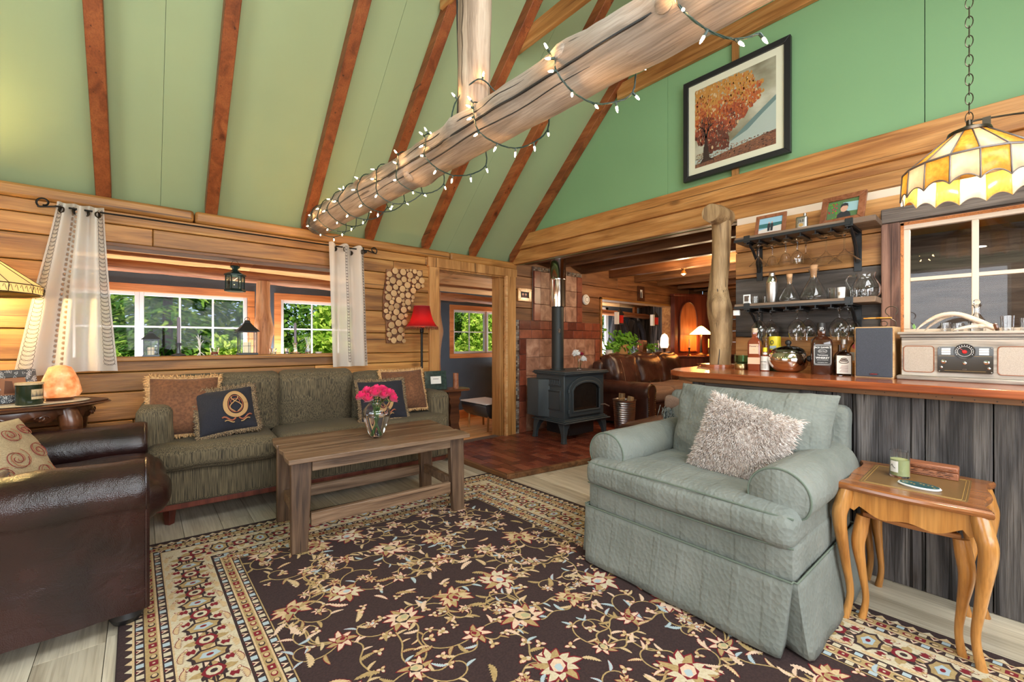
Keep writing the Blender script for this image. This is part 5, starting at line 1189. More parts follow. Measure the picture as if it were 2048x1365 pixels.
link('mum', mum((-.055, 0, .20), .055), 'white', t); link('mum', mum((.075, -.01, .13), .045), 'white', t)
def rose(c, r, tilt, seed):
    rnd = random.Random(seed); mb = MB(); mm = Matrix.Translation(Vector(c)) @ tilt
    for k in range(13):
        ly = k / 12; R0 = r * (.12 + .88 * ly ** .8); a0 = k * 2.4 + rnd.random(); span = 2.3 - .7 * ly
        def pet(u, v, R0=R0, a0=a0, span=span, ly=ly):
            a = a0 + (u - .5) * span; e = 1 - (2 * u - 1) ** 4
            rr = R0 * (.35 + .65 * S_(min(1, v * 1.15) * PI / 2)) * (1 + (.22 * ly * v ** 3)); z = r * (-.75 + v * (1.45 - .55 * ly) * (.75 + .25 * e)) - r * .12 * ly * v ** 4
            return (rr * C(a), rr * S_(a), z)
        mb.grid(pet, 8, 6, mm)
    return mb
t = T('red_rose', 'red rose between the white mums in the slim vase on the stove', 'rose', (4.12, 3.42, 1.0645)); link('petals', rose((0, 0, 0), .03, Matrix.Identity(4), 3), 'rose_dark', t, sharp=0)
# galvanised bucket of firewood
t = T('firewood_bucket', 'ribbed metal bucket holding firewood between the stove and the leather sofa', 'bucket', (4.66, 3.16, .0415))
mb = MB(); mb.shell([(.112, 0), (.116, .02)] + [(.118 + .024 * z / .42 + .0022 * S_(z * 230), z) for z in [.02 + i * .007 for i in range(57)]] + [(.145, .425), (.15, .43)], .004, 36); link('bucket', mb, 'steel', t)
mb = MB(); mb.tube([(.15 * C(a), .15 * S_(a) * .25 - .02, .40 - .10 * abs(S_(a))) for a in [PI + PI * i / 12 for i in range(13)]], .004, 6); link('handle', mb, 'iron', t)
for k, (x, y, h, tl) in enumerate(((-.03, -.03, .50, R(20)), (.05, .03, .47, R(-10)), (.0, .06, .52, R(5)))):
    one('firewood_log', ('split log leaning highest in the metal bucket', 'short split log at the side of the metal bucket', 'split log behind the others in the metal bucket')[k], 'firewood', logm([(0, 0, 0), (0, 0, .2), (0, 0, .38)], [.04, .042, .04], 12, 4, .15), 'post_log', (4.66 + x, 3.16 + y, .0415 + h - .40)).rotation_euler = (0, tl, 0)
# ================================================================ BACK ROOM FURNITURE
t = T('leather_sofa', 'dark brown leather sofa with rolled nailhead arms in the room behind the stove', 'sofa', (6.10, 3.50, .0205), R(-90)); t.scale = (1, .93, 1)
mb = MB(); mb.soft((.86, 2.3, .3), .04, 10, m=Matrix.Translation((0, 0, .22))); link('frame', mb, 'chocolate', t)
for sy in (-1, 1):
    mb = MB(); arm(mb, sy * 1.08, -.44, .47, .135, .12, .52, .11, .07, .03, wr=.01); link('arm', mb, 'chocolate', t, sharp=50)
    mb = MB()
    for a, z in roll_arm(.105, .095, .52, .085, .10, 22): mb.ball((.474, sy * 1.08 + a, z), .008, 6, 4)
    for z in [.12 + i * .028 for i in range(12)]:
        for s2 in (-1, 1): mb.ball((.474, sy * 1.08 + s2 * .085, z), .008, 6, 4)
    o = link('nailhead_trim', mb, 'brass', t); o['kind'] = 'stuff'
for i in range(3):
    mb = MB(); mb.soft((.68, .66, .19), .07, 14, crown=(.02, 0, .02), wr=.012, seed=i, m=Matrix.Translation((.10, (i - 1) * .655, .44))); link('seat_cushion', mb, 'taupe', t)
    mb = MB(); mb.soft((.26, .74, .52), .11, 18, crown=(.05, 0, .03), wr=.03, seed=i * 5, m=Matrix.Translation((-.27, (i - 1) * .70, .73)) @ Matrix.Rotation(R(-14), 4, 'Y')); link('back_cushion', mb, 'chocolate', t)
    mb = MB()
    for s2 in (-.16, .16): mb.tube([(-.27 + .155 + .02 * C(z * 8) - (z) * .25, (i - 1) * .70 + s2, .73 + z) for z in [-.2 + k * .05 for k in range(9)]], .003, 5)
    link('stitching', mb, 'stitch', t)
mb = MB(); mb.soft((.2, 2.3, .80), .08, 10, m=Matrix.Translation((-.40, 0, .52))); link('backrest', mb, 'chocolate', t)
mb = MB(); mb.soft((.80, .62, .40), .07, 14, crown=(0, 0, .03), wr=.01, m=Matrix.Translation((0, 0, .22))); one('leather_ottoman', 'dark brown leather ottoman behind the arm of the sage armchair', 'ottoman', mb, 'chocolate', (3.72, 2.06, .02))
t = T('corner_desk', 'low dark red corner cupboard with an angled front, under the lamp', 'cupboard', (7.9, 3.9, .0205))
pl = [(-.66, .13), (-.66, -.12), (-.40, -.45), (.88, -.45), (.88, .13)]
mb = MB(); mb.prism(pl, 0, .90); link('body', mb, 'cherry', t, bev=.004); mb = MB(); mb.prism([(x * 1.03 if x < 0 else x, y * 1.06 if y < 0 else y) for x, y in pl], .90, .935); link('top', mb, 'cherry', t, bev=.006)
mb = MB(); mb.box((-.38, -.462, .1), (.18, -.45, .82)); link('door', mb, 'cherry', t, bev=.003)
mb = MB(); mb.box((.22, -.462, .1), (.8, -.45, .82)); link('door', mb, 'cherry', t, bev=.003)
t = T('corner_hutch', 'tall reddish corner cabinet with an arched panel door, standing on the dark red cupboard', 'cabinet', (7.9, 3.9, .956))
pl = [(-.48, .13), (-.48, .05), (0, -.22), (.8, -.22), (.8, .13)]
mb = MB(); mb.prism(pl, 0, 1.10); link('body', mb, 'cherry', t, bev=.004); mb = MB(); mb.prism([(x * 1.05, y * 1.1 if y < 0 else y) for x, y in pl], 1.10, 1.14); link('cornice', mb, 'cherry', t, bev=.006)
m = frame((-.24, -.088, 0), (.48, -.27, 0), (0, 0, 1)); m2 = m
mb = MB(); mb.prism(archp(-.17, .17, .08, .70, .28), 0, .012, 'Z', m=m2 @ Matrix.Identity(4)); link('arched_door', mb, 'cherry_door', t, bev=.003)
mb = MB(); mb.tube([m2 @ Vector((x, z, .012)) for x, z in archp(-.18, .18, .07, .70, .29)], .014, 6, closed=True); link('door_moulding', mb, 'cherry', t)
M['lamp_glow'] = glow('lamp_glow', (1, .55, .16), 5.5, (1, .75, .4))
t = T('brass_table_lamp', 'lit table lamp with a wide cone shade on the dark red corner cupboard', 'lamp', (7.62, 3.55, .956))
mb = MB(); mb.lathe([(0, 0), (.09, 0), (.09, .015), (.05, .03), (.025, .05), (.018, .3), (.022, .42), (0, .43)], 20); link('base', mb, 'darkbronze', t)
mb = MB(); mb.lathe([(.19, .385), (.19, .39), (.045, .52), (.03, .53), (.02, .53), (.036, .517), (.182, .385)], 28); link('lamp_shade', mb, 'lamp_glow', t)
mb = MB(); mb.ball((0, 0, .545), .014); link('finial', mb, 'darkbronze', t)
lamp('table_lamp_light', 'POINT', (7.62, 3.43, 1.36), 9, (1, .62, .28), r=.05)
cs = T('candlestick', 'brass candlestick with a pale candle before the lit table lamp, nearer the sofa', 'candlestick', (7.40, 3.66, .956))
mb = MB(); mb.lathe([(0, 0), (.045, 0), (.04, .012), (.012, .03), (.018, .07), (.01, .1), (.022, .13), (.022, .145), (0, .145)], 14); link('holder', mb, 'darkbronze', cs)
mb = MB(); mb.lathe([(0, .14), (.011, .14), (.010, .30), (0, .305)], 10); link('candle', mb, 'rug_peach', cs)
copy(cs, (7.86, 3.52, .956), 0, 'brass candlestick with a brownish candle beside the lit lamp, nearer the red lantern')
t = T('red_lantern', 'small round red metal lantern on the dark red corner cupboard', 'lantern', (8.15, 3.55, .956)); mb = MB(); mb.lathe([(0, 0), (.06, 0), (.062, .02), (.055, .03), (.055, .12), (.062, .13), (.05, .15), (.02, .17), (.012, .2), (0, .2)], 16); link('body', mb, 'red', t)
mb = MB(); mb.tube([(.03 * C(a), 0, .20 + .03 * S_(a)) for a in [PI * i / 8 for i in range(9)]], .003, 5); link('handle', mb, 'red', t)
for i, (x, y, e, lb) in enumerate(((5.50, 2.80, 14, 'small ceiling spotlight on the dark joists, over the leather sofa'), (5.38, 2.27, 26, 'bright ceiling spotlight on the joists beside the log post'))):
    t = T('ceiling_spotlight', lb, 'spotlight', (x, y, 2.20)); mb = MB(); mb.lathe([(0, .0), (.03, 0), (.03, -.012), (.012, -.016), (.018, -.03), (.032, -.055), (.036, -.075)][::-1] , 16); link('shade', mb, 'brass', t)
    mb = MB(); mb.ball((0, 0, -.068), .024, 12, 8); link('bulb', mb, glow('spot_glow', (1, .72, .4), 40 + i * 120), t)
    lamp('spot_light', 'POINT', (x, y, 2.06), e, (1, .74, .45), r=.03)
# ================================================================ ON THE WALLS
t = T('smoke_detector', 'round white smoke detector on the log wall beside the tiled chimney', 'smoke detector', (4.985, 4.066, 1.836)); rx = Matrix.Rotation(R(90), 4, 'X')
mb = MB(); mb.lathe([(0, 0), (.075, 0), (.078, .02), (.06, .038), (0, .04)], 28, m=rx); link('body', mb, 'white', t)
mb = MB(); mb.lathe([(.034, .0385), (.038, .041), (.042, .0385)], 24, m=rx); link('grille_ring', mb, 'grout', t)
def pframe(name, label, loc, w_, h_, bw, dp, fm, pic, rz=0, tilt=0, group=None, cat='picture frame', mat=None, matw=0):
    """frame facing -Y, local"""
    t = T(name, label, cat, loc, rz, group); mb = MB(); mm = Matrix.Rotation(R(-tilt), 4, 'X')
    mb.prism([(-w_ / 2, 0), (w_ / 2, 0), (w_ / 2 - bw, bw), (-w_ / 2 + bw, bw)], -dp, 0, 'Y', m=mm); mb.prism([(-w_ / 2, h_), (-w_ / 2 + bw, h_ - bw), (w_ / 2 - bw, h_ - bw), (w_ / 2, h_)], -dp, 0, 'Y', m=mm)
    mb.prism([(-w_ / 2, 0), (-w_ / 2 + bw, bw), (-w_ / 2 + bw, h_ - bw), (-w_ / 2, h_)], -dp, 0, 'Y', m=mm); mb.prism([(w_ / 2, 0), (w_ / 2, h_), (w_ / 2 - bw, h_ - bw), (w_ / 2 - bw, bw)], -dp, 0, 'Y', m=mm)
    link('frame', mb, fm, t, bev=.002)
    if mat: mb = MB(); mb.box((-w_ / 2 + bw, -dp * .5, bw), (w_ / 2 - bw, -dp * .5 + .003, h_ - bw), m=mm); link('mat_board', mb, mat, t)
    p = MB(); mats = pic(p, w_ / 2 - bw - matw, bw + matw, h_ - bw - matw, -dp * .5 - .001); p.v = [tuple(mm @ Vector(q)) for q in p.v]; link('picture', p, mats, t, sharp=0)
    return t
def photo(kind):
    def f(p, hw, z0, z1, y):
        H_ = z1 - z0; q = lambda pts, k, l: (setattr(p, 'mat', k), p.quad([(x * hw, y - l * .0003, z0 + z * H_) for x, z in pts]))
        if kind == 0:   # two figures on a rock, sea and sky
            q([(-1, 0), (1, 0), (1, 1), (-1, 1)], 0, 0); q([(-1, .35), (1, .3), (1, .62), (-1, .62)], 1, 1); q([(-1, 0), (1, 0), (1, .42), (.2, .36), (-1, .22)], 2, 2)
            for dx in (-.12, .14): q([(dx - .1, .1), (dx + .1, .1), (dx + .12, .5), (dx + .06, .62), (dx - .06, .62), (dx - .12, .5)], 3, 3); q([(dx + .05 * C(a), .66 + .06 * S_(a)) for a in [i * PI / 4 for i in range(8)]], 4, 4)
            return [plain('photo_sky', srgb(150, 190, 210), .4), plain('photo_sea', srgb(60, 110, 110), .4), plain('photo_rock', srgb(215, 205, 195), .4), 'ink', plain('photo_skin', srgb(215, 160, 130), .5)]
        if kind == 1:   # close portrait before garden and lake
            q([(-1, 0), (1, 0), (1, 1), (-1, 1)], 0, 0); q([(-.1, .35), (1, .3), (1, .8), (0, .85)], 1, 1)
            for i in range(26): a = random.uniform(-1, -.3); b = random.uniform(.05, .9); q([(a + .06 * C(c), b + .05 * S_(c)) for c in [k * PI / 3 for k in range(6)]], random.choice((2, 5)), 2)
            q([(-.35, 0), (.6, 0), (.5, .25), (.3, .36), (-.1, .36), (-.3, .22)], 3, 3); q([(.1 + .24 * C(a), .52 + .2 * S_(a)) for a in [i * PI / 8 for i in range(16)]], 4, 4); q([(-.15, .55), (-.12, .75), (.1, .82), (.32, .75), (.36, .55), (.28, .64), (0, .66)], 3, 5)
            return [plain('photo_green', srgb(90, 120, 80), .4), plain('photo_water', srgb(160, 195, 200), .4), plain('photo_bloom', srgb(190, 60, 80), .4), 'ink', plain('photo_face', srgb(215, 165, 140), .5), 'leaf']
        if kind == 2:   # two faces on a dark ground
            q([(-1, 0), (1, 0), (1, 1), (-1, 1)], 0, 0)
            for dx in (-.35, .35): q([(dx + .24 * C(a), .6 + .2 * S_(a)) for a in [i * PI / 6 for i in range(12)]], 1, 1); q([(dx - .3, .0), (dx + .3, 0), (dx + .2, .4), (dx - .2, .4)], 2, 1)
            return ['ink', plain('photo_tan', srgb(205, 150, 125), .5), plain('photo_plum', srgb(90, 40, 50), .5)]
        if kind == 3:
            q([(-1, 0), (1, 0), (1, 1), (-1, 1)], 0, 0); q([(-.5, 0), (.5, 0), (.45, .5), (.2, .8), (-.2, .8), (-.45, .5)], 1, 1); q([(.16 * C(a), .84 + .08 * S_(a)) for a in [i * PI / 6 for i in range(12)]], 0, 2)
            return ['white', 'ink']
        q([(-1, 0), (1, 0), (1, 1), (-1, 1)], 0, 0); q([(-.7, .1), (.1, .1), (.0, .8), (-.5, .85)], 1, 1); return [plain('photo_sepia', srgb(150, 100, 70), .4), plain('photo_umber', srgb(96, 60, 44), .4)]
    return f
pframe('wall_photo', 'small light wood photo frame on the wall between the doorway and tiled chimney', (3.74, 4.064, 1.735), .235, .165, .045, .025, 'honey', photo(2))
pframe('dark_wall_photo', 'narrow dark framed portrait hanging over the back room opening', (6.47, 4.064, 1.90), .20, .26, .06, .02, 'walnut', photo(3))
# big autumn tree print
def treepic(p, hw, z0, z1, y):
    rnd = random.Random(3); H_ = z1 - z0
    def q(pts, k, l): p.mat = k; p.quad([(x * hw, y - l * .00004, z0 + z * H_) for x, z in pts])
    q([(-1, 0), (1, 0), (1, 1), (-1, 1)], 0, 0)
    q([(-1, .0), (1, .0), (1, .17), (.2, .12), (-1, .04)], 3, 4)
    q([(-.6, .13), (-.1, .2), (.4, .3), (1, .52), (1, .12), (0, .08), (-1, .05), (-1, .1)], 1, 2); q([(-.1, .19), (.35, .27), (.7, .40), (1, .50), (1, .56), (.72, .47), (.3, .33)], 2, 3)
    for i in range(420):
        a = rnd.uniform(-1, 1); b = rnd.uniform(0, .16); q([(a, b), (min(1, a + .05), b + .006), (a + .01, b + .012)], rnd.choice((3, 4, 9)), 6)
    for i in range(5200):   # crown: warm top fading to rust and umber below
        a = rnd.uniform(0, 2 * PI); r_ = rnd.random() ** .5 * (1 + .22 * noise.noise(Vector((C(a) * 3, S_(a) * 3, 2))) + .12 * noise.noise(Vector((C(a) * 9, S_(a) * 9, 5)))); x = -.45 + r_ * C(a) * (1.18 if C(a) > 0 else .8); z = .66 + r_ * S_(a) * .50 - .10 * r_ * C(a)
        if x < -.99 or z > .985 or z < .12 or x > .9 or (x > -.1 and z < .30 + (x + .1) * .42 + .06 * noise.noise(Vector((x * 9, 1, 1)))) or (x > .3 and z > .96 - (x - .3) * .25 and rnd.random() < .6): continue
        k = z + rnd.gauss(0, .10) + .12 * noise.noise(Vector((x * 3, z * 4, 0))); mm = 5 if k > .72 else 6 if k > .55 else 7 if k > .38 else 8
        if rnd.random() < .05: mm = 10
        s_ = rnd.uniform(.010, .026); ph = rnd.random() * 6
        pts = [(max(-1, min(1, x + s_ * C(ph + j * 1.26) * 1.2)), min(1, z + s_ * S_(ph + j * 1.26))) for j in range(5)]; q(pts, mm, 8 + i % 40)
    def br(x, z, a, l, w_, d):
        x2 = x + l * S_(a); z2 = z + l * C(a); n_ = (C(a) * w_, -S_(a) * w_)
        q([(x - n_[0], z - n_[1]), (x + n_[0], z + n_[1]), (x2 + n_[0] * .6, z2 + n_[1] * .6), (x2 - n_[0] * .6, z2 - n_[1] * .6)], 11, 60)
        if d < 5:
            for s_ in (-1, 1): br(x2, z2, a + s_ * rnd.uniform(.2, .5), l * rnd.uniform(.65, .85), w_ * .6, d + 1)
    q([(-.86, .045), (-.50, .05), (-.60, .09), (-.64, .24), (-.76, .24), (-.77, .1)], 11, 59); br(-.70, .22, .05, .12, .05, 0)
    c = lambda n_, r, g, b: plain('paint_' + n_, srgb(r, g, b), .7)
    sky, nt_, bb = newmat('paint_sky'); mp_ = coords(nt_, (1, 1, 1.6), False); nn = N(nt_, 'ShaderNodeTexNoise'); nn.inputs['Scale'].default_value = 3.4; nn.inputs['Detail'].default_value = 5; nt_.links.new(mp_.outputs[0], nn.inputs['Vector'])
    rr = ramp(nt_, nn.outputs[0], [(.35, srgb(126, 118, 92)), (.52, srgb(170, 166, 142)), (.68, srgb(206, 204, 184))]); nt_.links.new(rr.outputs[0], bb.inputs['Base Color'])
    return [sky, c('mist', 176, 188, 178), c('hill', 112, 136, 132), c('earth', 128, 84, 62), c('dark_earth', 84, 66, 56), c('amber', 196, 138, 66), c('orange', 186, 98, 50), c('rust', 156, 74, 48), c('umber', 104, 56, 42), c('ochre', 164, 112, 76), c('pale_leaf', 214, 184, 140), c('bark', 62, 44, 36)]
o = pframe('framed_tree_print', 'large framed print of an orange autumn tree on the green gable wall', (3.567, 1.398, 2.59), .806, .85, .042, .035, 'black', treepic, R(-90), 0, None, 'framed picture', 'mat_cream', .055)
mb = MB(); mb.box((-.36, -.022, .045), (.36, -.0205, .805)); link('picture_glass', mb, 'pane', o)
# slices of branch in an irregular panel
random.seed(14)
PG = [(1.852, 1.945), (2.043, 1.965), (2.258, 1.975), (2.261, 1.796), (2.16, 1.734), (2.123, 1.586), (2.068, 1.507), (2.068, 1.401), (2.035, 1.354), (2.047, 1.2), (1.852, 1.2), (1.844, 1.424), (1.814, 1.467), (1.818, 1.686), (1.844, 1.849)]
def inside(x, z):
    c_ = False; j = len(PG) - 1
    for i in range(len(PG)):
        if (PG[i][1] > z) != (PG[j][1] > z) and x < (PG[j][0] - PG[i][0]) * (z - PG[i][1]) / (PG[j][1] - PG[i][1]) + PG[i][0]: c_ = not c_
        j = i
    return c_
t = T('log_slice_art', 'irregular wall panel of many round log slices hung beside the red lamp', 'wall art', (2.03, 4.062, 1.57))
mb = MB(); mb.prism([(x - 2.03, z - 1.57) for x, z in PG], -.014, 0, 'Y'); link('backing', mb, 'brown_log', t)
mt, nt, b_ = newmat('slice_face'); mp = coords(nt, (1, 1, 1), False)
wv = N(nt, 'ShaderNodeTexWave'); wv.wave_type = 'RINGS'; wv.rings_direction = 'Y'; wv.inputs['Scale'].default_value = 1.6; wv.inputs['Distortion'].default_value = 1.5; nt.links.new(mp.outputs[0], wv.inputs['Vector'])
oi = N(nt, 'ShaderNodeObjectInfo'); r1 = ramp(nt, wv.outputs[0], [(.2, srgb(168, 130, 86)), (.8, srgb(206, 174, 128))]); r2 = ramp(nt, oi.outputs['Random'], [(0, (.72, .68, .62)), (1, (1.1, 1.08, 1.05))]); nt.links.new(mixc(nt, r1.outputs[0], r2.outputs[0], 1), b_.inputs['Base Color']); M['slice_face'] = mt
sl = MB(); sl.lathe([(1, 0), (1, .98), (.97, 1)], 18, m=Matrix.Rotation(R(90), 4, 'X')); sl.mat = 1; sl.lathe([(.97, 1), (.93, 1.01), (0, 1.02)], 18, m=Matrix.Rotation(R(90), 4, 'X'))
slm = mesh_of('log_slice', sl, ['frame_brown', 'slice_face']); placed = []
for rr in [.033] * 700 + [.030] * 5000 + [.026] * 6000 + [.021] * 9000 + [.016] * 6000:
    if len(placed) >= 99: break
    x = random.uniform(1.80, 2.27); z = random.uniform(1.2, 1.98); r_ = rr * random.uniform(.93, 1.05)
    if not inside(x, z) or not all(inside(x + r_ * .7 * C(a), z + r_ * .7 * S_(a)) for a in (0, 1.57, 3.14, 4.71)): continue
    if all((x - a) ** 2 + (z - b) ** 2 > (r_ + c - .0005) ** 2 for a, b, c in placed): placed.append((x, z, r_))
for x, z, r_ in placed:
    o = bpy.data.objects.new('log_slice', slm); col.objects.link(o); o.parent = t; o.location = (x - 2.03, -.013, z - 1.57); o.scale = (r_, .028, r_)
# ================================================================ CURTAINS AND ROD
random.seed(41)
t = T('curtain_rod', 'thin black iron curtain rod with scrolled ends above the long porch opening', 'curtain rod', (.6, 3.975, 2.085))
mb = MB(); mb.tube([(-1.02, 0, 0), (0, 0, .0), (1.04, 0, .0)], .006, 8); link('rod', mb, 'iron', t)
for sx in (-1, 1):
    x = 1.03 if sx > 0 else -1.01
    pts = [(x, 0, 0)] + [(x + sx * (.06 + .035 * (1 - i / 26 * .6) * S_(i * .26) + .0), 0, -.0 + .012 + .035 * (1 - i / 26 * .6) * -C(i * .26) * 1.0) for i in range(2, 26)]
    mb = MB(); mb.tube(smoothpath(pts, 3), .0055, 6); link('scroll_finial', mb, 'iron', t)
    mb = MB(); mb.box((x - sx * .02 - .012, .0, -.02), (x - sx * .02 + .012, .085, .0)); mb.box((x - sx * .02 - .014, .078, -.03), (x - sx * .02 + .014, .086, .055)); link('bracket', mb, 'iron', t)
def curtain(label, xt, xb, zt, zb, folds, amp, y0, embroid_cols, flare, seed):
    t = T('curtain', label, 'curtain', (xt[0], y0, zt), 0, 'pair of sheer curtains'); ph = seed
    def surf(u, v, off=0):
        s_ = v ** 1.3; a = xt[0] * (1 - s_) + xb[0] * s_; b = xt[1] * (1 - s_) + xb[1] * s_; a -= flare * S_(PI * v) * .3
        x = a + (b - a) * u
        am = amp * (1.0 - .25 * v); y = am * S_(2 * PI * folds * u + ph + .5 * v) + .012 * noise.noise(Vector((u * 4 + seed, v * 3, 0))) - .01 * v - off
        z = zt - (zt - zb) * v - (.02 + .02 * S_(u * 5 + seed)) * v ** 3 * flare * 8 + (.012 * S_(2 * PI * folds * u + 1) * (1 - v) ** 6)
        return (x - xt[0], y, z - zt)
    mb = MB(); mb.grid(lambda u, v: surf(u, v), 110, 60); link('cloth', mb, 'curtain', t, sharp=0)
    for u in ((.14, .40, .63, .88) if folds > 2 else (.12, .45, .62, .88)):
        mb = MB(); p = Vector(surf(u, .045)); mm = Matrix.Translation(p + Vector((0, -.004, 0))) @ Matrix.Rotation(R(50 * (1 if u % .5 > .2 else -1)), 4, 'Z') @ Matrix.Rotation(R(90), 4, 'X'); mb.lathe([(.015, -.003), (.021, -.004), (.022, .0), (.021, .004), (.015, .003), (.014, 0), (.015, -.003)], 18, m=mm); link('grommet', mb, 'darkbronze', t)
    mb = MB()
    for (uc, wd, kind) in embroid_cols:
        if kind == 'loop':
            for sgn in (0, PI):
                pts = []; n = 460
                for i in range(n):
                    a = i * .27 + sgn; v = .02 + .95 * i / n; pts.append(Vector(surf(min(.995, max(.005, uc + wd * S_(a) * (.7 + .3 * v))), min(.985, v + .010 * C(a * 2 + 1)), .0045)))
                mb.tube(pts, .0010, 4)
        else:
            for k in range(32):
                for c2, dv in ((-wd, 0), (wd, .015)):
                    p = Vector(surf(uc + c2, .03 + dv + k * .03, .0015)); mb.mat = 1; mb.lathe([(0, 0), (.009, 0), (.009, .0012), (0, .0012)], 12, m=Matrix.Translation(p) @ Matrix.Rotation(R(90), 4, 'X'))
                    mb.mat = 0; mb.tube([p + Vector((.011 * C(a) , -.001, .012 * S_(a))) for a in [j * PI / 5 for j in range(10)]], .0009, 3, closed=True)
    o = link('embroidery', mb, ['thread', 'tan_dot'], t, sharp=0); o['kind'] = 'stuff'
curtain('wide sheer cream curtain embroidered with loops and dots, flaring over the carved side table', (-.415, -.195), (-.60, -.125), 2.115, 1.02, 3.1, .038, 3.975, [(.10, .075, 'loop'), (.40, .045, 'dot'), (.92, .06, 'loop')], .06, 1.0)
curtain('narrow straight sheer curtain at the end of the porch opening near the log slice panel', (1.27, 1.60), (1.30, 1.635), 2.105, .985, 2.6, .034, 3.975, [(.44, .03, 'loop'), (.93, .05, 'loop')], .0, 3.4)
# ================================================================ ON THE LONG SILL
def lantern(name, label, loc, w_, h_, panes=4, rz=0, house=True, candle=True, grp=None, mat='blackmetal', roof=.3):
    t = T(name, label, 'lantern', loc, rz, grp); b = w_ / 2; hb = h_ * .62
    mb = MB(); mb.box((-b * 1.1, -b * 1.1, 0), (b * 1.1, b * 1.1, h_ * .05))
    for sx in (-1, 1):
        for sy in (-1, 1): mb.box((sx * b - .006 * (sx > 0) - .0, sy * b - .006 * (sy > 0), h_ * .05), (sx * b + .006 * (sx < 0), sy * b + .006 * (sy < 0), hb))
    mb.box((-b, -b, hb - .006), (b, b, hb))
    link('cage', mb, mat, t, bev=.001)
    mb = MB(); loft(mb, [[(a * k, c_ * k, z) for a, c_ in ((-1, -1), (1, -1), (1, 1), (-1, 1))] for z, k in ((hb, b * 1.28), (hb + .004, b * 1.28), (hb + h_ * .13, b * .75), (hb + h_ * .25, b * .32), (hb + h_ * .27, b * .34), (hb + h_ * .31, b * .2))]); link('roof', mb, mat, t, bev=.001)
    mb = MB(); mb.tube([(.018 * C(a), 0, hb + h_ * .33 + .018 * S_(a)) for a in [i * PI / 6 for i in range(12)]], .002, 5, closed=True); link('ring', mb, mat, t)
    mb = MB()
    for k in range(1, 3): z = h_ * .05 + (hb - h_ * .05) * k / 3; mb.box((-b, -b, z - .0015), (b, -b + .003, z + .0015)); mb.box((-b, -b, z - .0015), (-b + .003, b, z + .0015))
    mb.box((-.0015, -b, h_ * .05), (.0015, -b + .003, hb)); mb.box((-b, -.0015, h_ * .05), (-b + .003, .0015, hb)); link('glazing_bar', mb, mat, t)
    mb = MB(); mb.box((-b + .004, -b + .004, h_ * .06), (b - .004, -b + .005, hb - .006)); mb.box((-b + .004, b - .005, h_ * .06), (b - .004, b - .004, hb - .006)); mb.box((-b + .004, -b + .005, h_ * .06), (-b + .005, b - .005, hb - .006)); mb.box((b - .005, -b + .005, h_ * .06), (b - .004, b - .005, hb - .006)); link('panes', mb, 'pane', t)
    if candle: mb = MB(); mb.lathe([(0, h_ * .055), (b * .45, h_ * .055), (b * .45, h_ * .34), (0, h_ * .33)], 16); link('candle', mb, 'wax', t)
    return t
M['zinc'] = plain('zinc', srgb(84, 88, 92), .4, .6)
lantern('metal_lantern', 'black house-shaped lantern with a white candle on the long sill', (.665, 4.145, 1.1055), .125, .31)
lantern('small_lantern', 'small grey tin lantern on the long sill near the wide curtain', (.05, 4.145, 1.1055), .09, .20, mat='zinc')
def candlest(name, label, loc, h_, mat, cm, hold=.1):
    t = T(name, label, 'candlestick', loc); mb = MB(); mb.lathe([(0, 0), (.045, 0), (.047, .008), (.016, .02), (.012, hold * .7), (.02, hold), (0, hold)], 18); link('holder', mb, mat, t)
    mb = MB(); mb.lathe([(0, hold - .002), (.011, hold - .002), (.0105, h_ - .01), (.004, h_), (0, h_)], 12); link('taper', mb, cm, t); return t
candlest('taper_candlestick', 'tall grey-violet taper candle on a dark base between the lanterns on the sill', (.212, 4.145, 1.1055), .30, 'pewter' if 'pewter' in M else 'zinc', 'candle_grey')
candlest('glass_candlestick', 'tall grey taper candle in a glass holder behind the straight curtain end of the sill', (1.035, 4.145, 1.1055), .28, 'glass', 'candle_grey')
t = T('twig_figurine', 'small frosty branching ornament on the long sill', 'ornament', (.345, 4.15, 1.1055)); mb = MB(); random.seed(6)
for i in range(16): a = random.uniform(0, 6); mb.tube(smoothpath([(0, 0, .02 + .004 * i), (.012 * C(a), .012 * S_(a), .05 + .006 * i), (.035 * C(a) * random.random(), .02 * S_(a), .06 + .007 * i)], 3), .0022, 5)
mb.tube([(0, 0, 0), (0, 0, .12)], .004, 6); link('branches', mb, 'white', t); mb = MB()
for a in (0, 2.1, 4.2): mb.tube([(0, 0, .03), (.03 * C(a), .03 * S_(a), 0)], .0025, 5)
link('base', mb, 'white', t)
def votive(label, loc, r, h_, cm='wax', grp=None):
    t = T('votive_glass', label, 'candle', loc, 0, grp); mb = MB(); mb.shell([(r * .72, 0), (r * .8, h_ * .3), (r, h_)], .0025, 20); link('glass', mb, 'glass', t); mb = MB(); mb.lathe([(0, .006), (r * .68, .006), (r * .7, h_ * .45), (0, h_ * .43)], 16); link('wax', mb, cm, t); return t
votive('clear votive glass with brown wax beside the black house-shaped lantern', (.44, 4.15, 1.1055), .032, .06, 'emb_rust')
votive('striped white votive glass at the foot of the peeled log post on the sill', (.86, 4.15, 1.1055), .03, .05)
votive('tiny votive glass on the sill just before the tall grey taper', (.97, 4.16, 1.1055), .018, .05, 'candle_grey')
t = T('bud_vase', 'small clear vase with dried white sprigs on the sill beside the straight curtain', 'vase', (1.145, 4.155, 1.1055)); mb = MB(); mb.shell([(.022, 0), (.028, .02), (.014, .06), (.018, .08)], .002, 16); link('glass', mb, 'glass', t)
mb = MB()
for i in range(9): a = i * 2.4; mb.tube([(0, 0, .02), (.012 * C(a), .012 * S_(a), .09), (.03 * C(a), .02 * S_(a), .15)], .0015, 4)
link('dried_sprigs', mb, 'white', t)
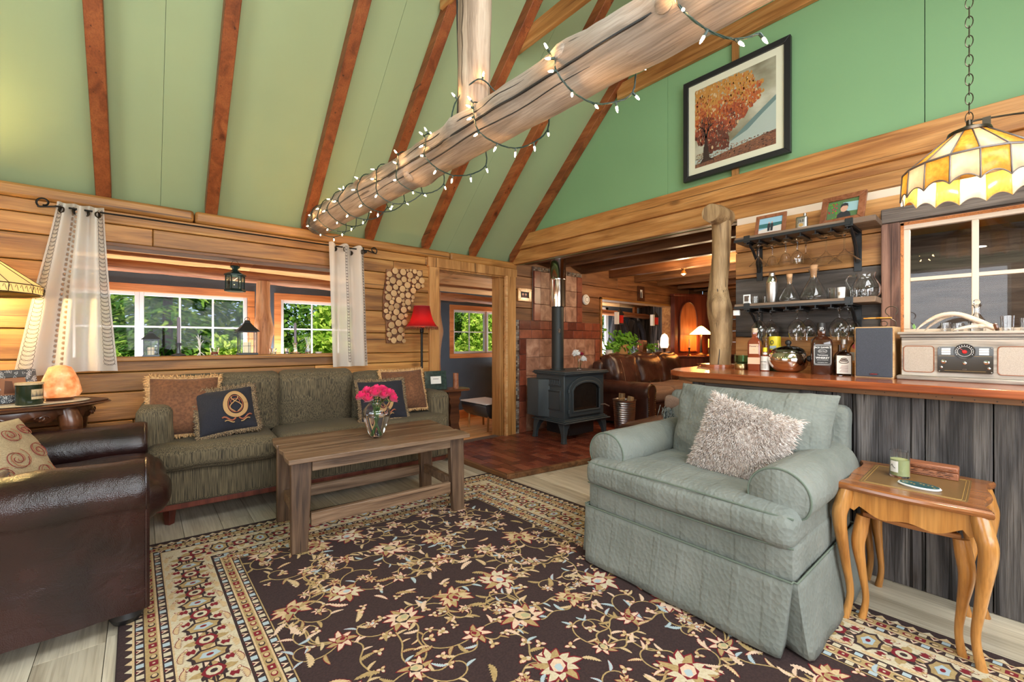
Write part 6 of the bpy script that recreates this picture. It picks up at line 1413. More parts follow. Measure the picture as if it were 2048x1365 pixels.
one('shell_dish', 'small pale shell dish at the end of the sill by the straight curtain', 'dish', MB().lathe([(0, 0), (.02, 0), (.035, .015), (.03, .014), (0, .006)], 18), 'white', (1.235, 4.15, 1.1055))
# hanging hexagonal lantern
t = T('hanging_lantern', 'dark green six-sided lantern hanging by a wire in the porch opening', 'lantern', (.583, 4.17, 1.63))
mb = MB(); mb.lathe([(0, 0), (.074, 0), (.078, .01), (.068, .022)], 6); mb.lathe([(.068, .128), (.08, .132), (.078, .142), (.03, .168), (.02, .185), (.034, .205), (.03, .214), (.0, .216)], 6)
for k in range(6): a = k * PI / 3; mb.tube([(.066 * C(a), .066 * S_(a), .02), (.066 * C(a), .066 * S_(a), .13)], .0045, 5)
M['dark_green_metal'] = plain('dark_green_metal', srgb(22, 44, 40), .35, .4); link('cage', mb, 'dark_green_metal', t, sharp=30)
mb = MB(); mb.lathe([(.062, .022), (.062, .128)], 6)
mb.f = mb.f[:6]; mb.m = mb.m[:6]; mb.t = mb.t[:6]; link('panes', mb, thinglass('lantern_pane', (.8, .95, .93), .8), t, sharp=20)
mb = MB(); mb.tube(smoothpath([(-.033, 0, .19), (-.03, 0, .225), (0, 0, .262), (.03, 0, .225), (.033, 0, .19)], 5), .0014, 5); mb.tube([(0, 0, .262), (0, 0, .278)], .0014, 5); link('hanging_wire', mb, 'iron', t)
# ================================================================ RED FLOOR LAMP
M['red_shade'] = None
def shade_mat(name, c, tr, es, ec):
    m, nt, b = newmat(name); b.inputs['Base Color'].default_value = c4(c); b.inputs['Roughness'].default_value = .8
    t_ = N(nt, 'ShaderNodeBsdfTranslucent'); t_.inputs[0].default_value = c4(tr); mx = N(nt, 'ShaderNodeMixShader'); mx.inputs[0].default_value = .5
    nt.links.new(b.outputs[0], mx.inputs[1]); nt.links.new(t_.outputs[0], mx.inputs[2]); nt.links.new(mx.outputs[0], nt.nodes['Material Output'].inputs[0])
    return m
M['red_shade'] = shade_mat('red_shade', srgb(120, 20, 26), (.42, .03, .03), 0, 0)
t = T('floor_lamp', 'black floor lamp with a red bell shade and beaded fringe behind the sofa', 'floor lamp', (2.158, 3.885, .0))
mb = MB(); mb.lathe([(0, 0), (.11, 0), (.11, .015), (.03, .03), (.014, .06), (.012, 1.3), (.02, 1.31), (.02, 1.36), (0, 1.36)], 20); link('pole', mb, 'iron', t)
mb = MB(); wobf = lambda a, z: 1 + .015 * C(a * 8); mb.lathe([(.163, 1.365), (.142, 1.385), (.115, 1.43), (.094, 1.50), (.080, 1.575), (.078, 1.575), (.092, 1.50), (.113, 1.43), (.140, 1.387), (.161, 1.367)], 48, wob=wobf); link('lamp_shade', mb, 'red_shade', t)
mb = MB(); pts = [(.163 * C(a), .163 * S_(a), 1.365) for a in [i * 2 * PI / 80 for i in range(80)]]; mb.strands(pts, [(0, 0, -1)] * 80, .032, .003, .05, 1); mb.tube(pts, .004, 5, closed=True); link('bead_fringe', mb, 'emb_rust', t, sharp=0)
for z, r_ in ((1.575, .081), (1.367, .163)): mb = MB(); mb.tube([(r_ * C(a), r_ * S_(a), z) for a in [i * 2 * PI / 40 for i in range(40)]], .003, 5, closed=True); link('shade_band', mb, 'rose_dark', t)
mb = MB(); mb.ball((0, 0, 1.43), .026, 14, 10); link('bulb', mb, glow('warm_bulb', (1, .6, .28), 18), t)
lamp('floor_lamp_light', 'POINT', (2.158, 3.885, 1.40), 5.5, (1, .6, .25), r=.035)
# ================================================================ CARVED SIDE TABLE, GLASS LAMP
t = T('carved_side_table', 'dark carved oval side table with a moulded top in the lamp corner', 'side table', (-.66, 3.715, 0))
wb_ = lambda a, z: 1 + .02 * C(a * 8) + .012 * C(a * 4 + .6)
mb = MB(); mb.lathe([(0, .832), (.94, .832), (.97, .836), (1.0, .842), (.985, .848), (.965, .850), (.975, .856), (.95, .860), (0, .861)], 72, sx=.50, sy=.325, wob=wb_); link('tabletop', mb, 'walnut', t)
mb = MB(); n = 160; vs_ = []; fs = []
for k in range(n):
    a = 2 * PI * k / n; sc2 = abs(C(a * 4)); zb = .745 + .022 * S_(a * 16) + .035 * sc2
    for (rr, z) in ((.86, .832), (.87, .80), (.84, zb + .008), (.82, zb), (.78, zb), (.80, .832)): vs_.append((rr * .50 * C(a), rr * .325 * S_(a), z))
for k in range(n):
    for j in range(5): a = k * 6 + j; b = ((k + 1) % n) * 6 + j; fs.append((a, a + 1, b + 1, b))
mb._add(vs_, fs); link('carved_apron', mb, 'walnut', t)
mb = MB()
for k in range(16):
    a = 2 * PI * (k + .5) / 16; c_ = Vector((.875 * .5 * C(a), .875 * .325 * S_(a), .79)); tg = Vector((-.5 * S_(a), .325 * C(a), 0)).normalized()
    for s_ in (-1, 1): mb.tube([c_ + tg * s_ * (.01 + .02 * C(q * .7)) + Vector((0, 0, .014 * S_(q * .7))) for q in range(8)], .0045, 5)
link('carved_scroll', mb, 'walnut', t)['kind'] = 'stuff'
for a in (R(35), R(145), R(215), R(325)):
    mb = MB(); x, y = .40 * C(a), .25 * S_(a); pts = smoothpath([(x, y, .83), (x * 1.06, y * 1.06, .74), (x * 1.05, y * 1.05, .62), (x * .86, y * .86, .32), (x * .9, y * .9, .08), (x * 1.02, y * 1.02, .0)], 6); rr = smooth1([.045, .05, .036, .02, .018, .026], 6); mb.tube(pts, rr[:len(pts)], 10); link('leg', mb, 'walnut', t)
mb = MB(); mb.lathe([(0, .0), (.34, .0), (.36, .003), (0, .004)], 96, sy=.6, wob=lambda a, z: 1 + .015 * C(a * 40)); one('lace_doily', 'cream oval doily under the salt lamp on the carved table', 'doily', mb, 'cream_cloth', (-.60, 3.68, .8615))
t = T('salt_lamp', 'rough orange salt crystal lamp on a round wooden base on the carved table', 'lamp', (-.37, 3.70, .8665))
mb = MB(); mb.lathe([(0, 0), (.058, 0), (.06, .01), (.055, .018), (0, .018)], 24); link('base', mb, 'walnut', t)
mt, nt, b_ = newmat('salt'); mp = coords(nt, (1, 1, 1), False); n1 = N(nt, 'ShaderNodeTexNoise'); n1.inputs['Scale'].default_value = 22; n1.inputs['Detail'].default_value = 6; nt.links.new(mp.outputs[0], n1.inputs['Vector'])
r1 = ramp(nt, n1.outputs[0], [(.35, srgb(214, 122, 66)), (.6, srgb(240, 168, 112)), (.75, srgb(250, 205, 170))]); nt.links.new(r1.outputs[0], b_.inputs['Base Color']); nt.links.new(r1.outputs[0], b_.inputs['Emission Color']); b_.inputs['Emission Strength'].default_value = .35; b_.inputs['Roughness'].default_value = .45; bump(nt, b_, n1.outputs[0], .006); M['salt'] = mt
mb = MB(); mb.lathe([(0, .018), (.078, .02), (.094, .045), (.090, .075), (.074, .125), (.062, .165), (.048, .196), (.02, .208), (0, .209)], 40, wob=lambda a, z: 1 + .07 * noise.noise(Vector((C(a) * 2, S_(a) * 2, z * 22))) + .04 * noise.noise(Vector((C(a) * 6, S_(a) * 6, z * 60)))); link('salt_crystal', mb, 'salt', t, sharp=0)
t = T('dark_jar_candle', 'dark green jar candle with a pale lid and pine tree label on the carved table', 'candle', (-.475, 3.565, .8665))
mb = MB(); mb.lathe([(0, 0), (.052, 0), (.054, .006), (.054, .105), (.05, .11), (0, .11)], 32); link('jar', mb, 'jar_green' if 'jar_green' in M else plain('jar_green', srgb(38, 46, 30), .15), t)
mb = MB(); mb.lathe([(0, .11), (.056, .11), (.056, .122), (0, .123)], 32); link('lid', mb, 'rug_tan', t)
mb = MB(); mb.grid(lambda u, v: (.0546 * C(R(-75 + 62 * u)), .0546 * S_(R(-75 + 62 * u)), .03 + .055 * v), 10, 1); link('label', mb, 'rug_tan', t)
mb = MB(); random.seed(9)
for i in range(11): a = R(-72 + i * 5.4); h2 = random.uniform(.015, .036); mb.quad([(.0552 * C(a - .04), .0552 * S_(a - .04), .045), (.0552 * C(a + .04), .0552 * S_(a + .04), .045), (.0553 * C(a), .0553 * S_(a), .045 + h2)])
mb.quad([(.0551 * C(a), .0551 * S_(a), z) for a, z in ((R(-72), .043), (R(-16), .043), (R(-16), .047), (R(-72), .047))]); link('pine_tree_mark', mb, 'ink', t, sharp=0)
t = pframe('patterned_photo_frame', 'leaning photo frame with a silvery triangle pattern on the carved table', (-.545, 3.66, .868), .20, .19, .045, .016, 'zinc', photo(4), R(30), 14, None)
mb = MB(); random.seed(12); mm = Matrix.Rotation(R(-14), 4, 'X')
for i in range(150):
    x = random.uniform(-.095, .095); z = random.uniform(.005, .185)
    if abs(x) < .055 and .045 < z < .145: continue
    a = random.uniform(0, 6); mb.tube([mm @ Vector((max(-.098, min(.098, x + .008 * C(a + k * 2.1))), -.0165, max(.002, min(.188, z + .008 * S_(a + k * 2.1))))) for k in range(3)], .0009, 4, closed=True)
o = link('triangle_pattern', mb, 'white', t); o['kind'] = 'stuff'
mt, nt, b_ = newmat('art_glass'); b_.inputs['Base Color'].default_value = c4(srgb(245, 226, 186)); b_.inputs['Roughness'].default_value = .3
tl = N(nt, 'ShaderNodeBsdfTranslucent'); tl.inputs[0].default_value = (1, .92, .72, 1); mx = N(nt, 'ShaderNodeMixShader'); mx.inputs[0].default_value = .6; nt.links.new(b_.outputs[0], mx.inputs[1]); nt.links.new(tl.outputs[0], mx.inputs[2]); nt.links.new(mx.outputs[0], nt.nodes['Material Output'].inputs[0]); M['art_glass'] = mt
t = T('stained_glass_table_lamp', 'table lamp with a wide leaded cream glass shade at the edge of the view', 'lamp', (-.78, 3.74, .8665))
mb = MB(); mb.lathe([(0, 0), (.09, 0), (.085, .02), (.03, .05), (.02, .2), (.03, .3), (.015, .5), (.012, .72), (0, .72)], 20); link('base', mb, 'darkbronze', t)
mb = MB(); n = 16; mb.lathe([(.335, .622), (.338, .67), (.06, .90), (.055, .898), (.33, .668), (.33, .622)], n); link('lamp_shade', mb, 'art_glass', t, sharp=10)
mb = MB()
for k in range(n): a = 2 * PI * k / n; mb.tube([(.336 * C(a), .336 * S_(a), .622), (.340 * C(a), .340 * S_(a), .67), (.061 * C(a), .061 * S_(a), .902)], .0022, 4)
for r_, z in ((.338, .622), (.341, .67), (.061, .902)): mb.tube([(r_ * C(2 * PI * k / n), r_ * S_(2 * PI * k / n), z) for k in range(n)], .003, 5, closed=True)
for k in range(n * 5):
    a = 2 * PI * k / (n * 5); mb.tube([(.341 * C(a + q * .012), .341 * S_(a + q * .012), .646 + .018 * S_(q * 1.05)) for q in range(6)], .0012, 3, closed=False)
link('lead_line', mb, 'darkbronze', t, sharp=0)
mb = MB(); mb.ball((0, 0, .70), .035, 14, 10); link('bulb', mb, glow('lamp_bulb', (1, .62, .25), 22), t)
lamp('corner_lamp_light', 'POINT', (-.78, 3.74, 1.51), 100, (1, .70, .28), r=.07)
# ================================================================ VASE OF ROSES
t = T('glass_vase', 'clear glass vase with fluted rim, half filled with water, on the coffee table', 'vase', (1.215, 2.815, .5605))
fl = lambda a, z: 1 + (.07 * C(a * 8) if z > .24 else .0)
prof = [(.036, 0), (.046, .012), (.062, .05), (.082, .11), (.092, .155), (.086, .19), (.06, .222), (.050, .235), (.056, .25), (.080, .268)]
pp = smoothpath([(r, z, 0) for r, z in prof], 4); mb = MB(); mb.shell([(p.x, p.y) for p in pp], .0035, 48, wob=fl); link('glass', mb, 'glass', t)
mb = MB(); wp = [(p.x - .0042, p.y) for p in pp if .008 < p.y < .145]; mb.lathe([(0, .0075)] + wp + [(0, .145)], 40); link('water', mb, 'water', t)
random.seed(17); rs = [(-.105, .0, .300), (-.075, -.04, .285), (-.03, -.045, .315), (.01, .02, .335), (.03, -.05, .30), (.075, -.035, .31), (.11, .0, .295), (.06, .04, .325), (-.05, .04, .325), (.1, -.06, .27)]
mb = MB()
for i, (x, y, z) in enumerate(rs):
    f = -1 if x > 0 else 1; mb.tube(smoothpath([(f * .03 + x * .1, -y * .3, .015), (x * .08, y * .1, .13), (x * .32, y * .3, .24), (x * .9, y * .9, z - .03)], 5), .0028, 6)
link('stems', mb, 'stem', t); mb = MB()
for i in range(12): a = i * 2.4; h2 = .15 + .012 * i; mb.grid(lambda u, v: (.0 + (.03 * v) * C(a) - .010 * (u - .5) * S_(a) * S_(PI * v), (.03 * v) * S_(a) + .010 * (u - .5) * C(a) * S_(PI * v), h2 + .03 * v), 2, 5)
link('leaves', mb, 'leaf2', t, sharp=0)
lbs = ('at the outer side towards the sofa arm', 'low in front, second from that side', 'in the middle front', 'topmost in the middle', 'front, just past the middle', 'in front towards the doorway', 'at the outer side towards the doorway', 'behind on the doorway side', 'behind on the window side', 'lowest on the doorway side')
for i, (x, y, z) in enumerate(rs):
    tl_ = Matrix.Rotation(R(y * 420), 4, 'X').inverted() @ Matrix.Rotation(R(x * 320), 4, 'Y')
    r = T('pink_rose', 'bright pink rose in the glass vase, ' + lbs[i], 'rose', (1.215 + x, 2.815 + y, .5605 + z), 0, 'pink roses in the glass vase')
    link('petals', rose((0, 0, 0), random.uniform(.036, .042), tl_, i), 'rose', r, sharp=0)
    mb = MB(); mb.lathe([(0, -.036), (.008, -.034), (.014, -.024), (.010, -.022), (0, -.03)], 8, m=tl_); link('calyx', mb, 'stem', r)
# ================================================================ SHELVES AND WHAT HANGS THERE
random.seed(51)
GLS = []
for z, lb in ((1.932, 'upper brown wall shelf with black iron brackets and glass racks over the bar'), (1.452, 'lower brown wall shelf with black iron brackets and glass racks over the bar')):
    t = T('wall_shelf', lb, 'shelf', (3.5, .885, z)); mb = MB(); mb.box((-.25, -.405, 0), (0, .385, .034)); link('board', mb, 'shelf_wood', t, bev=.003)
    for y in (-.28, .30):
        mb = MB()
        mb.box((-.253, y - .02, -.012), (-.003, y + .02, -.0)); mb.box((-.256, y - .02, -.012), (-.251, y + .02, .038)); mb.box((-.009, y - .02, -.26), (-.002, y + .02, 0))
        mb.tube([(-.225, y, -.01), (-.14, y, -.05), (-.07, y, -.11), (-.022, y, -.20)], .010, 6)
        link('bracket', mb, 'blackmetal', t, bev=.001)
    mb = MB(); mb.box((-.262, -.29, -.002), (-.253, .385, .016))
    for k in range(8): y = -.27 + k * .082; mb.box((-.245, y - .016, -.026), (-.03, y + .016, -.022)); mb.box((-.245, y - .003, -.024), (-.03, y + .003, -.001))
    link('glass_rack', mb, 'blackmetal', t)
def goblet(name, label, prof, loc, group=None, th=.0022, up=False, cat='glass'):
    t = T(name, label, cat, loc, 0, group); mm = Matrix.Identity(4) if up else Matrix.Rotation(PI, 4, 'X'); mb = MB()
    foot, bowl = prof
    fp = [(0, 0), (foot, 0), (foot, .003), (foot * .3, .008), (.0045, .018), (.004, bowl[0][1])]
    p = smoothpath([(r, z, 0) for r, z in bowl], 4); out = [(q.x, q.y) for q in p]; inn = [(max(.0, r - th), z + (th if i == 0 else 0)) for i, (r, z) in enumerate(out)]
    mb.lathe(fp + out + inn[::-1][:-1] + [(0, out[0][1] + .006)], 28, m=mm); link('glass', mb, 'glass', t); return t
wine = (.032, [(.005, .075), (.026, .095), (.038, .125), (.036, .16)]); cock = (.036, [(.005, .085), (.030, .118), (.062, .150)]); flut = (.034, [(.005, .08), (.022, .09), (.036, .13), (.048, .152)])
marg = (.042, [(.005, .10), (.012, .115), (.045, .145), (.085, .185)]); balloon = (.034, [(.005, .06), (.030, .078), (.052, .115), (.052, .155), (.036, .205)])
for i, (y, x, pf, lb) in enumerate(((1.135, 3.33, cock, 'upturned cocktail glass hanging first from the log post under the upper shelf'), (1.07, 3.40, flut, 'upturned short glass hanging second from the log post under the upper shelf'), (.975, 3.36, flut, 'upturned short glass hanging third from the log post under the upper shelf'),
        (.90, 3.34, wine, 'upturned wine glass hanging fourth from the log post under the upper shelf'), (.875, 3.43, cock, 'upturned glass hanging behind the fourth under the upper shelf'), (.745, 3.36, marg, 'wide upturned margarita glass under the upper shelf, above the large decanter'), (.65, 3.37, marg, 'wide upturned margarita glass under the upper shelf, above the white cup'))):
    goblet('stemmed_glass', lb, pf, (x, y, 1.9085), 'glasses hanging under the upper shelf')
for i, (y, x, lb) in enumerate(((1.125, 3.31, 'round brandy glass hanging in front over the amber bottle by the post'), (1.085, 3.42, 'round brandy glass hanging behind the one over the amber bottle'), (.893, 3.31, 'round brandy glass hanging in front over the shiny steel pot'), (.862, 3.42, 'round brandy glass hanging behind the one over the steel pot'), (.665, 3.31, 'round brandy glass hanging in front beside the speaker'), (.637, 3.42, 'round brandy glass hanging behind the one beside the speaker'))):
    goblet('brandy_glass', lb, balloon, (x, y, 1.4285), 'brandy glasses under the lower shelf')
RZ90 = R(-90)
pframe('shelf_photo', 'brown framed photo of two people, on the upper shelf near the log post', (3.36, 1.075, 1.9665), .195, .165, .024, .014, 'frame_brown', photo(0), RZ90, 16)
pframe('shelf_portrait', 'larger wooden framed photo leaning on the bracket end of the upper shelf', (3.36, .665, 1.9665), .235, .205, .036, .02, 'frame_brown', photo(1), R(-96), 20)
t = T('hip_flask', 'small silver and white hip flask between the photos on the upper shelf', 'flask', (3.36, .88, 1.9665)); mb = MB(); mb.soft((.03, .07, .095), .014, 8, m=Matrix.Translation((0, 0, .048))); link('body', mb, 'steel', t); mb = MB(); mb.lathe([(0, .094), (.009, .094), (.009, .112), (0, .113)], 12, (0, -.018, 0)); link('cap', mb, 'steel', t)
FB = lambda x, y, z: Matrix(((0, 0, -1, x), (-1, 0, 0, y), (0, 1, 0, z), (0, 0, 0, 1)))
text('lettering', 'J&B', .026, FB(-.0158, .0, .062), 'ink', t); mb = MB(); mb.ball((-.016, 0, .035), .013, 10, 6, sc=(.1, 1, .9)); link('badge', mb, 'gold_ink', t)
Z2 = 1.4865
t = T('mini_photo', 'tiny photo on a white stand at the post end of the lower shelf', 'photo', (3.36, 1.225, Z2)); mb = MB(); mb.box((-.004, -.024, 0), (.004, .024, .075)); link('frame', mb, 'white', t, bev=.001); mb = MB(); mb.box((-.0052, -.016, .025), (-.004, .016, .066)); link('picture', mb, 'grout', t)
def tumbler(name, label, loc, r, h_, group=None, facet=0, mat='glass', cat='glass'):
    t = T(name, label, cat, loc, 0, group); mb = MB(); mb.shell([(r * .86, 0), (r * .9, h_ * .2), (r, h_)], .0025, 24, wob=(lambda a, z: 1 + .03 * C(a * facet)) if facet else None); link('glass', mb, mat, t); return t
for y, x, lb in ((1.19, 3.40, 'shot glass beside the tiny photo on the lower shelf'), (1.155, 3.33, 'shot glass nearest the shelf edge by the cocktail shaker'), (1.115, 3.40, 'shot glass just before the cocktail shaker on the lower shelf')): tumbler('shot_glass', lb, (x, y, Z2), .021, .055, 'shot glasses on the lower shelf')
t = T('small_figurine', 'tiny white bell-shaped figure among the shot glasses', 'figurine', (3.31, 1.19, Z2)); mb = MB(); mb.lathe([(0, 0), (.013, 0), (.006, .03), (.008, .045), (0, .055)], 12); link('body', mb, 'white', t)
t = T('cocktail_shaker', 'brushed steel cocktail shaker on the lower shelf', 'shaker', (3.36, 1.06, Z2)); mb = MB(); mb.lathe([(0, 0), (.028, 0), (.032, .01), (.037, .13), (.036, .142), (0, .142)], 28); link('body', mb, 'steel', t); mb = MB(); mb.lathe([(.036, .142), (.037, .15), (.026, .18), (.02, .19), (0, .19)], 28); link('strainer', mb, 'chrome', t); mb = MB(); mb.lathe([(0, .19), (.0185, .19), (.0185, .212), (.015, .216), (0, .216)], 20); link('cap', mb, 'steel', t)
M['cork'] = plain('cork', srgb(206, 160, 116), .8, vary=.15, bsc=90)
for y, s_, lb in ((.955, 1.0, 'smaller cone-shaped glass decanter with cork beside the cocktail shaker'), (.815, 1.22, 'larger cone-shaped glass decanter with tall cork in the middle of the lower shelf')):
    t = T('glass_decanter', lb, 'decanter', (3.37, y, Z2), 0, 'corked decanters'); mb = MB(); pf = [(.04, 0), (.062, .012), (.064, .028), (.045, .075), (.022, .115), (.015, .14), (.016, .152), (.026, .172)]
    p = smoothpath([(r * s_, z * s_, 0) for r, z in pf], 3); mb.shell([(q.x, q.y) for q in p], .0028, 30); link('glass', mb, 'glass', t)
    mb = MB(); mb.lathe([(0, .128 * s_), (.0125 * s_, .128 * s_), (.019 * s_, .195 * s_), (0, .197 * s_)], 16); link('cork', mb, 'cork', t)
for k, (y, x) in enumerate(((.715, 3.42), (.70, 3.33), (.66, 3.43), (.615, 3.42))): tumbler('tumbler', ('cut glass tumbler at the back beside the large decanter', 'cut glass tumbler in front, between decanter and white cup', 'cut glass tumbler behind the white cup', 'cut glass tumbler just before the pitcher')[k], (x, y, Z2), .033, .075, 'tumblers on the lower shelf', 12)
t = T('white_cup', 'narrow white printed cup on the lower shelf edge', 'cup', (3.31, .655, Z2)); mb = MB(); mb.shell([(.019, 0), (.021, .07)], .002, 20); link('cup', mb, 'white', t); mb = MB(); mb.grid(lambda u, v: (-.0215 * C(R(-40 + 70 * u)), -.0215 * S_(R(-40 + 70 * u)), .02 + .02 * v), 6, 1); link('print', mb, 'steel', t)
t = T('glass_pitcher', 'round glass pitcher with loop handle at the bracket end of the lower shelf', 'pitcher', (3.37, .545, Z2)); mb = MB(); p = smoothpath([(r, z, 0) for r, z in [(.05, 0), (.068, .02), (.072, .06), (.058, .10), (.045, .125), (.05, .155)]], 3); mb.shell([(q.x, q.y) for q in p], .003, 32, wob=lambda a, z: 1 + .02 * C(a * 10)); mb.tube(smoothpath([(0, .048, .14), (0, .085, .145), (0, .098, .11), (0, .08, .07), (0, .066, .055)], 5), .0055, 8); link('glass', mb, 'glass', t)
for y, x in ((.585, 3.30), (.53, 3.29)): tumbler('small_tumbler', ('ridged low glass in front of the pitcher, nearer the white cup', 'ridged low glass in front of the pitcher, nearer the shelf end')[y < .55], (x, y, Z2), .026, .045, None, 14)
t = T('plug_adapter', 'small white plug-in box hanging at the post end of the lower shelf', 'plug', (3.27, 1.262, 1.405)); mb = MB(); mb.box((-.015, -.02, 0), (.015, .02, .04)); link('box', mb, 'white', t, bev=.004)
# ================================================================ ON THE BAR TOP
ZB = 1.0165
t = T('green_glass_candle', 'green hammered glass votive over a small gold tin, beside the log post', 'candle', (3.26, 1.222, ZB)); mb = MB(); mb.lathe([(0, 0), (.047, 0), (.049, .004), (.049, .036), (.046, .04), (0, .04)], 28); link('tin', mb, 'brass', t)
M['green_glass'] = glassmat('green_glass', (.45, .75, .55), .08); mb = MB(); mb.shell([(.034, .041), (.046, .055), (.047, .10)], .004, 26, wob=lambda a, z: 1 + .02 * C(a * 14)); link('bowl', mb, 'green_glass', t)
t = T('amber_whisky_bottle', 'square-shouldered amber bottle with a peach label at the post end of the bar', 'bottle', (3.22, 1.122, ZB), R(10)); M['whisky_body'] = plain('whisky_body', srgb(126, 58, 36), .06, **{'Coat Weight': .8})
mb = MB(); sq = lambda k, z: [(a * k, b * k, z) for a, b in rrect(-1, -1, 1, 1, .3, 3)]; loft(mb, [sq(k, z) for k, z in ((.038, 0), (.040, .004), (.040, .19), (.036, .205), (.020, .222), (.0145, .232), (.0145, .262))]); link('body', mb, 'whisky_body', t)
mb = MB(); mb.lathe([(0, .262), (.0165, .262), (.0165, .292), (0, .293)], 20); link('cap', mb, 'rug_peach', t); mb = MB(); mb.box((-.0412, -.028, .115), (-.0402, .028, .182)); mb.box((-.0412, -.037, .045), (-.0402, .037, .09)); link('label', mb, 'label_peach', t)
text('lettering', "Dewar's", .0165, FB(-.0415, 0, .168), 'ink', t); text('lettering', '12', .013, FB(-.0415, 0, .146), 'gold_ink', t)
t = T('bitters_bottle', 'small bottle with white paper wrap and yellow cap beside the steel pot', 'bottle', (3.20, 1.052, ZB)); mb = MB(); mb.lathe([(0, 0), (.024, 0), (.025, .004), (.025, .095), (.018, .105), (.011, .115), (.011, .13), (0, .13)], 24); link('body', mb, 'whisky_body', t)
mb = MB(); mb.lathe([(.0256, .006), (.0256, .10), (.0245, .10), (.0245, .006)], 28); mb.lathe([(.0135, .108), (.0145, .125), (.012, .125)], 20); link('paper_label', mb, 'label_white', t); mb = MB(); mb.lathe([(0, .13), (.0135, .13), (.0135, .158), (0, .16)], 18); link('cap', mb, 'yellow', t)
text('lettering', 'BITTERS', .0095, FB(-.0262, 0, .062), 'ink', t); mb = MB()
for i in range(7): mb.box((-.0262, -.016, .018 + i * .005), (-.0257, .014, .0192 + i * .005))
o = link('small_print', mb, 'grout', t); o['kind'] = 'stuff'
t = T('yellow_bottle', 'bright yellow and green wrapped bottle standing behind the steel pot', 'bottle', (3.37, 1.045, ZB)); mb = MB(); mb.lathe([(0, 0), (.036, 0), (.037, .01), (.037, .12), (0, .12)], 26); link('lower_wrap', mb, 'stem', t); mb = MB(); mb.lathe([(.0372, .12), (.038, .13), (.0372, .14), (0, .14)], 26); link('band', mb, 'red', t); mb = MB(); mb.lathe([(.0368, .14), (.0368, .23), (.034, .236), (0, .237)], 26); link('upper_wrap', mb, 'yellow', t)
mb = MB(); mb.tube([(-.038, .006 + .009 * C(a), .195 + .013 * S_(a)) for a in [i * .7 for i in range(9)]], .0025, 4, closed=True); link('printed_ring', mb, 'ink', t); mb = MB(); mb.box((-.0375, -.02, .150), (-.036, .02, .170)); link('printed_block', mb, 'rug_blue', t)
t = T('tall_clear_bottle', 'slim clear bottle behind the small yellow-capped bottle', 'bottle', (3.33, 1.09, ZB)); mb = MB(); mb.lathe([(0, 0), (.024, 0), (.025, .17), (.012, .19), (.012, .22), (0, .22)], 20); link('glass', mb, 'glass', t)
M['pot_chrome'] = plain('pot_chrome', (.78, .72, .66), .06, 1)
t = T('steel_ice_bucket', 'round polished steel ice bucket with dark lid knob on the bar', 'ice bucket', (3.24, .925, ZB)); mb = MB(); p = smoothpath([(0, 0, 0), (.055, 0, 0), (.095, .025, 0), (.118, .075, 0), (.110, .115, 0), (.098, .130, 0)], 5); mb.lathe([(q.x, q.y) for q in p], 44); link('bowl', mb, 'pot_chrome', t)
mb = MB(); p = smoothpath([(.100, .131, 0), (.085, .150, 0), (.045, .168, 0), (.0, .172, 0)], 5); mb.lathe([(q.x, q.y) for q in p], 44); link('lid', mb, 'darkchrome' if 'darkchrome' in M else plain('darkchrome', (.35, .33, .31), .12, 1), t); mb = MB(); mb.lathe([(.012, .17), (.010, .178)], 12); mb.ball((0, 0, .192), .019, 16, 10); link('knob', mb, 'black', t)
for s_ in (-1, 1): mb = MB(); mb.soft((.03, .035, .04), .012, 8, m=Matrix.Translation((.0, s_ * .128, .09))); link('handle', mb, 'black', t)
t = T('square_whiskey_bottle', 'large square whiskey bottle with a black and white label on the bar', 'bottle', (3.16, .725, ZB), R(20)); mb = MB(); loft(mb, [sq(k, z) for k, z in ((.050, 0), (.053, .006), (.053, .19), (.049, .212), (.026, .232), (.018, .238), (.019, .246), (.020, .262), (.017, .275))]); link('body', mb, 'darkwhisky', t)
mb = MB(); mb.lathe([(0, .262), (.0215, .262), (.021, .31), (.019, .315), (0, .316)], 22); link('cap', mb, 'black', t)
mb = MB(); mb.box((-.0545, -.044, .055), (-.0532, .044, .185)); link('label', mb, 'label_black', t); mb = MB()
for q in (.043, .040): mb.tube([(-.0547, y, z) for y, z in rrect(-q, .12 - q * 1.42, q, .12 + q * 1.42, .012)], .0007, 4, closed=True)
mb.tube([(-.0548, .022 * C(a), .142 + .0115 * S_(a)) for a in [i * PI / 12 for i in range(24)]], .0007, 4, closed=True); link('label_border', mb, 'white', t)
FJ = lambda z: FB(-.0549, 0, z)
text('lettering', "JACK DANIEL'S", .0125, FJ(.164), 'white', t, bold=.0002); text('lettering', 'Old No.7', .0095, FJ(.142), 'white', t); text('lettering', 'Tennessee', .0125, FJ(.118), 'white', t); text('lettering', 'WHISKEY', .016, FJ(.101), 'white', t, bold=.0003); text('lettering', 'DISTILLED AND BOTTLED', .0048, FJ(.088), 'white', t); text('lettering', 'LYNCHBURG, TENN.', .0055, FJ(.073), 'white', t)
text('lettering', 'JD', .02, FB(-.0213, 0, .280), 'white', t)
text('lettering', 'Old Time Quality', .013, Matrix(((-1, 0, 0, 0), (0, 0, -1, -.0536), (0, -1, 0, 0), (0, 0, 0, 1))) @ Matrix.Translation((0, -.12, 0)) @ Matrix.Rotation(R(90), 4, 'Z'), 'rug_tan', t)
t = T('small_square_bottle', 'small square clear bottle with a curled drawing on its white label, beside the speaker', 'bottle', (3.13, .605, ZB), R(8)); mb = MB(); loft(mb, [sq(k, z) for k, z in ((.036, 0), (.038, .005), (.038, .115), (.034, .128), (.016, .14), (.013, .15), (.013, .19))]); link('body', mb, 'glass', t)
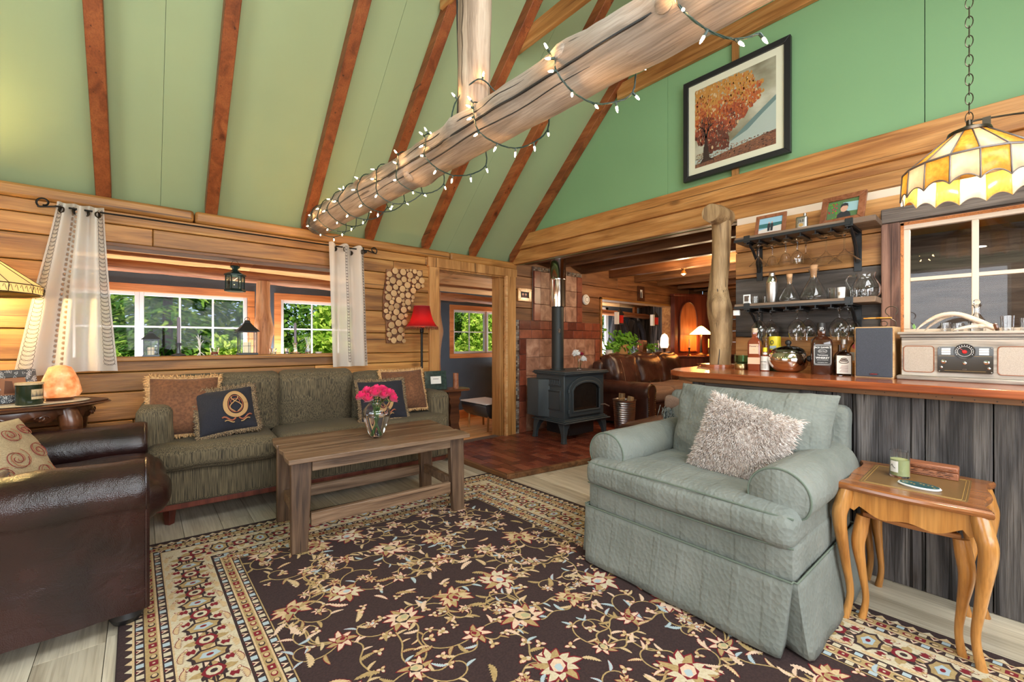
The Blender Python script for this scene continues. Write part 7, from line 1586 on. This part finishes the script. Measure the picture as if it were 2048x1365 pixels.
mb = MB(); mb.lathe([(0, .185), (.015, .185), (.016, .212), (0, .213)], 18); link('cap', mb, 'steel', t); mb = MB(); mb.box((-.0395, -.033, .012), (-.0385, .033, .118)); link('label', mb, 'label_white', t)
mb = MB()
for k, (rr, zz) in enumerate(((.021, .082), (.017, .091), (.012, .099))): mb.tube([(-.0402, rr * C(a), zz + rr * .42 * S_(a)) for a in [i * PI / 10 for i in range(20)]], .0022, 4, closed=True)
link('serpent_drawing', mb, 'grout', t); mb = MB()
for i in range(6): mb.box((-.0402, -.02, .022 + i * .007), (-.0394, .02 - .004 * (i % 3), .0238 + i * .007))
o = link('small_print', mb, 'rug_red', t); o['kind'] = 'stuff'
t = T('dark_bottle', 'dark bottle half hidden between the square whiskey bottle and the clear one', 'bottle', (3.28, .655, ZB)); mb = MB(); mb.lathe([(0, 0), (.036, 0), (.037, .01), (.037, .10), (.026, .125), (.012, .14), (.012, .18), (0, .18)], 24); link('body', mb, 'darkwhisky', t)
t = T('amber_liquor_bottle', 'clear bottle holding amber liquor with a red seal, next to the speaker', 'bottle', (3.30, .575, ZB)); mb = MB(); mb.lathe([(0, .0), (.040, 0), (.042, .01), (.042, .07), (0, .07)], 26); link('liquor', mb, plain('liquor', srgb(214, 130, 50), .1), t); mb = MB(); mb.lathe([(.042, .0705), (.042, .15), (.03, .18), (.016, .2), (.016, .25), (0, .25)], 26); link('upper_glass', mb, 'glass', t); mb = MB(); mb.lathe([(0, .245), (.02, .245), (.02, .275), (0, .276)], 18); link('cap', mb, 'brass', t); mb = MB(); mb.lathe([(0, 0), (.016, 0), (.016, .003), (0, .003)], 16, m=Matrix.Translation((-.042, 0, .17)) @ Matrix.Rotation(R(-90), 4, 'Y')); link('red_seal', mb, 'red', t); mb = MB(); mb.grid(lambda u, v: (-.0432 * C(R(-45 + 90 * u)), -.0432 * S_(R(-45 + 90 * u)), .085 + .05 * v), 8, 1); link('label', mb, 'label_white', t)
t = T('small_glass_dish', 'small clear dish at the tip of the bar beyond the log post', 'dish', (3.40, 1.575, ZB)); mb = MB(); mb.shell([(.03, 0), (.045, .022)], .003, 20); link('glass', mb, 'glass', t)
# speaker
M['grille_cloth'] = fabric('grille_cloth', srgb(52, 56, 66), srgb(78, 84, 96), (900, 900, 900), .9, .0004)
t = T('bookshelf_speaker', 'grey clothed bookshelf speaker with a light wood cabinet on the bar', 'speaker', (3.05, .458, ZB)); mb = MB(); mb.box((0, -.084, 0), (.22, .084, .282)); link('cabinet', mb, 'birch', t, bev=.002); mb = MB(); mb.box((-.014, -.078, .006), (0, .078, .276)); link('grille', mb, 'grille_cloth', t, bev=.004)
mb = MB(); mb.lathe([(0, 0), (.020, 0), (.018, .003), (0, .004)], 24, m=Matrix.Translation((-.014, -.002, .022)) @ Matrix.Rotation(R(-90), 4, 'Y'), sx=.35); link('badge', mb, 'ink', t); text('lettering', 'polkaudio', .0075, FB(-.0185, -.002, .022), 'red', t)
t = T('scroll_candle_stand', 'little curled iron stand with an orange leaf, on top of the speaker', 'ornament', (3.15, .41, ZB + .283)); mb = MB(); mb.tube([(0, -.012 + .026 * C(a), .088 + .026 * S_(a)) for a in [R(-60) + i * .32 for i in range(17)]], .0025, 6); mb.tube(smoothpath([(0, 0, .064), (0, -.01, .045), (0, -.028, .03), (0, -.03, .01), (0, -.018, .0)], 5), .0025, 6); mb.tube([(0, .02 + .015 * C(a), .017 + .015 * S_(a)) for a in [i * .4 for i in range(16)]], .0025, 6); mb.tube([(0, -.01, .045), (0, .055, .045)], .0025, 6); link('scroll', mb, 'darkbronze', t)
M['orange_leaf'] = plain('orange_leaf', srgb(216, 150, 52), .4); mb = MB(); mb.prism([(.0 + .05 * C(a) * (1 + .3 * C(a * 7)), .022 * S_(a) * (1 + .3 * C(a * 7))) for a in [i * 2 * PI / 28 for i in range(28)]], .048, .054, m=Matrix.Translation((0, .045, 0)) @ Matrix.Rotation(R(90), 4, 'Z')); link('leaf_dish', mb, 'orange_leaf', t)
# radio record player
t = T('retro_radio', 'whitewashed wooden retro radio with black control panel and round dial on the bar', 'radio', (3.05, .115, ZB)); mb = MB(); mb.box((.008, -.238, .022), (.30, .232, .222)); link('body', mb, 'radio_wood', t, bev=.003)
mb = MB(); mb.box((-.012, -.255, 0), (.31, .25, .022)); link('base', mb, 'radio_wood', t, bev=.006); mb = MB(); mb.box((-.008, -.252, .238), (.31, .247, .252)); mb.box((.002, -.244, .224), (.304, .238, .237)); link('lid', mb, 'radio_wood', t, bev=.004)
mb = MB(); mb.box((.0065, -.24, .212), (.009, .234, .2135)); mb.box((.0065, -.24, .222), (.009, .234, .2238)); link('groove', mb, 'black', t)
M['linen'] = fabric('linen', srgb(160, 150, 138), srgb(190, 180, 168), (700, 700, 700), .9, .0004)
for y in (.165, -.165): mb = MB(); mb.prism(rrect(y - .055, .045, y + .055, .175, .012), .005, .009, 'X'); link('grille_cloth', mb, 'linen', t); mb = MB(); mb.tube([(.0055, a, b) for a, b in rrect(y - .057, .043, y + .057, .177, .013)], .0022, 5, closed=True); link('grille_rim', mb, 'frame_brown', t)
M['olive_panel'] = plain('olive_panel', srgb(36, 32, 22), .15, **{'Coat Weight': .5})
pn = MB(); pn.prism(rrect(-.094, .045, .094, .175, .008), -.002, .010, 'X'); pn_o = link('control_panel', pn, 'olive_panel', t)
mb = MB(); mb.lathe([(0, 0), (.036, 0), (.038, .006), (.036, .010), (.033, .008), (0, .008)], 36, m=Matrix.Translation((-.001, 0, .152)) @ Matrix.Rotation(R(-90), 4, 'Y')); link('dial', mb, 'black', pn_o)
mb = MB()
for r_ in (.036, .024): mb.tube([(-.0095, r_ * C(a), .152 + r_ * S_(a)) for a in [i * PI / 20 for i in range(40)]], .0008, 4, closed=True)
for i in range(15): a = R(-30 + i * 17.1); mb.box((-.0098, .030 * C(a) - .0012, .152 + .030 * S_(a) - .002), (-.0092, .030 * C(a) + .0012, .152 + .030 * S_(a) + .002))
mb.tube([(-.0095, 0, .152), (-.0095, .016, .168)], .0007, 4); link('dial_marks', mb, 'white', pn_o); mb = MB(); mb.lathe([(0, .0), (.009, 0), (.007, .004), (0, .005)], 18, m=Matrix.Translation((-.009, 0, .150)) @ Matrix.Rotation(R(-90), 4, 'Y')); mb.tube([(-.010, .0, .152), (-.010, .015, .166)], .0012, 4); link('needle', mb, 'red', pn_o)
for s_ in (-1, 1):
    for k in range(3): mb = MB(); mb.box((-.004, s_ * .064 - .016, .135 + k * .0115), (-.002, s_ * .064 + .016, .1445 + k * .0115)); link('push_button', mb, 'white', pn_o, bev=.001)
for y, z, r_ in ((.072, .100, .011), (-.072, .100, .011), (0, .095, .008), (.08, .072, .006), (-.08, .072, .006)): mb = MB(); mb.lathe([(0, 0), (r_, 0), (r_ * .9, .012), (r_ * .3, .014), (0, .014)], 16, m=Matrix.Translation((-.002, y, z)) @ Matrix.Rotation(R(-90), 4, 'Y')); link('knob', mb, 'chrome', pn_o)
mb = MB(); mb.box((-.0026, -.07, .055), (-.002, .07, .0558)); mb.box((-.0026, -.09, .128), (-.002, .09, .1288)); link('panel_line', mb, 'gold_ink', pn_o)
text('lettering', 'CD', .010, FB(-.0026, 0, .063), 'grout', pn_o)
for y, z in ((.088, .168), (-.088, .168), (.088, .052), (-.088, .052)): mb = MB(); mb.ball((-.002, y, z), .003, 8, 5); link('screw', mb, 'steel', pn_o)
# antler
M['antler'] = wood('antler', srgb(150, 118, 92), srgb(214, 194, 174), srgb(236, 224, 210), 'Y', .5, sc=2, vary=0, knots=0, crack=0)
t = T('shed_antler', 'pale curved deer antler resting on top of the retro radio', 'antler', (3.10, .10, ZB + .2525)); mb = MB()
mp_ = smoothpath([(.02, -.085, .012), (.02, -.06, .028), (.01, .0, .068), (-.0, .05, .088), (.0, .105, .082), (-.0, .155, .05), (-.01, .195, .006)], 8); rr = smooth1([.013, .014, .0125, .0115, .010, .007, .0015], 8); mb.tube(mp_, rr[:len(mp_)], 12)
q = smoothpath([(.0, .06, .085), (.03, .10, .068), (.04, .14, .035), (.045, .165, .004)], 6); rr = smooth1([.010, .009, .006, .0015], 6); mb.tube(q, rr[:len(q)], 10)
q = smoothpath([(.02, -.055, .025), (-.02, -.02, .024), (-.05, .025, .014), (-.06, .055, .004)], 6); rr = smooth1([.011, .010, .007, .0015], 6); mb.tube(q, rr[:len(q)], 10); link('beam_and_tines', mb, 'antler', t, sharp=60)
mb = MB(); mb.lathe([(0, -.01), (.016, -.008), (.019, 0), (.015, .006), (0, .008)], 14, m=Matrix.Translation((.02, -.088, .019)) @ Matrix.Rotation(R(75), 4, 'X'), wob=lambda a, z: 1 + .12 * C(a * 9)); link('burr', mb, 'walnut', t)
# glass things on the window ledge
ZL = 1.2705
t = T('crystal_decanter', 'cut crystal decanter standing on the inner window ledge behind the antler', 'decanter', (3.482, .085, ZL)); mb = MB(); p = smoothpath([(r, z, 0) for r, z in [(.030, 0), (.033, .02), (.031, .06), (.016, .09), (.011, .11), (.012, .14), (.02, .15)]], 3); mb.shell([(q.x, q.y) for q in p], .003, 24, wob=lambda a, z: 1 + .04 * C(a * 8)); link('glass', mb, 'glass', t); mb = MB(); mb.ball((0, 0, .165), .016, 10, 6); link('stopper', mb, 'glass', t)
for y, r_, h_, lb in ((-.025, .026, .085, 'tall fluted crystal tumbler on the window ledge past the antler'), (.155, .022, .05, 'small crystal glass on the window ledge under the antler curve'), (.205, .022, .055, 'small crystal glass on the window ledge nearest the speaker'), (-.09, .022, .07, 'fluted crystal glass at the frame edge on the window ledge')): tumbler('crystal_tumbler', lb, (3.482, y, ZL), r_, h_, 'crystal glasses on the window ledge', 10)
# kitchen things beyond the glass
t = T('potted_ivy', 'pale green trailing ivy in a pot on a stand seen through the inner window', 'plant', (4.5, .45, 0)); mb = MB(); mb.box((-.12, -.15, 1.0), (.12, .15, 1.03)); mb.box((-.1, -.1, 0), (-.07, -.07, 1.0)); mb.box((.07, .07, 0), (.1, .1, 1.0)); mb.box((-.1, .07, 0), (-.07, .1, 1)); mb.box((.07, -.1, 0), (.1, -.07, 1)); link('stand', mb, 'pine', t); mb = MB(); mb.lathe([(0, 1.03), (.06, 1.03), (.08, 1.15), (0, 1.14)], 16); link('pot', mb, 'white', t); mb = MB()
def leaves(mb, n, fn, sz):
    for i in range(n):
        p, nrm = fn(i); nrm = Vector(nrm).normalized(); a = nrm.orthogonal().normalized(); q = Matrix.Rotation(random.uniform(0, 6.28), 3, nrm); a = q @ a; b = nrm.cross(a); s_ = sz * random.uniform(.7, 1.3); p = Vector(p)
        mb._add([p - a * s_, p - a * s_ * .2 + b * s_ * .5, p + a * s_ * .6 + b * s_ * .35, p + a * s_ * 1.1, p + a * s_ * .6 - b * s_ * .35, p - a * s_ * .2 - b * s_ * .5], [(0, 1, 2, 3), (0, 3, 4, 5)])
leaves(mb, 90, lambda i: ((random.gauss(0, .06), random.gauss(0, .07), 1.16 + abs(random.gauss(0, .06)) - (random.random() < .3) * .12), (random.gauss(0, 1) - 1, random.gauss(0, 1), 1)), .03); link('foliage', mb, 'leaf', t, sharp=0)
t = T('kitchen_ceiling_light', 'small lit ceiling light in the room behind the inner window', 'ceiling light', (4.45, .10, 2.36)); mb = MB(); mb.lathe([(.07, -.11), (.06, -.06), (.02, -.03), (.02, 0), (0, 0)], 20); mb.lathe([(0, -.11), (.069, -.11)], 20); link('shade', mb, glow('kitchen_glow', (1, .8, .55), 6), t)
# ================================================================ PENDANT
M['slag_amber'] = None; 
def slag(name, c, tr, sc_):
    m, nt, b = newmat(name); mp = coords(nt, (1, 1, 1), False); n_ = N(nt, 'ShaderNodeTexNoise'); n_.inputs['Scale'].default_value = sc_; n_.inputs['Detail'].default_value = 4; nt.links.new(mp.outputs[0], n_.inputs['Vector'])
    g = ramp(nt, n_.outputs[0], [(.35, tuple(x * .75 for x in c)), (.65, c)]); nt.links.new(g.outputs[0], b.inputs['Base Color']); b.inputs['Roughness'].default_value = .25
    t_ = N(nt, 'ShaderNodeBsdfTranslucent'); g2 = ramp(nt, n_.outputs[0], [(.35, tuple(x * .7 for x in tr)), (.65, tr)]); nt.links.new(g2.outputs[0], t_.inputs[0])
    mx = N(nt, 'ShaderNodeMixShader'); mx.inputs[0].default_value = .6; nt.links.new(b.outputs[0], mx.inputs[1]); nt.links.new(t_.outputs[0], mx.inputs[2]); nt.links.new(mx.outputs[0], nt.nodes['Material Output'].inputs[0]); return m
M['slag_amber'] = slag('slag_amber', srgb(214, 168, 84), (.72, .50, .18), 60); M['slag_cream'] = slag('slag_cream', srgb(226, 208, 184), (.9, .8, .66), 20)
t = T('pendant_lamp', 'stained glass pendant lamp with amber and cream panels, hung by a chain over the bar', 'pendant lamp', (2.60, .085, 1.85)); n = 16; a0 = R(10)
cone = [MB(), MB()]
rim = [MB(), MB()]
P3 = lambda r_, a, z: (r_ * C(a), r_ * S_(a), z)
for k in range(n):
    a = a0 + 2 * PI * k / n; b = a0 + 2 * PI * (k + 1) / n
    cone[(k + 1) % 2]._add([P3(.253, a, .105), P3(.253, b, .105), P3(.07, b, .235), P3(.07, a, .235)], [(0, 1, 2, 3)]); mb = rim[k % 2]; vs_ = []; fs = []; m_ = 10
    for i in range(m_ + 1):
        f = i / m_; p = Vector(P3(1, a, 0)).lerp(Vector(P3(1, b, 0)), f); zb = .0 + .018 * (4 * (f - .5) ** 2) * -1 + .006; zb = -.012 + .026 * (1 - (2 * f - 1) ** 2)
        vs_ += [p * .255 + Vector((0, 0, .103)), p * .264 + Vector((0, 0, zb))]
    for i in range(m_): fs.append((2 * i, 2 * i + 1, 2 * i + 3, 2 * i + 2))
    mb._add(vs_, fs)
for i, nm in enumerate(('amber_panels', 'cream_panels')):
    for src in (cone, rim): o = link('glass_panel', src[i], 'slag_amber' if i == 0 else 'slag_cream', t, sharp=5); so = o.modifiers.new('thick', 'SOLIDIFY'); so.thickness = .003; o['kind'] = 'stuff'
M['lead'] = plain('lead', srgb(120, 112, 110), .4, .5)
mb = MB()
for k in range(n):
    a = a0 + 2 * PI * k / n; b = a0 + 2 * PI * (k + 1) / n; mb.tube([P3(.071, a, .236), P3(.255, a, .106)], .003, 5); mb.tube([P3(.257, a, .104), P3(.266, a, -.012)], .0035, 5)
    q = []
    for i in range(11): f = i / 10; p = Vector(P3(1, a, 0)).lerp(Vector(P3(1, b, 0)), f); q.append(p * .265 + Vector((0, 0, -.012 + .026 * (1 - (2 * f - 1) ** 2))))
    mb.tube(q, .0025, 5)
mb.tube([P3(.257, a0 + 2 * PI * k / n, .105) for k in range(n)], .0045, 6, closed=True); mb.tube([P3(.071, a0 + 2 * PI * k / n, .236) for k in range(n)], .004, 6, closed=True); link('lead_frame', mb, 'lead', t, sharp=0)
mb = MB(); mb.lathe([(.085, .232), (.08, .245), (.03, .262), (.012, .27), (.010, .29), (0, .29)], 24); link('cap', mb, 'darkbronze', t)
mb = MB()
for k in range(52):
    z = .30 + k * .040; ax = k % 2; mb.tube([((.014 * C(a) if ax else 0), (0 if ax else .014 * C(a)), z + .024 * S_(a)) for a in [i * PI / 7 for i in range(14)]], .0022, 5, closed=True)
o = link('chain', mb, 'darkbronze', t); o['kind'] = 'stuff'
mb = MB(); mb.tube(smoothpath([(0, 0, .28), (.02, -.03, .288), (.10, -.12, .30), (.30, -.35, .33), (.55, -.9, .40), (.85, -1.9, .50)], 5), .004, 6); mb.box((.03, -.075, .23), (.055, -.045, .295)); link('power_cord', mb, 'darkbronze', t)
mb = MB(); mb.lathe([(.018, .225), (.018, .17), (0, .17)][::-1], 12); link('socket', mb, 'darkbronze', t)
mb = MB(); mb.ball((0, 0, .13), .032, 16, 12); link('bulb', mb, glow('pendant_bulb', (1, .74, .42), 30), t)
t.scale = (.8, .8, 1)
lamp('pendant_light', 'POINT', (2.60, .085, 1.93), 13, (1, .84, .62), r=.05)
# ================================================================ ROOM OPENING LEDGE, PORCH THINGS
ZO = .9925
t = T('trailing_pothos', 'green leafy houseplant in a wicker basket on the ledge above the leather sofa', 'plant', (6.05, 4.17, ZO)); mb = MB(); mb.lathe([(0, 0), (.11, 0), (.13, .16), (.12, .17), (0, .15)], 24, wob=lambda a, z: 1 + .02 * C(a * 20)); link('basket', mb, 'emb_gold', t); mb = MB(); leaves(mb, 230, lambda i: ((random.gauss(0, .17), random.gauss(-.05, .05), .24 + random.gauss(0, .07) - (random.random() < .25) * .16), (random.gauss(0, 1), -1.5 + random.gauss(0, .8), 1)), .045); link('foliage', mb, 'leaf', t, sharp=0)
for x, lb, s_ in ((5.62, 'small leafy plant at the stove end of the room ledge', .7), (6.80, 'low green sprig plant beside the wooden box on the room ledge', .5)):
    t = T('small_potted_plant', lb, 'plant', (x, 4.10 if s_ > .6 else 4.08, ZO)); mb = MB(); mb.lathe([(0, 0), (.05, 0), (.06, .09), (0, .08)], 16); link('pot', mb, 'white' if s_ > .65 else 'glass', t); mb = MB(); leaves(mb, 60, lambda i: ((random.gauss(0, .07), random.gauss(-.03, .03), .12 + random.gauss(0, .04)), (random.gauss(0, 1), -1.5, 1)), .035); link('foliage', mb, 'leaf', t, sharp=0)
for i, (x, r_, h_) in enumerate(((6.42, .04, .22), (6.98, .05, .16), (7.10, .035, .24), (7.18, .045, .18), (7.32, .05, .12))):
    t = T('glass_jar', ('tall clear jar beside the leafy basket on the room ledge', 'wide clear jar after the wooden box on the room ledge', 'tallest clear jar on the room ledge', 'clear jar just before the glowing salt lamp', 'short jar at the pine post end of the room ledge')[i], 'jar', (x, 4.12, ZO)); mb = MB(); mb.shell([(r_, 0), (r_, h_ * .75), (r_ * .7, h_ * .85), (r_ * .72, h_)], .003, 18); link('glass', mb, 'glass', t)
t = T('wooden_box', 'leaning brown wooden box on the ledge above the leather sofa', 'box', (6.62, 4.13, ZO)); mb = MB(); mb.box((-.07, -.05, 0), (.07, .05, .24), m=Matrix.Rotation(R(4), 4, 'Y')); link('body', mb, 'frame_brown', t, bev=.003); mb = MB(); mb.box((-.055, -.054, .02), (.055, -.05, .22), m=Matrix.Rotation(R(4), 4, 'Y')); link('panel', mb, 'walnut', t)
t = T('glowing_salt_lamp', 'tall pale glowing salt lamp on a stand near the end of the room ledge', 'lamp', (7.22, 4.04, ZO)); mb = MB(); mb.lathe([(0, 0), (.05, 0), (.02, .03), (.03, .09), (.06, .10), (0, .10)], 16); link('stand', mb, 'darkbronze', t); mb = MB(); mb.lathe([(0, .10), (.06, .10), (.075, .15), (.07, .28), (.045, .34), (0, .37)], 16, wob=lambda a, z: 1 + .06 * C(a * 5 + z * 20)); link('salt_crystal', mb, glow('salt_glow', (1, .72, .5), 1.1, (.9, .7, .6)), t)
for x, lb in ((6.02, 'red and white metal lantern hanging above the leafy basket'), (7.12, 'red and white metal lantern hanging nearer the barn board end')):
    t = T('hanging_red_lantern', lb, 'lantern', (x, 4.17, 1.50)); mb = MB(); mb.box((-.055, -.04, 0), (.055, .04, .02)); mb.box((-.055, -.04, .15), (.055, .04, .17)); loft(mb, [[(a * k, b * k, z) for a, b in ((-1, -.7), (1, -.7), (1, .7), (-1, .7))] for z, k in ((.17, .06), (.24, .02), (.26, .012))]); link('frame', mb, 'black', t)
    mb = MB(); mb.box((-.048, -.036, .02), (.048, .036, .15)); link('red_glass', mb, 'red', t); mb = MB(); mb.box((-.115, -.03, .0), (-.065, .03, .20)); link('white_panel', mb, 'white', t); mb = MB(); mb.tube([(0, 0, .26), (0, 0, .365)], .002, 4); link('hanging_wire', mb, 'iron', t)
M['coat'] = fabric('coat', srgb(30, 32, 42), srgb(48, 52, 66), (60, 60, 60), .8, .001, .2, 1, .3)
for k, (x, wd, ln, lb) in enumerate(((7.70, .30, .90, 'dark coat hanging on the porch nearer the glass door'), (8.30, .36, 1.0, 'dark navy coat hanging on the porch nearer the orange post'))):
    t = T('hanging_coat', lb, 'coat', (x, 5.42, 1.76)); mb = MB(); ph = k * 2.0
    def ct(u, v):
        a = 2 * PI * u; w_ = .09 + (wd - .09) * min(1, v * 1.5) ** .7; return (w_ * C(a) * (1 + .06 * S_(5 * a + ph)), .10 * S_(a) * (.6 + .4 * v) * (1 + .25 * S_(7 * a + ph)), -.02 - ln * v + .02 * S_(4 * a))
    mb.grid(ct, 48, 16, closed_u=True); mb.ball((0, 0, -.03), .09, 12, 6, sc=(1, .9, .5)); link('cloth', mb, 'coat', t, sharp=0)
    for s_ in (-1, 1): mb = MB(); mb.tube(smoothpath([(s_ * .12, -.06, -.10), (s_ * (wd * .8), -.09, -.35), (s_ * (wd * .95), -.08, -.75)], 5), .06, 10); link('sleeve', mb, 'coat', t, sharp=0)
    mb = MB(); mb.tube([(0, .19, .04), (0, .10, .03), (0, .05, -.0)], .008, 6); link('hook', mb, 'iron', t)
t = T('tub_table', 'low table with a curved metal tub under a pale top, seen through the doorway', 'table', (3.62, 4.72, 0)); mb = MB(); mb.box((-.22, -.30, .375), (.22, .30, .39)); link('tabletop', mb, 'white', t, bev=.003); mb = MB(); mb.grid(lambda u, v: (.21 * C(PI + PI * u), -.28 + .56 * v, .365 + .20 * S_(PI + PI * u)), 16, 2); o = link('tub', mb, 'zinc', t); o.modifiers.new('thick', 'SOLIDIFY').thickness = .006
mb = MB()
for y in (-.28, .28): mb.prism([(.21 * C(PI + PI * u / 12), .365 + .20 * S_(PI + PI * u / 12)) for u in range(13)], y - .003, y + .003, 'Y')
link('tub_end', mb, 'zinc', t)
for sx in (-1, 1):
    for sy in (-1, 1): mb = MB(); mb.tube([(sx * .13, sy * .22, .0), (sx * .12, sy * .22, .25)], .014, 8); link('leg', mb, 'pine_z', t)
t = T('tasselled_throw', 'blue grey tassel of a throw hanging by the back of the sage armchair', 'throw', (2.72, 1.49, .68)); random.seed(4); mb = MB(); mb.tube([(.0, .0, .15), (.0, 0, .08)], .008, 6); mb.strands([(random.gauss(0, .012), random.gauss(0, .018), .10 - .05 * random.random()) for _ in range(150)], [(random.gauss(0, .2), random.gauss(0, .25), -1) for _ in range(150)], .10, .003, .15, 1); link('tassel', mb, fabric('tassel_blue', srgb(64, 78, 84), srgb(150, 156, 150), (90, 90, 90)), t, sharp=0)
mb = MB(); mb.soft((.10, .16, .10), .04, 8, wr=.02); link('fold', mb, 'taupe', t); bpy.data.objects['fold'].location = (.03, -.03, .13)
# ================================================================ OUTSIDE
random.seed(61)
mb = MB(); mb.quad([(-40, 5.71, -.35), (60, 5.71, -.35), (60, 70, -.35), (-40, 70, -.35)]); struct('ground', mb, plain('ground_green', srgb(96, 120, 50), .95, vary=.4, bsc=30))
def leafmat(name, a, b, c):
    m, nt, bs = newmat(name); nt.nodes.remove(bs); at = N(nt, 'ShaderNodeAttribute'); at.attribute_name = 'v'; g = ramp(nt, at.outputs['Fac'], [(0, a), (.5, b), (1, c)])
    d = N(nt, 'ShaderNodeBsdfDiffuse'); t_ = N(nt, 'ShaderNodeBsdfTranslucent'); nt.links.new(g.outputs[0], d.inputs[0]); nt.links.new(g.outputs[0], t_.inputs[0]); mx = N(nt, 'ShaderNodeMixShader'); mx.inputs[0].default_value = .45
    nt.links.new(d.outputs[0], mx.inputs[1]); nt.links.new(t_.outputs[0], mx.inputs[2]); nt.links.new(mx.outputs[0], nt.nodes['Material Output'].inputs[0]); return m
M['needle'] = leafmat('needle', srgb(44, 80, 30), srgb(84, 124, 46), srgb(146, 172, 74)); M['bright'] = leafmat('bright', srgb(96, 138, 44), srgb(156, 190, 66), srgb(214, 226, 110)); M['bark'] = plain('bark', srgb(72, 58, 46), .9, vary=.3, bsc=20)
def conifer(h_, r_, seed):
    random.seed(seed); f = MB()
    for k in range(210):
        z = .25 + (h_ - .35) * (k / 210) ** 1.35; L = r_ * (1 - z / h_) ** .7 * random.uniform(.75, 1.15); a = k * 2.4 + random.random()
        for i in range(int(34 * L / r_) + 8):
            s_ = random.random() ** .6; p = Vector((L * s_ * C(a), L * s_ * S_(a), z - .28 * L * s_ ** 1.5)) + Vector((random.gauss(0, .09), random.gauss(0, .09), random.gauss(0, .04)))
            d = Vector((C(a + random.gauss(0, .8)), S_(a + random.gauss(0, .8)), -.35)).normalized() * random.uniform(.12, .26); w_ = d.cross(Vector((random.gauss(0, .4), random.gauss(0, .4), 1))).normalized() * .034
            f.quad([p - w_, p + d - w_ * .3, p + d + w_ * .3, p + w_])
    return f
def bushm(r_, h_, seed, n=5200):
    random.seed(seed); f = MB()
    def fn(i):
        a = random.uniform(0, 6.28); q = random.random() ** .35; e = random.uniform(-.3, 1)
        return ((r_ * q * C(a) * (1 - .4 * max(0, e)), r_ * q * S_(a) * (1 - .4 * max(0, e)), h_ * (.5 + .5 * e) * (.8 + .2 * noise.noise(Vector((a * 2, e * 3, seed))))), (random.gauss(0, 1), random.gauss(0, 1) - .6, random.gauss(.4, 1)))
    leaves(f, n, fn, .055); return f
def trunk(h_, r_): mb = MB(); mb.tube([(0, 0, 0), (.02, 0, h_ * .5), (0, 0, h_)], [r_, r_ * .7, r_ * .15], 8); return mb
cm = conifer(5.6, 1.62, 1)
t = T('fir_tree', 'fir tree outside the porch, straight behind the tall taper candle', 'tree', (.35, 10.3, -.35), 0, 'fir trees outside the porch'); link('foliage', cm, 'needle', t, sharp=0); link('trunk', trunk(5.4, .10), 'bark', t); fir = t
for x, y, rz, lb in ((3.95, 10.4, 1, 'fir tree outside, above the leafy bush by the straight curtain'), (-3.3, 10.5, 2, 'fir tree outside, showing dimly through the wide curtain'), (7.6, 10.7, 3, 'fir tree outside, above the bush seen through the doorway'), (12.2, 10.8, 4, 'fir tree outside the glass porch door')): copy(fir, (x, y, -.35), rz, lb)
tl = MB(); random.seed(71)
for x, y, s_ in ((2.1, 14.2, 1.05), (-1.5, 14.0, 1.0), (5.8, 14.3, 1.05), (9.6, 14.4, 1.1), (.3, 16.5, 1.2), (3.8, 16.8, 1.2), (-4.4, 14.6, 1.1), (13.4, 14.8, 1.1), (7.6, 17.2, 1.25), (11.8, 17.8, 1.3), (17, 14, 1.2)):
    mm = Matrix.Translation((x, y, -.35)) @ Matrix.Rotation(random.uniform(0, 6), 4, 'Z') @ Matrix.Diagonal((s_ * 1.15, s_ * 1.15, s_, 1)); b = len(tl.v)
    tl.v += [tuple(mm @ Vector(p)) for p in cm.v]; tl.f += [tuple(k + b for k in f) for f in cm.f]; tl.m += cm.m; tl.t += [q * .75 for q in cm.t]
for _ in range(15000):
    p = Vector((random.uniform(-6, 20), random.gauss(13.0, .25), random.uniform(-.3, 3.4) - .3 * random.random())); a = Vector((random.gauss(0, 1), random.gauss(0, .5), random.gauss(0, 1))).normalized() * .085; b = a.cross(Vector((random.gauss(0, .4), -1, random.gauss(0, .4)))).normalized() * .05
    tl.quad([p - a, p + b, p + a, p - b])
tag(link('treeline', tl, 'needle', None, sharp=0), 'dark wood of distant firs beyond the nearer trees', 'trees', None, 'stuff')
t = T('leafy_bush', 'bright yellow-green leafy bush growing close outside the porch windows', 'bush', (3.55, 7.9, -.35), 0, 'bushes outside the porch'); link('foliage', bushm(.95, 2.5, 5, 9000), 'bright', t, sharp=0); link('trunk', trunk(1.6, .05), 'bark', t); bu = t
bu.scale = (1.2, 1.1, 1.25); bu.location = (3.2, 7.7, -.35); bu['label'] = 'bright leafy bush filling the porch window beside the straight curtain'
for x, y, rz, s_, lb in ((-.35, 7.3, 1, .62, 'low leafy bush seen in the porch window behind the small tin lantern'), (6.3, 8.0, 2, 1.05, 'leafy bush filling the window seen through the doorway'), (1.2, 7.6, 3, .72, 'leafy bush seen behind the peeled log post on the porch'), (9.2, 8.6, 5, 1.2, 'leafy bush outside the glass porch door'), (-1.9, 8.0, .5, .85, 'leafy bush showing through the wide curtain')):
    c = copy(bu, (x, y, -.35), rz, lb); c.scale = (s_, s_, s_)
